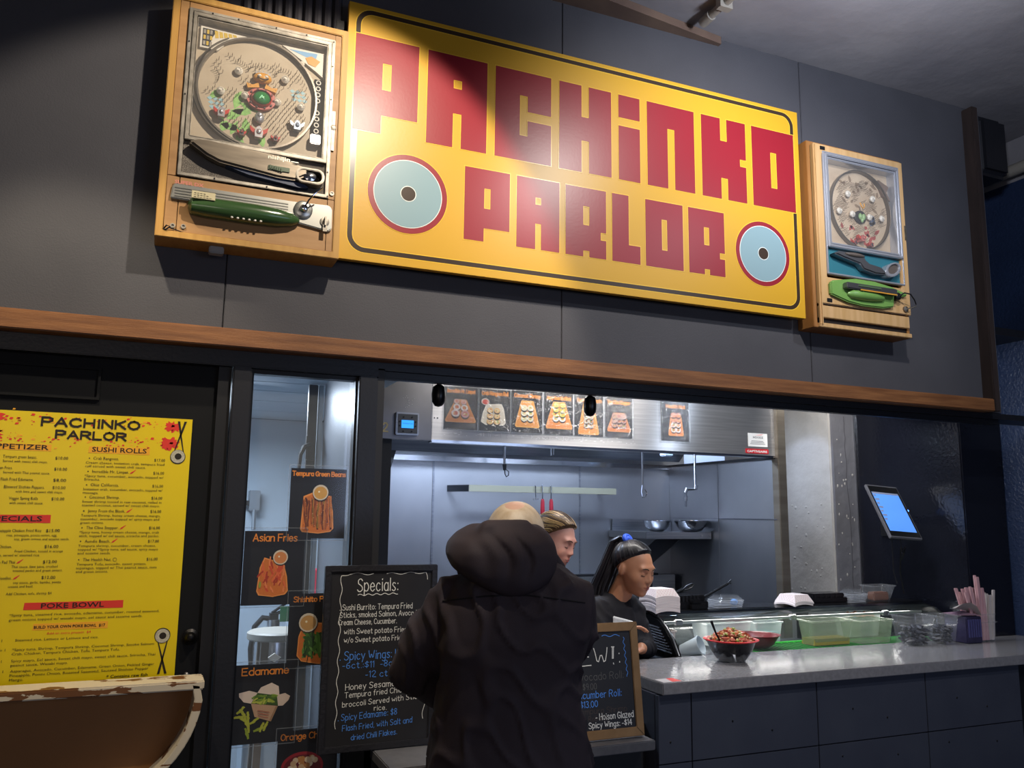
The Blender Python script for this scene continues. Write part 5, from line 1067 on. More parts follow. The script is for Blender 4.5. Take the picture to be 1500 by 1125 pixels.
H = lambda s, x, z, h, r, w=.0016, sl=0: hand(mb, s, x, z, y, h, w, right=r, slope=sl, jit=.08, rnd=rn)
H('Specials:', .626, 1.345, .040, .760, .0028); wavy(mb, [(.628, 1.334), (.765, 1.336)], .0022, y, amp=.0025, f=6)
H('. Sushi Burrito: Tempura Fried', .571, 1.287, .0175, .812); H('Sticks, smoked Salmon, Avocado,', .572, 1.264, .0165, .84); H('Cream Cheese, Cucumber.', .568, 1.241, .0165, .760); H('with Sweet potato Fries: $15', .588, 1.212, .0165, .82); H('w/o Sweet potato Fries: $13', .589, 1.186, .0165, .82)
H('Honey Sesame Chicken:', .600, 1.040, .018, .86, .0018, .02); H('Tempura fried Chicken and', .598, 1.016, .0165, .86, .0016, .03); H('broccoli Served with Sticky', .592, .988, .016, .86, .0016, .04); H('rice.', .695, .971, .015, .735, .0016)
wavy(mb, [(.573, .925), (.573, 1.395), (.60, 1.402), (.682, 1.400)], .0018, y, amp=.003, f=14); wavy(mb, [(.722, 1.400), (.855, 1.402), (.862, 1.375)], .0018, y, amp=.003, f=14); wavy(mb, [(.862, 1.00), (.858, .93)], .0018, y, amp=.003, f=14)
mb.build('white_lettering', WC, Bd)
mb = MB()
H('. Spicy Wings: Honey', .578, 1.132, .026, .835, .0022); H('-6ct.:$11  -8ct.:$14', .588, 1.106, .019, .82, .0018); H('-12 ct.:$20', .663, 1.075, .019, .80, .0018)
H('. Spicy Edamame: $8', .580, .948, .019, .770, .0017, .03); H('Flash Fried, with Salt and', .595, .916, .017, .822, .0016, .04); H('dried Chili Flakes.', .624, .887, .016, .772, .0016, .04)
mb.build('blue_lettering', BC, Bd)

NB = thing('chalkboard', 'wood framed chalkboard headed NEW at the right of the man', 'chalkboard', (1.44, 2.58, .855))
MN = Matrix.Translation((0, 2.585, .855)) @ Matrix.Rotation(math.radians(-7), 4, 'X')
TW = 1.602; NZ = .375; NX0 = 1.275
mb = MB(); mb.frame(NX0, TW, 0, NZ, .030, -.009, .009); mb.v = [tuple(MN @ Vector(v)) for v in mb.v]; mb.build('frame', mat('frame_oak', '#7c5f3c', .6, var='#8b6c48', vscale=5, stretch=(3, 3, 3)), NB, bevel=.002)
for x, z, a in ((TW-.015, .015, 0), (TW-.015, NZ-.015, 0), (NX0+.015, NZ-.015, 1)):
    s_ = 1 if (z > .1) == (x > 1.4) else -1; mb = MB(); stroke(mb, [(x-.015, z-.015*s_), (x+.015, z+.015*s_)], .0012, -.0096, lambda a, b: MN @ Vector((a, -.0096, b))); mb.build('mitre', flat('#3c2d1c'), NB)
mb = MB(); mb.box(NX0+.028, TW-.028, -.004, .006, .028, NZ-.028); mb.v = [tuple(MN @ Vector(v)) for v in mb.v]; mb.build('slate', SLT, NB)
y = -.0046
mb = MB(); H2 = lambda s, x, z, h, r, w=.0021, sl=0: hand(mb, s, x, z, y, h, w, right=r, slope=sl, jit=.08, rnd=rn, M=MN)
H2('NEW!:', 1.322, .238, .056, 1.524, .0030); H2('- Hoison Glazed', 1.418, .040+.022, .020, 1.564, .0024); H2('Spicy Wings: -$14', 1.390, .038, .018, 1.556, .0024)
mb.build('white_lettering', WC, NB)
mb = MB(); H2('Avocado Roll:', 1.345, .190, .024, 1.535, .0018); H2('$9.00', 1.375, .160, .020, 1.428, .0018); mb.build('grey_lettering', GC, NB)
mb = MB(); H2('Cucumber Roll:', 1.340, .133, .022, 1.522, .0024); H2('$13.00', 1.362, .104, .020, 1.428, .0024)
mb.build('blue_lettering', BC, NB)
for pts_, f_ in (([(1.46, .332), (1.535, .332)], 9), ([(1.545, .325), (1.552, .19)], 5)): mb = MB(); wavy(mb, pts_, .002, y, MN, .003, f_); mb.build('border_wave', BC, NB)
mb = MB(); H2('Tempura Shrimp', 1.345, .083, .018, 1.54, .0017); H2('Roll-$12', 1.390, .066-.006, .016, 1.46, .0017); mb.v = [(v[0], v[1], v[2]) for v in mb.v]; mb.build('brown_lettering', GC2, NB)

# ---- cold display case
DC = thing('display_case', 'curved glass cold case with black ribbed end behind the counter', 'display case', (3.0, 3.35, .972))
CB = mat('case_black', '#121214', .22, bump=.05, bscale=120); CZ = .973
prof = [(3.170, .993), (3.218, 1.061), (3.267, 1.105), (3.318, 1.135), (3.379, 1.150), (3.433, 1.157)]
full = prof+[(3.56, 1.157), (3.56, CZ), (3.165, CZ)]
mb = MB(); mb.prism(full, 2.140, 2.165, 'X'); mb.build('end_cheek', CB, DC, bevel=.003)
mb = MB(); mb.prism(full, 3.86, 3.885, 'X'); mb.build('end_cheek', CB, DC, bevel=.003)
for k in range(9):
    t = k/8; za = 1.10-.012*k; ya = 3.30-.012*k
    mb = MB(); mb.hexa([(2.132, ya, za-.002), (2.132, 3.50-.004*k, za+.006), (2.141, 3.50-.004*k, za+.006), (2.141, ya, za-.002)], [(2.136, ya, za+.004), (2.136, 3.50-.004*k, za+.012), (2.141, 3.50-.004*k, za+.012), (2.141, ya, za+.004)]); mb.build('louver', mat('louver_black', '#1c1c1f', .25), DC)
mb = MB(); mb.tube([(2.150, y_, z_+.003) for y_, z_ in prof], .005, 8); mb.build('cheek_trim', mat('trim_grey', '#55575c', .25, metal=.6), DC, smooth=True)
MB().box(2.14, 3.885, 3.40, 3.575, 1.145, 1.160).build('top_slab', CB, DC, bevel=.002)
MB().box(2.165, 3.86, 3.372, 3.402, 1.128, 1.158).build('front_rail', mat('rail_chrome', '#8b9296', .15, metal=1), DC, bevel=.006)
mb = MB(); mb.tube([(2.20, 3.395, 1.106), (3.86, 3.395, 1.106)], .0065, 10); mb.build('tube_lamp', mat('tube_glass', '#c4ccc9', .1, metal=.4), DC, smooth=True)
light('case_lamp', 'AREA', (3.0, 3.42, 1.12), 2.2, NEUT, (3.0, 3.36, .9), shape='RECTANGLE', size=1.6, size_y=.03)
for x in (2.30, 2.98, 3.60): MB().box(x-.02, x+.02, 3.384, 3.404, 1.094, 1.118).build('lamp_clip', CHROME, DC, bevel=.003)
mb = MB()
gp = prof
vs = [(x, y_, z_) for x in (2.166, 3.859) for y_, z_ in gp]; n = len(gp); mb.add(vs, [(i, i+1, n+i+1, n+i) for i in range(n-1)]); mb.build('curved_glass', glass('case_glass', '#cfe0dc', .02, .03), DC, smooth=True)
MB().box(2.165, 3.86, 3.55, 3.556, CZ+.004, 1.145).build('back_glass', _M['case_glass'], DC)
MB().box(3.150, 3.205, 3.53, 3.56, CZ, 1.145).build('back_post', CB, DC)
MB().box(2.165, 3.86, 3.165, 3.55, CZ-.001, CZ+.003).build('floor_tray', STEEL, DC)
GM = mat('mat_green', '#2f9a3a', .5); 
gm = thing('green_mat', 'ribbed green plastic mat inside the cold case', 'mat', (2.9, 3.3, CZ+.004))
MB().box(2.58, 3.84, 3.185, 3.40, CZ+.004, CZ+.007).build('mat_base', mat('mat_darkgreen', '#1f5a34', .5), gm)
for k in range(62): x = 2.59+k*.020; MB().box(x, x+.006, 3.185, 3.40, CZ+.006, CZ+.012).build('rib', GM if k % 2 else _M['mat_darkgreen'], gm)
mb = MB()
for k in range(40): mb.ball((2.60+k*.0125, 3.398, CZ+.014), (.007, .006, .006), 8, 5)
tag(mb.build('frilled_edge', mat('frill_green', '#3fd04a', .4), gm, smooth=True), kind='stuff')
TUBP = glass('cloudy_plastic', '#e6efee', .72, .15); GRNP = glass('green_cloudy', '#9db090', .42, .15); CLR = glass('clear_plastic', '#e9edf2', .06, .05)
def pan_box(name, label, x0, x1, y0, y1, z0, z1, m, taper=.008, lip=.006, th=.0025, cat='container', group=None, par=None):
    t_ = thing(name, label, cat, ((x0+x1)/2, (y0+y1)/2, z0), group=group)
    o = rrect(x0, x1, y0, y1, .012, 4); i0 = rrect(x0+taper, x1-taper, y0+taper, y1-taper, .010, 4); n = len(o)
    mb = MB(); vs = [(x, y_, z0) for x, y_ in i0]+[(x, y_, z1-.006) for x, y_ in o]
    mb.add(vs, [(i, (i+1) % n, n+(i+1) % n, n+i) for i in range(n)]+[tuple(range(n))]); mb.build('body', m, t_, smooth=True)
    ol = rrect(x0-lip, x1+lip, y0-lip, y1+lip, .015, 4); mb = MB(); mb.ring(ol, o, z1-.006, z1, 'Z'); mb.build('rim', m, t_)
    return t_
pan_box('food_box', 'big clouded white food box in the cold case behind the poke bowl', 2.47, 2.74, 3.41, 3.54, CZ+.015, 1.092, TUBP, .012)
b2 = pan_box('food_box', 'clouded box of pale blue food, right of the big white box in the cold case', 2.765, 2.93, 3.41, 3.54, CZ+.015, 1.085, TUBP, .010)
MB().box(2.785, 2.915, 3.42, 3.53, CZ+.017, 1.035).build('contents', mat('pale_blue', '#9fc0cf', .6), b2)
b3 = pan_box('food_box', 'greenish food box with yellow liquid in the cold case', 2.968, 3.218, 3.24, 3.35, CZ+.013, 1.104, GRNP, .014)
MB().box(2.982, 3.204, 3.252, 3.338, CZ+.015, 1.018).build('liquid', glass('yellow_liquid', '#c9b04a', .6, .05), b3)
b4 = pan_box('food_box', 'greenish empty food box next to the one with yellow liquid', 3.245, 3.47, 3.22, 3.36, CZ+.013, 1.098, GRNP, .014)
b5 = pan_box('food_box', 'farther food box with orange food at the right of the cold case', 3.38, 3.60, 3.42, 3.54, CZ+.013, 1.108, TUBP, .012)
mb = MB(); r6 = random.Random(6)
for k in range(50): mb.ball((r6.uniform(3.40, 3.585), r6.uniform(3.43, 3.53), 1.085+r6.uniform(0, .012)), .010, 7, 5)
tag(mb.build('contents', mat('orange_food', '#c2713c', .5), b5, smooth=True), kind='stuff')
cu = thing('plastic_cup', 'white plastic cup lying on its side in the cold case', 'cup', (2.34, 3.30, CZ+.04))
MC = Matrix.Translation((2.335, 3.27, 1.020)) @ Matrix.Rotation(math.radians(35), 4, 'Z') @ Matrix.Rotation(math.radians(-22), 4, 'X') @ Matrix.Rotation(math.radians(-90), 4, 'X')
mb = MB(); mb.lathe([(.030, .095), (.042, -.002), (.044, -.002), (.044, .003), (.040, .003), (.038, .0), (.030, .085), (.001, .085)], (0, 0, 0), 'Z', 30, M=MC, caps=False); mb.lathe([(.03, .095), (.001, .095)], (0, 0, 0), 'Z', 30, M=MC, caps=False)
mb.build('cup_body', mat('cup_plastic', '#c6d2dc', .35), cu, smooth=True)
rl = thing('paper_roll', 'dark sheet rolled into a loop at the left end of the cold case', 'roll', (2.27, 3.36, CZ))
mb = MB(); mb.lathe([(.050, 0), (.050, .15), (.047, .15), (.047, 0)], (2.222, 3.40, 1.035), 'X', 34, caps=False); mb.build('outer_sheet', CLR, rl, smooth=True)
mb = MB(); mb.lathe([(.001, .02), (.044, .02), (.044, .13), (.001, .13)], (2.222, 3.40, 1.035), 'X', 30); mb.build('dark_core', mat('core_dark', '#4c5450', .6, bump=.4, bscale=60), rl, smooth=True)
wr = pan_box('food_box', 'pinkish white tub at the far left end of the cold case', 2.185, 2.225, 3.30, 3.50, CZ+.004, 1.085, mat('tub_white', '#cbbfbb', .5), .005)
bw = thing('food_bowl', 'dark red bowl inside the cold case behind the poke bowl', 'bowl', (2.62, 3.28, CZ+.013))
mb = MB(); mb.lathe([(.05, 1.0), (.075, 1.015), (.10, 1.055), (.108, 1.058), (.098, 1.052), (.07, 1.02), (.001, 1.01)], (2.68, 3.30, -.008), 'Z', 32); mb.build('bowl_body', mat('bowl_darkred', '#74202c', .3), bw, smooth=True)

# ---- nested paper trays with printed dots
PAP = mat('paper_tray', '#cfc6c6', .7); DOT = mat('dot_rose', '#b98a92', .7)
def paper_tray(label, group):
    t_ = thing('paper_tray', label, 'food tray', (0, 0, 0), group=group)
    w, d, wt, dt, h, e = .068, .066, .048, .046, .046, .0075
    mb = MB(); N_ = 8; rim = []
    cs = [(-w, -d), (w, -d), (w, d), (-w, d)]
    for i in range(4):
        a, b = cs[i], cs[(i+1) % 4]
        for k in range(N_): t = k/N_; bow = 4*t*(1-t); nx, ny = (b[1]-a[1]), -(b[0]-a[0]); L_ = math.hypot(nx, ny); rim.append((a[0]+(b[0]-a[0])*t-nx/L_*.004*bow, a[1]+(b[1]-a[1])*t-ny/L_*.004*bow, .009*bow))
    n = len(rim); ct = [(-wt, -dt), (wt, -dt), (wt, dt), (-wt, dt)]; top = []
    for i in range(4):
        a, b = ct[i], ct[(i+1) % 4]
        for k in range(N_): t = k/N_; top.append((a[0]+(b[0]-a[0])*t, a[1]+(b[1]-a[1])*t, h))
    mb.add(rim+[(x, y_, z_+e) for x, y_, z_ in rim]+top, [(i, (i+1) % n, n+(i+1) % n, n+i) for i in range(n)]+[(n+i, n+(i+1) % n, 2*n+(i+1) % n, 2*n+i) for i in range(n)]+[tuple(range(2*n, 3*n))])
    mb.build('tray_shell', PAP, t_, local=True); return t_, (w, d, wt, dt, h, e)
def dots(t_, dims):
    w, d, wt, dt, h, e = dims; mb = MB()
    for side in range(4):
        A0, B0, A1, B1 = [((-w, -d), (w, -d), (-wt, -dt), (wt, -dt)), ((w, -d), (w, d), (wt, -dt), (wt, dt)), ((w, d), (-w, d), (wt, dt), (-wt, dt)), ((-w, d), (-w, -d), (-wt, dt), (-wt, -dt))][side]
        for j in range(4):
            for i in range(7):
                u = (i+.5+(j % 2)*.5)/7.6; v = (j+.7)/4.4; zz = e+(h-e)*v+.001; bow = 4*u*(1-u)*(1-v)
                px_ = (A0[0]*(1-u)+B0[0]*u)*(1-v)+(A1[0]*(1-u)+B1[0]*u)*v; py_ = (A0[1]*(1-u)+B0[1]*u)*(1-v)+(A1[1]*(1-u)+B1[1]*u)*v
                n_ = Vector((B0[1]-A0[1], -(B0[0]-A0[0]), 0)).normalized(); n_ = Vector((n_.x, n_.y, .45)).normalized(); t1 = Vector((B0[0]-A0[0], B0[1]-A0[1], 0)).normalized(); t2 = n_.cross(t1)
                c = Vector((px_, py_, zz+.009*bow*.9))+n_*.0012-Vector((n_.x, n_.y, 0))*.004*bow
                mb.face([c+t1*.0016*math.cos(a)+t2*.0024*math.sin(a) for a in [2*PI*k/6 for k in range(6)]])
    for i in range(6):
        for j in range(5): x, y_ = -wt*.8+i*wt*.32, -dt*.75+j*dt*.38; mb.face([(x+.0016*math.cos(a), y_+.0022*math.sin(a), h+.0006) for a in [2*PI*k/6 for k in range(6)]])
    tag(mb.build('printed_dots', DOT, t_, local=True), kind='stuff')
GP = 'paper trays in the tall stack at the left of the cold case'
base, dims = paper_tray('lowest white paper tray of the tall stack on the left of the case', GP)
base.location = (2.185, 3.375, 1.1605); base.rotation_euler = (0, 0, math.radians(3))
for k in range(1, 7): dup(base, (2.185+R5.uniform(-.001, .001), 3.375, 1.1605+k*.0088), math.radians(3+R5.uniform(-.6, .6)), label='white paper tray, %s from the bottom of the tall stack' % ('second', 'third', 'fourth', 'fifth', 'sixth', 'seventh')[k-1])
top, dims = paper_tray('dotted paper tray on top of the tall stack beside the worker in black', None); top.location = (2.185, 3.375, 1.1605+7*.0088); top.rotation_euler = (0, 0, math.radians(3)); dots(top, dims)
s2, dims = paper_tray('lower paper tray, nearly hidden, of the two on the middle of the case', None); s2.location = (3.015, 3.425, 1.1605); s2.rotation_euler = (0, 0, math.radians(9))
s3, dims = paper_tray('dotted upper paper tray of the pair on the middle of the case', None); s3.location = (3.02, 3.425, 1.170); s3.rotation_euler = (0, 0, math.radians(7)); dots(s3, dims)
# ---- black trays, clear clamshells
def black_tray(label, x0, x1, y0, y1, z0, z1, rz=0):
    t_ = thing('black_food_tray', label, 'food tray', ((x0+x1)/2, (y0+y1)/2, z0))
    h = z1-z0
    MB().box(x0, x1, y0, y1, z0, z0+h*.55).build('base_tray', CB, t_, bevel=.003); MB().box(x0+.012, x1-.012, y0+.008, y1, z0+h*.55, z1).build('upper_tray', CB, t_, bevel=.004)
    for k in range(5): MB().box(x0+.02+k*(x1-x0-.06)/5, x0+.03+k*(x1-x0-.06)/5, y0+.006, y0+.010, z0+h*.55, z1).build('rib', _M['louver_black'], t_)
    return t_
black_tray('black plastic food trays stacked right of the tall paper tray stack', 2.335, 2.50, 3.43, 3.56, 1.1605, 1.222)
bk = thing('black_food_tray', 'small black sauce tray in front of the stacked black trays', 'food tray', (2.42, 3.40, 1.1605)); MB().box(2.385, 2.475, 3.405, 3.425, 1.1605, 1.185).build('base_tray', CB, bk, bevel=.003); MB().box(2.39, 2.445, 3.41, 3.426, 1.185, 1.207).build('lid', CB, bk, bevel=.004)
black_tray('flat black food trays stacked right of the pair of paper trays', 3.175, 3.41, 3.46, 3.57, 1.1605, 1.208)
CLH = glass('lid_plastic', '#e3e9f0', .025, .05)
EDG = glass('lid_edge', '#eef3fa', .35, .05)
def clams(label, x0, y0, n, w=.15, d=.1, blue=True, group=None):
    for k in range(n):
        t_ = thing('clamshell_box', label.replace('clear', ('lowest', 'second lowest', 'third lowest', 'fourth lowest', 'fifth lowest', 'sixth lowest')[k]+' clear', 1), 'food box', (x0+w/2+k*.003, y0+d/2, 1.1605+k*.0075), group=group)
        a = k*.003; o = rrect(x0+a, x0+w+a, y0, y0+d, .012, 3); i_ = rrect(x0+a+.022, x0+w+a-.022, y0+.016, y0+d-.016, .01, 3); nn = len(o); z = 1.1605+k*.0075
        mb = MB(); mb.add([(x, y_, z) for x, y_ in o]+[(x, y_, z+.002) for x, y_ in o]+[(x, y_, z+.026) for x, y_ in i_], [(i, (i+1) % nn, nn+(i+1) % nn, nn+i) for i in range(nn)]+[(nn+i, nn+(i+1) % nn, 2*nn+(i+1) % nn, 2*nn+i) for i in range(nn)]+[tuple(range(2*nn, 3*nn))])
        mb.build('lid_shell', CLH, t_, smooth=True, ang=25)
        MB().ring(rrect(x0+a-.003, x0+w+a+.003, y0-.003, y0+d+.003, .013, 3), o, z, z+.002, 'Z').build('rim', EDG, t_)
clams('clear plastic clamshell in the nested stack in the middle of the case top', 2.56, 3.44, 5, group='clear clamshells nested in the middle of the case top')
clams('clear plastic clamshell in the nested stack right of the flat black trays', 3.415, 3.45, 6, w=.115, group='clear clamshells nested at the right of the case top')
mb = MB(); mb.ball((2.685, 3.475, 1.180), (.022, .016, .016), 14, 8); o = mb.build('bottle_cap', mat('cap_blue', '#5f9fe6', .3), None, smooth=True); tag(o, 'light blue plastic cap under the clear clamshells', 'cap')
# small deli tub on the case
dt_ = pan_box('deli_tub', 'small clear tub of brown sauce standing on the case top at right', 3.555, 3.715, 3.42, 3.52, 1.1605, 1.245, CLR, .022, .006)
MB().box(3.580, 3.69, 3.445, 3.495, 1.163, 1.208).build('sauce', mat('brown_sauce', '#6e4a3a', .4), dt_, bevel=.006)
# ---- tubs of wrapped cutlery, napkin box, chopsticks
def tub(label, x0, x1, y0, y1, ztop, seed):
    t_ = pan_box('clear_tub', label, x0, x1, y0, y1, 1.001, ztop, CLR, .014, .010)
    o = rrect(x0+.004, x1-.004, y0+.004, y1-.004, .012, 4); mb = MB(); mb.ring(rrect(x0-.002, x1+.002, y0-.002, y1+.002, .012, 4), o, ztop-.036, ztop-.033, 'Z'); mb.build('rib', CLR, t_)
    r_ = random.Random(seed); mb = MB()
    for k in range(130):
        x, y_, z = r_.uniform(x0+.028, x1-.028), r_.uniform(y0+.028, y1-.028), r_.uniform(1.012, ztop-.055); a, b = r_.uniform(0, PI), r_.uniform(-.6, .6)
        mb.tube([(x-.018*math.cos(a), y_-.018*math.sin(a), z-.012*b), (x, y_, z), (x+.018*math.cos(a), y_+.018*math.sin(a), z+.012*b)], [.003, .010, .004], 5)
    tag(mb.build('sauce_packets', mat('packet_black', '#1c1d22', .45, var='#4a4c55', vscale=50), t_, smooth=True), kind='stuff'); return t_
tub('left clear tub of black packets on the right end of the counter', 3.335, 3.505, 3.00, 3.115, 1.142, 1)
tub('right clear tub of black packets between left tub and napkin box', 3.532, 3.645, 2.985, 3.11, 1.138, 2)
nb = thing('napkin_box', 'dark purple napkin dispenser with a pale napkin sticking out', 'dispenser', (3.76, 3.04, 1.0))
MB().box(3.692, 3.80, 2.985, 3.11, 1.001, 1.128).build('box_body', mat('box_navy', '#28263f', .35, var='#34304c', vscale=30), nb, bevel=.004)
for k in range(6): MB().box(3.702+k*.016, 3.712+k*.016, 2.982, 2.986, 1.03, 1.115).build('rib', mat('rib_violet', '#4a4a78', .3), nb)
mb = MB(); mb.add([(3.67, 3.02, 1.132), (3.80, 2.99, 1.132), (3.802, 3.10, 1.135), (3.675, 3.11, 1.135), (3.72, 3.04, 1.150), (3.78, 3.06, 1.150)], [(0, 1, 5, 4), (1, 2, 5), (2, 3, 4, 5), (3, 0, 4), (0, 3, 2, 1)]); mb.build('box_lid', mat('lid_mauve', '#8a6f80', .5), nb)
mb = MB(); P_ = [(3.640, 3.00, 1.170), (3.685, 2.99, 1.192), (3.740, 2.99, 1.196), (3.775, 2.985, 1.175), (3.795, 2.98, 1.135)]; Q_ = [(3.655, 3.05, 1.165), (3.69, 3.06, 1.162), (3.735, 3.06, 1.158), (3.77, 3.05, 1.150), (3.80, 3.03, 1.138)]
mb.add(P_+Q_, [(i, i+1, 5+i+1, 5+i) for i in range(4)]); mb.add([(x, y_, z-.001) for x, y_, z in P_+Q_], [(i, i+1, 5+i+1, 5+i) for i in range(4)]); mb.build('napkin', mat('napkin_paper', '#b5ada8', .8), nb, smooth=True)
cs_ = pan_box('chopstick_holder', 'tall clear holder at the right end of the counter', 3.812, 3.925, 3.00, 3.10, 1.001, 1.136, CLR, .004, .003, cat='holder')
mb = MB(); mb.ring(rrect(3.807, 3.93, 2.995, 3.105, .012, 4), rrect(3.812, 3.925, 3.0, 3.10, .012, 4), 1.092, 1.098, 'Z'); mb.build('rib', CLR, cs_)
WRAP = mat('wrapper_pink', '#c9a3a6', .6, var='#b58a92', vscale=12, stretch=(8, 8, 1)); WRAP2 = mat('wrapper_white', '#b9b1ae', .6)
r7 = random.Random(9)
for k in range(22):
    u = (k % 11)/10; row = k//11; x = 3.825+u*.088; y_ = 3.025+row*.045+r7.uniform(-.008, .008); lean = -.07+.10*u+r7.uniform(-.02, .02); top_ = 1.255+r7.uniform(-.018, .018)-(.02 if u > .7 else 0)+(.06 if k in (3, 4) else 0)
    t_ = thing('wrapped_chopsticks', {3: 'tallest pink wrapped chopsticks standing in the clear holder', 4: 'second tallest pink wrapped chopsticks in the clear holder'}.get(k, 'paper-wrapped chopsticks standing in the clear holder at the counter end'), 'chopsticks', (x, y_, 1.004), group='wrapped chopsticks in the clear holder')
    w_ = r7.uniform(.0085, .0115); mb = MB(); bx_ = lambda q, zz: [(x+q-w_, y_-.004, zz), (x+q+w_, y_-.004, zz), (x+q+w_, y_+.004, zz), (x+q-w_, y_+.004, zz)]
    mb.hexa(bx_(0, 1.006), bx_(lean*.6 if top_ > 1.28 else lean, top_)); mb.build('wrapper', WRAP2 if u > .75 else WRAP, t_, bevel=.002)

# ---- poke bowl in clear film
PB = thing('poke_bowl', 'black bowl with red rim heaped with diced food on the counter', 'bowl', (2.285, 2.985, 1.0))
c = (2.285, 2.985, 1.002)
mb = MB(); mb.lathe([(.048, 0), (.055, 0), (.066, .012), (.088, .045), (.103, .082), (.107, .086), (.101, .084), (.085, .05), (.06, .02), (.001, .014)], c, 'Z', 40); mb.build('bowl_body', mat('bowl_black', '#15151a', .18), PB, smooth=True)
mb = MB(); mb.lathe([(.103, .080), (.115, .084), (.116, .087), (.104, .088), (.100, .078)], c, 'Z', 44, caps=False); mb.build('red_rim', mat('rim_red', '#c22a2c', .25), PB, smooth=True)
r8 = random.Random(2)
cols = (('diced_tuna', '#9c4a34', 85, .011), ('roe_and_chili', '#c26640', 55, .008), ('rice', '#cdbb8f', 130, .006), ('avocado', '#93a552', 40, .006), ('nori', '#3c2b1c', 40, .006), ('crumbs', '#c9a46a', 150, .005))
for nm, col, cnt, sz in cols:
    mb = MB()
    for k in range(cnt):
        rr2 = math.sqrt(r8.random())*.093; a = r8.uniform(0, 2*PI); hh_ = .080+.042*max(0, 1-(rr2/.09)**1.6)+r8.uniform(-.004, .006)+(.012 if nm == 'avocado' else 0)*(1-rr2/.1)
        p = Vector((c[0]+rr2*math.cos(a), c[1]+rr2*math.sin(a), c[2]+hh_)); E_ = Matrix.Rotation(r8.uniform(0, PI), 4, 'Z') @ Matrix.Rotation(r8.uniform(0, PI), 4, 'X'); s_ = sz*r8.uniform(.6, 1.1)
        Mx = Matrix.Translation(p) @ E_; mb.box(-s_, s_, -s_*.8, s_*.8, -s_*.6, s_*.6, M=Mx)
    tag(mb.build(nm, mat('food_'+nm, col, .3), PB, bevel=.0015, seg=1), kind='stuff')
sp_ = thing('plastic_spoon', 'black plastic spoon leaning up out of the poke bowl', 'spoon', (2.20, 2.99, 1.09))
mb = MB(); mb.tube([(2.208, 2.955, 1.085), (2.190, 2.96, 1.12), (2.172, 2.965, 1.168)], [.0045, .004, .006], 8); mb.ball((2.212, 2.953, 1.078), (.010, .012, .014), 10, 6); mb.build('spoon_handle', CB, sp_, smooth=True)
fl = thing('cling_film', 'crinkled clear film around the foot of the poke bowl', 'film', (2.285, 2.985, 1.0))
mb = MB(); n = 60; rings = [(.056, .022), (.085, .030), (.118, .012), (.105, .002)]
vs = []
for r_, z_ in rings:
    for k in range(n): q = noise.noise(Vector((math.cos(2*PI*k/n)*6, math.sin(2*PI*k/n)*6, r_*40))); vs.append((c[0]+(r_+q*.022)*math.cos(2*PI*k/n), c[1]+(r_*.9+q*.016)*math.sin(2*PI*k/n), max(1.002, c[2]+z_+q*.018)))
mb.add(vs, [(i*n+k, i*n+(k+1) % n, (i+1)*n+(k+1) % n, (i+1)*n+k) for i in range(3) for k in range(n)]); mb.build('film_sheet', glass('film', '#eef2f8', .06, .08), fl)

# ---- tablet
tb = thing('tablet_monitor', 'tilted tablet screen with silver edge beside the black pier', 'screen', (3.68, 3.4, 1.49))
TL, TR, BR_, BL = (Vector(p) for p in ((3.583, 3.466, 1.787), (3.804, 3.458, 1.774), (3.781, 3.280, 1.491), (3.559, 3.289, 1.504)))
ux, uz = (TR-TL), (TL-BL); nn = ux.cross(uz).normalized(); nn = nn if nn.y < 0 else -nn
def q4(a, b, c_, d_, off): return [BL+ux*s_+uz*t_+nn*off for s_, t_ in ((a, c_), (b, c_), (b, d_), (a, d_))]
mb = MB(); mb.hexa(q4(0, 1, 0, 1, -.018), q4(0, 1, 0, 1, 0)); mb.build('casing', mat('tablet_silver', '#6f6f76', .35, metal=.4), tb, bevel=.004)
mb = MB(); mb.hexa(q4(.035, .965, .03, .97, -.002), q4(.035, .965, .03, .97, .0012)); mb.build('bezel', mat('bezel_black', '#0e0f12', .2), tb)
mb = MB(); mb.hexa(q4(.07, .90, .12, .85, .0008), q4(.07, .90, .12, .85, .0020)); sn = mb.build('screen', mat('screen_blue', '#4f86d8', .3, emit=.9), tb)
mb = MB()
for k in range(7): z_ = .80-k*.075; mb.hexa(q4(.075, .16+.05*(k % 2), z_-.03, z_, .0018), q4(.075, .16+.05*(k % 2), z_-.03, z_, .0026))
mb.hexa(q4(.07, .90, .815, .85, .0018), q4(.07, .90, .815, .85, .0026)); mb.build('screen_list', mat('list_tan', '#7d86a0', .4, emit=.3), sn)
mb = MB(); mb.tube([(3.70, 3.40, 1.62), (3.76, 3.50, 1.60), (3.90, 3.60, 1.58), (3.93, 3.62, 1.58)], .014, 10); mb.box(3.915, 3.93, 3.55, 3.69, 1.50, 1.66); mb.build('wall_arm', DARKM, tb, smooth=True)
mb = MB(); mb.tube([(3.70, 3.36, 1.50), (3.71, 3.36, 1.44), (3.74, 3.38, 1.43), (3.78, 3.40, 1.45), (3.79, 3.42, 1.41), (3.77, 3.42, 1.38), (3.76, 3.40, 1.41), (3.80, 3.45, 1.44), (3.84, 3.5, 1.3), (3.86, 3.5, 1.19)], .0035, 6); mb.tube([(3.62, 3.34, 1.49), (3.64, 3.36, 1.32), (3.66, 3.36, 1.26)], .003, 6); mb.build('cable', flat('#101012'), tb, smooth=True)
mb = MB(); mb.ball(tuple(BL+ux*1.04+uz*.56-nn*.012), .006, 10, 6); mb.build('status_light', mat('led_blue', '#4f8cff', .3, emit=6), tb, smooth=True)
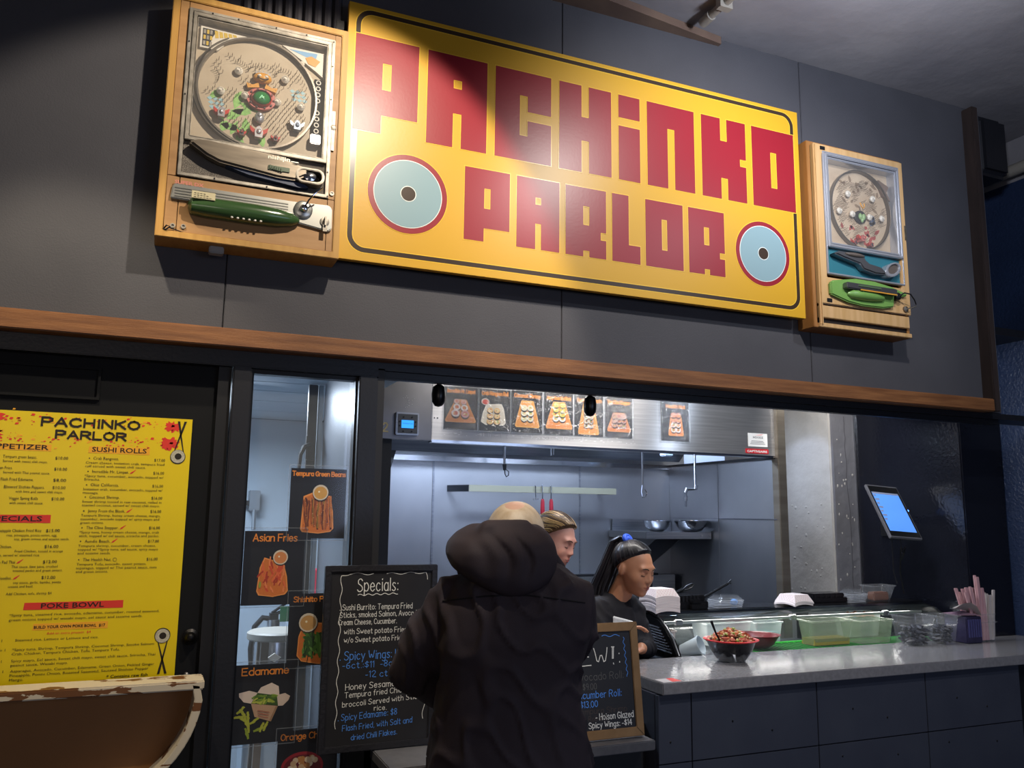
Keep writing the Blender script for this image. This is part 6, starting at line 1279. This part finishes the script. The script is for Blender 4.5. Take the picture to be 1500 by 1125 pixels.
# ================================================================ PEOPLE
from mathutils.bvhtree import BVHTree
def ell(p, c, r):
    q = (p-np.array(c))/np.array(r); k0 = np.linalg.norm(q, axis=-1); k1 = np.linalg.norm(q/np.array(r), axis=-1); return k0*(k0-1)/np.maximum(k1, 1e-9)
def cap(p, a, b, r0, r1):
    a, b = np.array(a), np.array(b); pa = p-a; ba = b-a; h = np.clip((pa@ba)/(ba@ba), 0, 1); return np.linalg.norm(pa-h[..., None]*ba, axis=-1)-(r0+(r1-r0)*h)
def smin(a, b, k): h = np.clip(.5+.5*(b-a)/k, 0, 1); return b*(1-h)+a*h-k*h*(1-h)
def ssub(a, b, k): return -smin(-a, b, k)
def head_sdf(p, fem=1):
    d = ell(p, (0, .014, .034), (.074, .092, .080))
    d = smin(d, ell(p, (0, -.022, -.018), (.060, .066, .082)), .03)
    jw = .041 if fem else .048
    d = smin(d, ell(p, (0, -.036, -.068), (jw, .042, .036)), .03); d = smin(d, ell(p, (0, -.068, -.092), (.020, .016, .016)), .022)
    for s in (-1, 1):
        d = smin(d, ell(p, (s*.036, -.058, -.028), (.022, .022, .024)), .03)
        d = smin(d, ell(p, (s*.024, -.077, .024), (.024, .010, .008) if fem else (.024, .013, .009)), .02)
    for s in (-1, 1): d = ssub(d, ell(p, (s*.030, -.100, .004), (.019, .018, .013)), .014)
    for s in (-1, 1): d = smin(d, ell(p, (s*.030, -.074, .001), (.0145, .0125, .0125)), .004)
    d = smin(d, cap(p, (0, -.082, .012), (0, -.100, -.026), .0062, .0095), .013)
    for s in (-1, 1): d = smin(d, ell(p, (s*.0105, -.094, -.031), (.008, .009, .0065)), .006)
    d = smin(d, ell(p, (0, -.079, -.060), (.027, .012, .017)), .014)
    d = smin(d, ell(p, (0, -.089, -.0545), (.020, .007, .0050)), .004); d = smin(d, ell(p, (0, -.088, -.0655), (.017, .007, .0058)), .004)
    return d
def radial(dirs, fem=1):
    """outermost surface crossing along each direction"""
    r = np.linspace(.15, .03, 121); out = np.full(len(dirs), .04); prev = None; done = np.zeros(len(dirs), bool)
    for k, rr_ in enumerate(r):
        d = head_sdf(dirs*rr_, fem)
        if prev is not None:
            hit = (~done) & (d < 0); t = prev/(prev-d+1e-9); out[hit] = (r[k-1]+(rr_-r[k-1])*t)[hit]; done |= hit
        prev = d
    return out
def grid_dirs(n, m):
    D = []
    for i in range(m+1):
        t = PI*(i+.0)/m
        for k in range(n): a = 2*PI*k/n; D.append((math.sin(t)*math.cos(a), math.sin(t)*math.sin(a), math.cos(t)))
    return np.array(D)
NH, MH = 128, 110
DG = grid_dirs(NH, MH)
FG = [(i*NH+k, (i+1)*NH+k, (i+1)*NH+(k+1) % NH, i*NH+(k+1) % NH) for i in range(MH) for k in range(NH)]
RG = radial(DG); RGM = radial(DG, 0)
def hair_mask(P): return P[:, 2]+.85*P[:, 1]
def skin_mat(name, col, var):
    m = mat(name, col, .45, var=var, vscale=18, bump=.05, bscale=300); b = m.node_tree.nodes['Principled BSDF']
    b.inputs['Subsurface Weight'].default_value = .12; b.inputs['Subsurface Radius'].default_value = (.02, .008, .004); b.inputs['Subsurface Scale'].default_value = .5; return m
def head_parts(root, M, sk, fem, hair, hcols, tail=None, lipc='#a8585a', thr=.012, thick=.010, brow='#3a2a22', strands=90, wave=0, sc=1.0, converge=(0, .095, .0)):
    """returns the head vertices for the body mesh and builds hair and features as parts"""
    R_ = RG if fem else RGM; P = DG*R_[:, None]
    M = M @ Matrix.Scale(sc, 4)
    tr = lambda p: M @ Vector(p)
    head = MB(); head.add([tr(p) for p in P], FG)
    for s in (-1, 1):   # ears
        mb = head; mb.ball(tr((s*.076, .010, -.004)), (.010*sc, .018*sc, .030*sc), 14, 10, M=M.to_3x3().to_4x4() @ Matrix.Rotation(math.radians(14*s), 4, 'Z') @ Matrix.Scale(1/sc, 4))
    if hair is not None:
        mk = hair_mask(P); k = np.clip((mk-thr)/.012, 0, 1); nz = np.array([noise.noise(Vector((p[0]*26, p[1]*14, p[2]*26))) for p in P])
        rr_ = R_+np.where(k > 0, thick*k*(1+.35*nz), -.006)
        hb = MB(); hb.add([tr(DG[i]*rr_[i]) for i in range(len(DG))], FG)
        hb.build('hair', hair, root, smooth=True, ang=180)
        # strands sweep back from the hairline to the knot
        rs = random.Random(3); cols = [mat('hair_'+c.strip('#'), c, .38, spec=.6) for c in hcols]; sets = [MB() for _ in cols]; C_ = Vector(converge).normalized()
        for q in range(strands):
            a = -PI/2+rs.uniform(-1, 1)*2.3; e = None
            for el_ in np.linspace(-.5, 1.45, 60):
                d = np.array([[math.cos(a)*math.cos(el_), math.sin(a)*math.cos(el_), math.sin(el_)]]); r_ = radial(d, fem)[0] if False else .095
                p = d[0]*r_
                if p[2]+.85*p[1] > thr+.004: e = Vector(d[0]); break
            if e is None: continue
            pts = []; ph = rs.uniform(0, 6)
            for t in np.linspace(0, 1, 14):
                v = e.slerp(C_, float(t)) if e.angle(C_) < 3.1 else e
                if wave: v = (v+Vector((0, 0, 1))*.06*wave*math.sin(t*13+a*2)).normalized()
                pts.append(v)
            dd = np.array([tuple(v) for v in pts]); rv = radial(dd, fem)+thick*1.05
            sets[q % len(cols)].tube([tr(dd[i]*rv[i]) for i in range(len(pts))], [.0018*sc*(1.6 if wave else 1)*(.4+.6*math.sin(PI*min(.9, .12+i/13))) for i in range(len(pts))], 5)
        for sset, c in zip(sets, cols):
            if sset.v: tag(sset.build('hair_strands', c, root, smooth=True), kind='stuff')
    for s in (-1, 1):
        mb = MB(); pts = [(s*.014, -.094, .022), (s*.024, -.095, .027), (s*.036, -.089, .0275), (s*.046, -.079, .022)]
        mb.tube([tr(p) for p in pts], [.0018*sc, .0026*sc, .0024*sc, .001*sc], 6); mb.build('eyebrow', mat('brow_'+brow.strip('#'), brow, .8), root, smooth=True)
        mb = MB(); pts = [(s*(.030+.0140*math.cos(a)), -.0868+abs(math.cos(a))*.006, -.0025-.0040*math.sin(a)) for a in np.linspace(0, PI, 9)]
        mb.tube([tr(p) for p in pts], .0012*sc, 5); mb.build('eyelash', mat('lash', '#1c1412', .8), root, smooth=True)
    mb = MB(); mb.tube([tr((x, -.0955+abs(x)*.28, -.0600+abs(x)*.05)) for x in np.linspace(-.022, .022, 9)], [.0006*sc, .0013*sc, .0016*sc, .0018*sc, .0018*sc, .0018*sc, .0016*sc, .0013*sc, .0006*sc], 6)
    mb.build('mouth_line', mat('lip_line_'+lipc.strip('#'), '#6e3436', .5), root, smooth=True)
    lp = MB()
    for z0_, h_, w_ in ((-.0553, .0042, .0200), (-.0652, .0050, .0170)):
        n = 13; vs = []
        for i in range(n):
            x = -w_+2*w_*i/(n-1); tt = max(0, 1-(x/w_)**2)**.6
            for q in (-1, 0, 1): vs.append((x, -.0968+abs(x)*.30+abs(q)*.0022+(1-tt)*.002, z0_+q*h_*tt))
        lp.add([tr(v) for v in vs], [(i*3+j, (i+1)*3+j, (i+1)*3+j+1, i*3+j+1) for i in range(n-1) for j in range(2)])
    lp.build('lips', mat('lips_'+lipc.strip('#'), lipc, .4), root, smooth=True)
    return head
def capsule(mb, a, b, r0, r1, n=14, sy=1):
    a, b = Vector(a), Vector(b); mb.tube([a, a.lerp(b, .33), a.lerp(b, .66), b], [r0, r0+(r1-r0)*.33, r0+(r1-r0)*.66, r1], n); mb.ball(a, r0, n, 8); mb.ball(b, r1, n, 8)
def loft(mb, rings, n=28, M=None, p=2.4):
    vs = []
    for z, cx, cy, rx, ry in rings:
        for k in range(n):
            t = 2*PI*k/n; c, s = math.cos(t), math.sin(t); v = Vector((cx+rx*math.copysign(abs(c)**(2/p), c), cy+ry*math.copysign(abs(s)**(2/p), s), z)); vs.append(M @ v if M is not None else v)
    m = len(rings); mb.add(vs, [(i*n+k, i*n+(k+1) % n, (i+1)*n+(k+1) % n, (i+1)*n+k) for i in range(m-1) for k in range(n)]+[tuple(range(n-1, -1, -1)), tuple((m-1)*n+k for k in range(n))])
def fuse(mb, name, m, parent, voxel=.010, it=8, fold=0, seed=0, fscale=(7, 7, 4)):
    """one continuous skin over overlapping limbs"""
    o = mb.build('tmp', [], None)
    o.data.materials.clear()
    r = o.modifiers.new('r', 'REMESH'); r.mode = 'VOXEL'; r.voxel_size = voxel; r.use_smooth_shade = True
    if it: s = o.modifiers.new('s', 'SMOOTH'); s.iterations = it; s.factor = .5
    bpy.context.view_layer.update(); dg = bpy.context.evaluated_depsgraph_get()
    me = bpy.data.meshes.new_from_object(o.evaluated_get(dg)); me.name = name; bpy.data.objects.remove(o)
    if fold:
        N_ = [v.normal.copy() for v in me.vertices]
        for v, nn_ in zip(me.vertices, N_):
            p = v.co; q = Vector((p.x*fscale[0]+seed, p.y*fscale[1], p.z*fscale[2]+p.x*3)); a = noise.noise(q); b = noise.noise(Vector((p.x*fscale[0]*1.7+p.z*9+seed, p.y*8, p.z*fscale[2]*1.2-p.x*8+3)))
            v.co = p+nn_*fold*(a*.9+1.1*max(0, 1-abs(b)*5)-.25)
    me.materials.clear(); me.materials.append(m)
    inv = (Matrix.Translation(parent.location) @ parent.rotation_euler.to_matrix().to_4x4()).inverted(); me.transform(inv)
    for p in me.polygons: p.use_smooth = True
    ob = bpy.data.objects.new(name, me); C.objects.link(ob); ob.parent = parent; return ob
def hand_mesh(mb, wrist, d, side, palm_n, s=1.0, curl=.5):
    """palm and five bent fingers; d = pointing direction, palm_n = palm normal"""
    d = Vector(d).normalized(); nrm = Vector(palm_n).normalized(); nrm = (nrm-d*nrm.dot(d)).normalized(); sd = d.cross(nrm)*side; w = Vector(wrist)
    for k in range(4):
        o = (k-1.5)*.019*s; capsule(mb, w+sd*o*.6+d*.01, w+sd*o+d*.082*s, .012*s, .0105*s, 8)
        p = w+sd*o+d*.085*s; dd = d.copy(); L_ = (.036, .041, .038, .030)[k]*s
        for j in range(3):
            dd = (dd+nrm*curl*(.55+.2*j)).normalized(); q = p+dd*L_*(1, .7, .55)[j]; capsule(mb, p, q, (.0088-.0007*j)*s, (.0082-.0008*j)*s, 8); p = q
    t = w+sd*-.028*s+d*.02*s; dd = (d*.7-sd*.8+nrm*.3).normalized(); q = t+dd*.04*s; capsule(mb, w+d*.01, t, .014*s, .013*s, 8); capsule(mb, t, q, .012*s, .010*s, 8); dd = (dd+d*.7+nrm*.25).normalized(); capsule(mb, q, q+dd*.032*s, .0098*s, .008*s, 8)

# ---- the customer, seen from behind
mp = thing('person', 'man seen from behind in a black hooded jacket, leaning at the pick-up shelf', 'person', (.905, 2.11, 0), math.radians(-22))
MM = Matrix.Translation((.905, 2.11, 0)) @ Matrix.Rotation(math.radians(-22), 4, 'Z')
W_ = lambda u, v, z: MM @ Vector((u, v, z))
SKM = skin_mat('skin_fair', '#d8b3a0', '#cda491'); JK = mat('jacket_black', '#393136', .72, var='#3f373c', vscale=5, bump=.12, bscale=500, spec=.3); JL = mat('jacket_lining', '#191619', .8)
TR_ = mat('trousers_dark', '#1b1c22', .8)
HM = W_(.008, .10, 1.518)
HMm = Matrix.Translation(HM) @ Matrix.Rotation(math.radians(180-22-6), 4, 'Z') @ Matrix.Rotation(math.radians(-18), 4, 'X')
hb = head_parts(mp, HMm, SKM, 0, None, [], brow='#b09a80', lipc='#b0786c', sc=1.07)
mb = MB(); mb.v = list(hb.v); mb.f = list(hb.f); mb.m = list(hb.m)
capsule(mb, W_(0, .075, 1.46), W_(0, .02, 1.33), .058, .068)
loft(mb, [(.84, 0, 0, .17, .11), (1.0, 0, .0, .16, .11), (1.2, 0, .0, .165, .11), (1.36, 0, .0, .15, .10), (1.42, 0, .01, .08, .07)], M=MM)
for s in (-1, 1): capsule(mb, W_(s*.09, 0, .86), W_(s*.10, .02, .48), .085, .058); capsule(mb, W_(s*.10, .02, .48), W_(s*.10, -.02, .09), .055, .040); capsule(mb, W_(s*.10, -.03, .045), W_(s*.11, .13, .03), .036, .03)
for s, el, wr in ((-1, (-.275, .10, 1.165), (-.12, .31, 1.02)), (1, (.130, .14, 1.18), (.10, .34, 1.03))):
    capsule(mb, W_(s*.17, .02, 1.37), W_(*el), .045, .038); capsule(mb, W_(*el), W_(*wr), .038, .026)
    hand_mesh(mb, W_(*wr), MM.to_3x3() @ Vector((-s*.25, .85, -.25)), s, MM.to_3x3() @ Vector((0, -.1, -1)), 1.0, .45)
body = fuse(mb, 'body', SKM, mp, .0065, 3)
# thin pale hair around the crown
R_ = RGM; P = DG*R_[:, None]; mk = P[:, 2]*.9+.75*P[:, 1]
mb = MB(); fr = np.clip((mk-.02)/.02, 0, 1)*np.clip((.125-P[:, 2])/.02, 0, 1); rr_ = R_+np.where(fr > 0, .0095*fr, -.006); mb.add([HMm @ Vector(DG[i]*rr_[i]) for i in range(len(DG))], FG)
mb.build('hair', mat('hair_white', '#d3c3ac', .5, var='#bda88c', vscale=9, stretch=(4, 4, 1)), mp, smooth=True, ang=180)
# jacket
mb = MB()
loft(mb, [(.76, .0, .0, .228, .155), (.86, .0, .0, .226, .155), (.96, -.002, .0, .216, .15), (1.06, -.008, .0, .200, .142), (1.17, -.010, -.005, .186, .138), (1.28, .004, -.01, .200, .142), (1.36, .006, -.005, .200, .135), (1.41, .006, .0, .185, .12), (1.445, .005, .01, .145, .10), (1.475, 0, .02, .10, .09)], M=MM)
capsule(mb, W_(-.150, .0, 1.375), W_(-.225, .02, 1.27), .068, .070); capsule(mb, W_(-.225, .02, 1.27), W_(-.272, .08, 1.180), .070, .066); capsule(mb, W_(-.272, .08, 1.180), W_(-.145, .28, 1.035), .064, .046)
capsule(mb, W_(.158, .0, 1.37), W_(.176, .03, 1.29), .064, .056); capsule(mb, W_(.176, .03, 1.29), W_(.130, .14, 1.18), .054, .048); capsule(mb, W_(.130, .14, 1.18), W_(.11, .31, 1.045), .048, .044)
jk = fuse(mb, 'jacket', JK, mp, .009, 7, fold=.009, seed=2)
# hood lying on the shoulders
mb = MB()
hp_ = [(1.392, -.004, -.112, .030, .022), (1.412, -.006, -.108, .078, .042), (1.435, -.014, -.095, .112, .062), (1.462, -.026, -.078, .138, .080), (1.495, -.034, -.050, .150, .100), (1.525, -.036, -.025, .146, .108), (1.552, -.032, .0, .126, .10), (1.574, -.026, .012, .092, .078)]
loft(mb, hp_, 36, MM, 2.1)
capsule(mb, W_(-.11, -.03, 1.50), W_(-.07, -.07, 1.555), .035, .030); capsule(mb, W_(-.07, -.06, 1.563), W_(.025, -.05, 1.566), .022, .022); capsule(mb, W_(.025, -.05, 1.562), W_(.085, .0, 1.50), .024, .030)
capsule(mb, W_(.08, -.01, 1.49), W_(.125, .05, 1.450), .034, .024); capsule(mb, W_(-.12, .0, 1.47), W_(-.12, .05, 1.44), .040, .035)
hd_ = fuse(mb, 'hood', JK, mp, .008, 8, fold=0)
for v in hd_.data.vertices:      # the two long creases of the folded hood
    p = v.co; n_ = v.normal
    if n_.y < .2:
        for x0, zc, wd, dp in ((-.035, 1.50, .014, .016), (.022, 1.50, .012, .020), (.036, 1.48, .010, -.010), (-.085, 1.49, .02, .007)):
            xx = p.x-(x0+(p.z-zc)*-.35+.015*math.sin((p.z-1.45)*40)); k_ = math.exp(-(xx/wd)**2)*math.exp(-((p.z-zc)/.045)**2); p.y += dp*k_
        p.y += .004*noise.noise(Vector((p.x*22, p.y*10, p.z*26)))
bpy.context.view_layer.update()
def drape(ob, pts, r, name, m_, off=.0012):
    me = ob.data; bv = BVHTree.FromPolygons([v.co for v in me.vertices], [tuple(p.vertices) for p in me.polygons]); path = []
    for u, z in pts:
        hit = bv.ray_cast(Vector((u, -.6, z)), Vector((0, 1, 0)))
        if hit[0] is not None: path.append(hit[0]+Vector((0, -off, 0)))
    if len(path) > 2: MB().tube(path, r, 6).build(name, m_, mp, smooth=True, local=True)
drape(jk, [(-.185+.37*k/24, 1.374+.022*math.sin(PI*k/24)) for k in range(25)], .0022, 'yoke_seam', JL)
mb = MB()
for s in (-1, 1): loft(mb, [(.10, s*.10, -.02, .060, .075), (.45, s*.10, .01, .075, .085), (.82, s*.095, 0, .105, .12)], M=MM)
fuse(mb, 'trousers', TR_, mp, .012, 5, fold=.005, seed=5)
mb = MB()
for s in (-1, 1): mb.box(s*.105-.045, s*.105+.045, -.08, .19, 0, .085)
mb.v = [tuple(MM @ Vector(v)) for v in mb.v]; mb.build('shoes', flat('#141416'), mp, bevel=.02, seg=3)

# ---- worker in black with a high ponytail
wp = thing('person', 'woman in black with a blue hair tie looking down beside the stacked paper trays', 'person', (1.93, 3.33, 0), 0)
SKB = skin_mat('skin_tan', '#bf8869', '#b07c5e')
HB = Vector((1.965, 3.235, 1.368)); HBm = Matrix.Translation(HB) @ Matrix.Rotation(math.radians(20), 4, 'Z') @ Matrix.Rotation(math.radians(15), 4, 'X')
hb = head_parts(wp, HBm, SKB, 1, mat('hair_black', '#15141a', .35, spec=.6), ['#1d1c22', '#2b2a31', '#101014'], lipc='#8f4a48', brow='#1d1512', strands=110, sc=.97, thr=.040, thick=.012, converge=(0, .06, .085))
mb = MB(); mb.v = list(hb.v); mb.f = list(hb.f); mb.m = list(hb.m)
capsule(mb, (1.955, 3.27, 1.33), (1.925, 3.31, 1.225), .046, .052)
def torso(mb, cx, cy, zs, k=1, lean=0):
    loft(mb, [(z, cx+lean*(z-.9)*.4, cy-lean*(z-.9)*.3, rx*k, ry*k) for z, rx, ry in zs])
torso(mb, 1.915, 3.34, [(.80, .15, .11), (.95, .13, .10), (1.08, .135, .10), (1.18, .14, .095), (1.235, .08, .07)])
for s in (-1, 1): capsule(mb, (1.915+s*.08, 3.36, .82), (1.915+s*.09, 3.36, .46), .08, .055); capsule(mb, (1.915+s*.09, 3.36, .46), (1.915+s*.09, 3.38, .08), .05, .036); capsule(mb, (1.915+s*.09, 3.36, .04), (1.915+s*.1, 3.28, .03), .034, .03)
capsule(mb, (1.80, 3.29, 1.175), (1.795, 3.22, 1.05), .042, .036); capsule(mb, (1.795, 3.22, 1.05), (1.79, 3.07, 1.105), .034, .024)
hand_mesh(mb, (1.79, 3.07, 1.115), (.75, -.1, .35), -1, (.2, -.2, -1), .8, .8)
capsule(mb, (2.01, 3.34, 1.17), (2.05, 3.28, 1.02), .042, .036); capsule(mb, (2.05, 3.28, 1.02), (1.95, 3.16, 1.04), .034, .024); hand_mesh(mb, (1.945, 3.155, 1.04), (-.8, -.5, .0), 1, (0, 0, -1), .9, .4)
fuse(mb, 'body', SKB, wp, .0052, 2)
BT = mat('shirt_black', '#1d1d22', .8, var='#222228', vscale=6, spec=.3)
mb = MB()
torso(mb, 1.915, 3.34, [(.74, .17, .13), (.90, .155, .12), (1.04, .15, .115), (1.14, .158, .112), (1.20, .15, .10), (1.238, .11, .08), (1.262, .064, .060)])
capsule(mb, (1.815, 3.30, 1.185), (1.795, 3.23, 1.05), .064, .054); capsule(mb, (1.795, 3.23, 1.05), (1.79, 3.12, 1.09), .052, .040)
capsule(mb, (2.005, 3.34, 1.18), (2.05, 3.28, 1.02), .060, .05); capsule(mb, (2.05, 3.28, 1.02), (1.98, 3.19, 1.035), .048, .038)
fuse(mb, 'shirt', BT, wp, .008, 5, fold=.006, seed=7)
mb = MB()
for s in (-1, 1): loft(mb, [(.08, 1.915+s*.085, 3.37, .055, .07), (.45, 1.915+s*.085, 3.36, .07, .08), (.80, 1.915+s*.075, 3.35, .09, .11)])
fuse(mb, 'trousers', TR_, wp, .012, 4)
mb = MB(); tr = lambda p: HBm @ Vector(p)
mb.tube([tr((.019*math.cos(a)+.0, .066+.017*math.sin(a)*.7, .114+.012*math.sin(a))) for a in np.linspace(0, 2*PI, 13)[:-1]], .0105, 8, closed=True); mb.ball(tr((0, .066, .112)), .017, 10, 8); mb.build('hair_tie', mat('tie_blue', '#1f56d8', .5, bump=.4, bscale=200), wp, smooth=True)
mb = MB(); rs = random.Random(12)
for q in range(34):
    o = Vector((rs.gauss(0, .012), rs.gauss(0, .010), 0)); pts = [Vector(tr((0, .066, .106)))+o*.3, Vector(tr((0, .090, .115)))+o, Vector(tr((0, .122, .085)))+o*1.5, Vector((1.885, 3.34, 1.355))+o*1.9, Vector((1.862, 3.36, 1.285))+o*2, Vector((1.845, 3.355, 1.225))+o*1.6]
    P2 = []
    for i in range(len(pts)-1): P2 += [pts[i].lerp(pts[i+1], t) for t in (0, .5)]
    P2.append(pts[-1]); mb.tube(P2, [.004]+[.0072]*(len(P2)-2)+[.003], 6)
mb.build('ponytail', mat('hair_black', '#15141a'), wp, smooth=True)
hn = thing('paper_napkin', 'white folded paper in the hand of the worker in black', 'napkin', (1.79, 3.02, 1.15)); mb = MB()
mb.hexa([(1.735, 3.02, 1.160), (1.825, 3.0, 1.152), (1.83, 3.03, 1.154), (1.74, 3.03, 1.162)], [(1.735, 3.02, 1.196), (1.825, 3.0, 1.172), (1.83, 3.03, 1.174), (1.74, 3.03, 1.198)]); mb.build('paper', mat('paper_white', '#d9dadb', .7, bump=.5, bscale=60), hn, bevel=.003)

# ---- worker with wavy highlighted hair
ap = thing('person', 'woman with wavy blond-streaked hair in profile behind the man', 'person', (1.63, 3.46, 0), 0)
SKA = skin_mat('skin_rosy', '#cf9a8a', '#c58c7c')
HA = Vector((1.652, 3.385, 1.487)); HAm = Matrix.Translation(HA) @ Matrix.Rotation(math.radians(34), 4, 'Z') @ Matrix.Rotation(math.radians(19), 4, 'X') @ Matrix.Rotation(math.radians(4), 4, 'Y')
hb = head_parts(ap, HAm, SKA, 1, mat('hair_brown', '#4a3626', .5, var='#8a6c46', vscale=14, stretch=(1, 1, 6)), ['#c9a870', '#3a2a20', '#a98652', '#5a4230'], lipc='#b0605e', brow='#4a3226', strands=130, wave=1, thr=.027, thick=.015, sc=.98, converge=(0, .11, -.02))
mb = MB(); mb.v = list(hb.v); mb.f = list(hb.f); mb.m = list(hb.m)
capsule(mb, (1.64, 3.42, 1.44), (1.60, 3.45, 1.34), .045, .052)
torso(mb, 1.585, 3.47, [(.82, .15, .11), (.98, .13, .10), (1.15, .135, .10), (1.29, .14, .095), (1.35, .08, .07)])
for s in (-1, 1):
    capsule(mb, (1.585+s*.08, 3.48, .84), (1.585+s*.09, 3.48, .46), .08, .055); capsule(mb, (1.585+s*.09, 3.48, .46), (1.585+s*.09, 3.5, .08), .05, .036); capsule(mb, (1.585+s*.09, 3.48, .04), (1.585+s*.1, 3.4, .03), .034, .03)
    capsule(mb, (1.585+s*.145, 3.45, 1.28), (1.585+s*.155, 3.38, 1.05), .042, .036); capsule(mb, (1.585+s*.155, 3.38, 1.05), (1.585+s*.07, 3.24, 1.06), .034, .024); hand_mesh(mb, (1.585+s*.07, 3.23, 1.06), (-s*.3, -.8, -.1), -s, (0, 0, -1), .9, .45)
fuse(mb, 'body', SKA, ap, .0052, 2)
mb = MB(); torso(mb, 1.585, 3.47, [(.76, .17, .13), (.92, .15, .12), (1.12, .155, .115), (1.25, .162, .112), (1.31, .15, .10), (1.345, .10, .075), (1.362, .062, .058)])
for s in (-1, 1): capsule(mb, (1.585+s*.135, 3.455, 1.29), (1.585+s*.155, 3.38, 1.05), .060, .05); capsule(mb, (1.585+s*.155, 3.38, 1.05), (1.585+s*.11, 3.30, 1.055), .048, .04)
fuse(mb, 'shirt', BT, ap, .009, 5, fold=.005, seed=1)
mb = MB()
for s in (-1, 1): loft(mb, [(.08, 1.585+s*.085, 3.49, .055, .07), (.45, 1.585+s*.085, 3.48, .07, .08), (.82, 1.585+s*.075, 3.47, .09, .11)])
fuse(mb, 'trousers', TR_, ap, .012, 4)
mb = MB(); tr = lambda p: HAm @ Vector(p); rs = random.Random(4)
for q in range(26):
    a = rs.uniform(0, 2*PI); rad = rs.uniform(.008, .030); pts = []
    for t in np.linspace(0, 2*PI*rs.uniform(.6, 1), 12): pts.append(tr((rad*math.cos(a+t)*.8, .112+.022*math.sin(t*.7), -.012+rad*math.sin(a+t))))
    mb.k(q % 3).tube(pts, .0052, 6)
mb.build('hair_bun', [_M['hair_c9a870'], _M['hair_5a4230'], _M['hair_a98652']], ap, smooth=True)
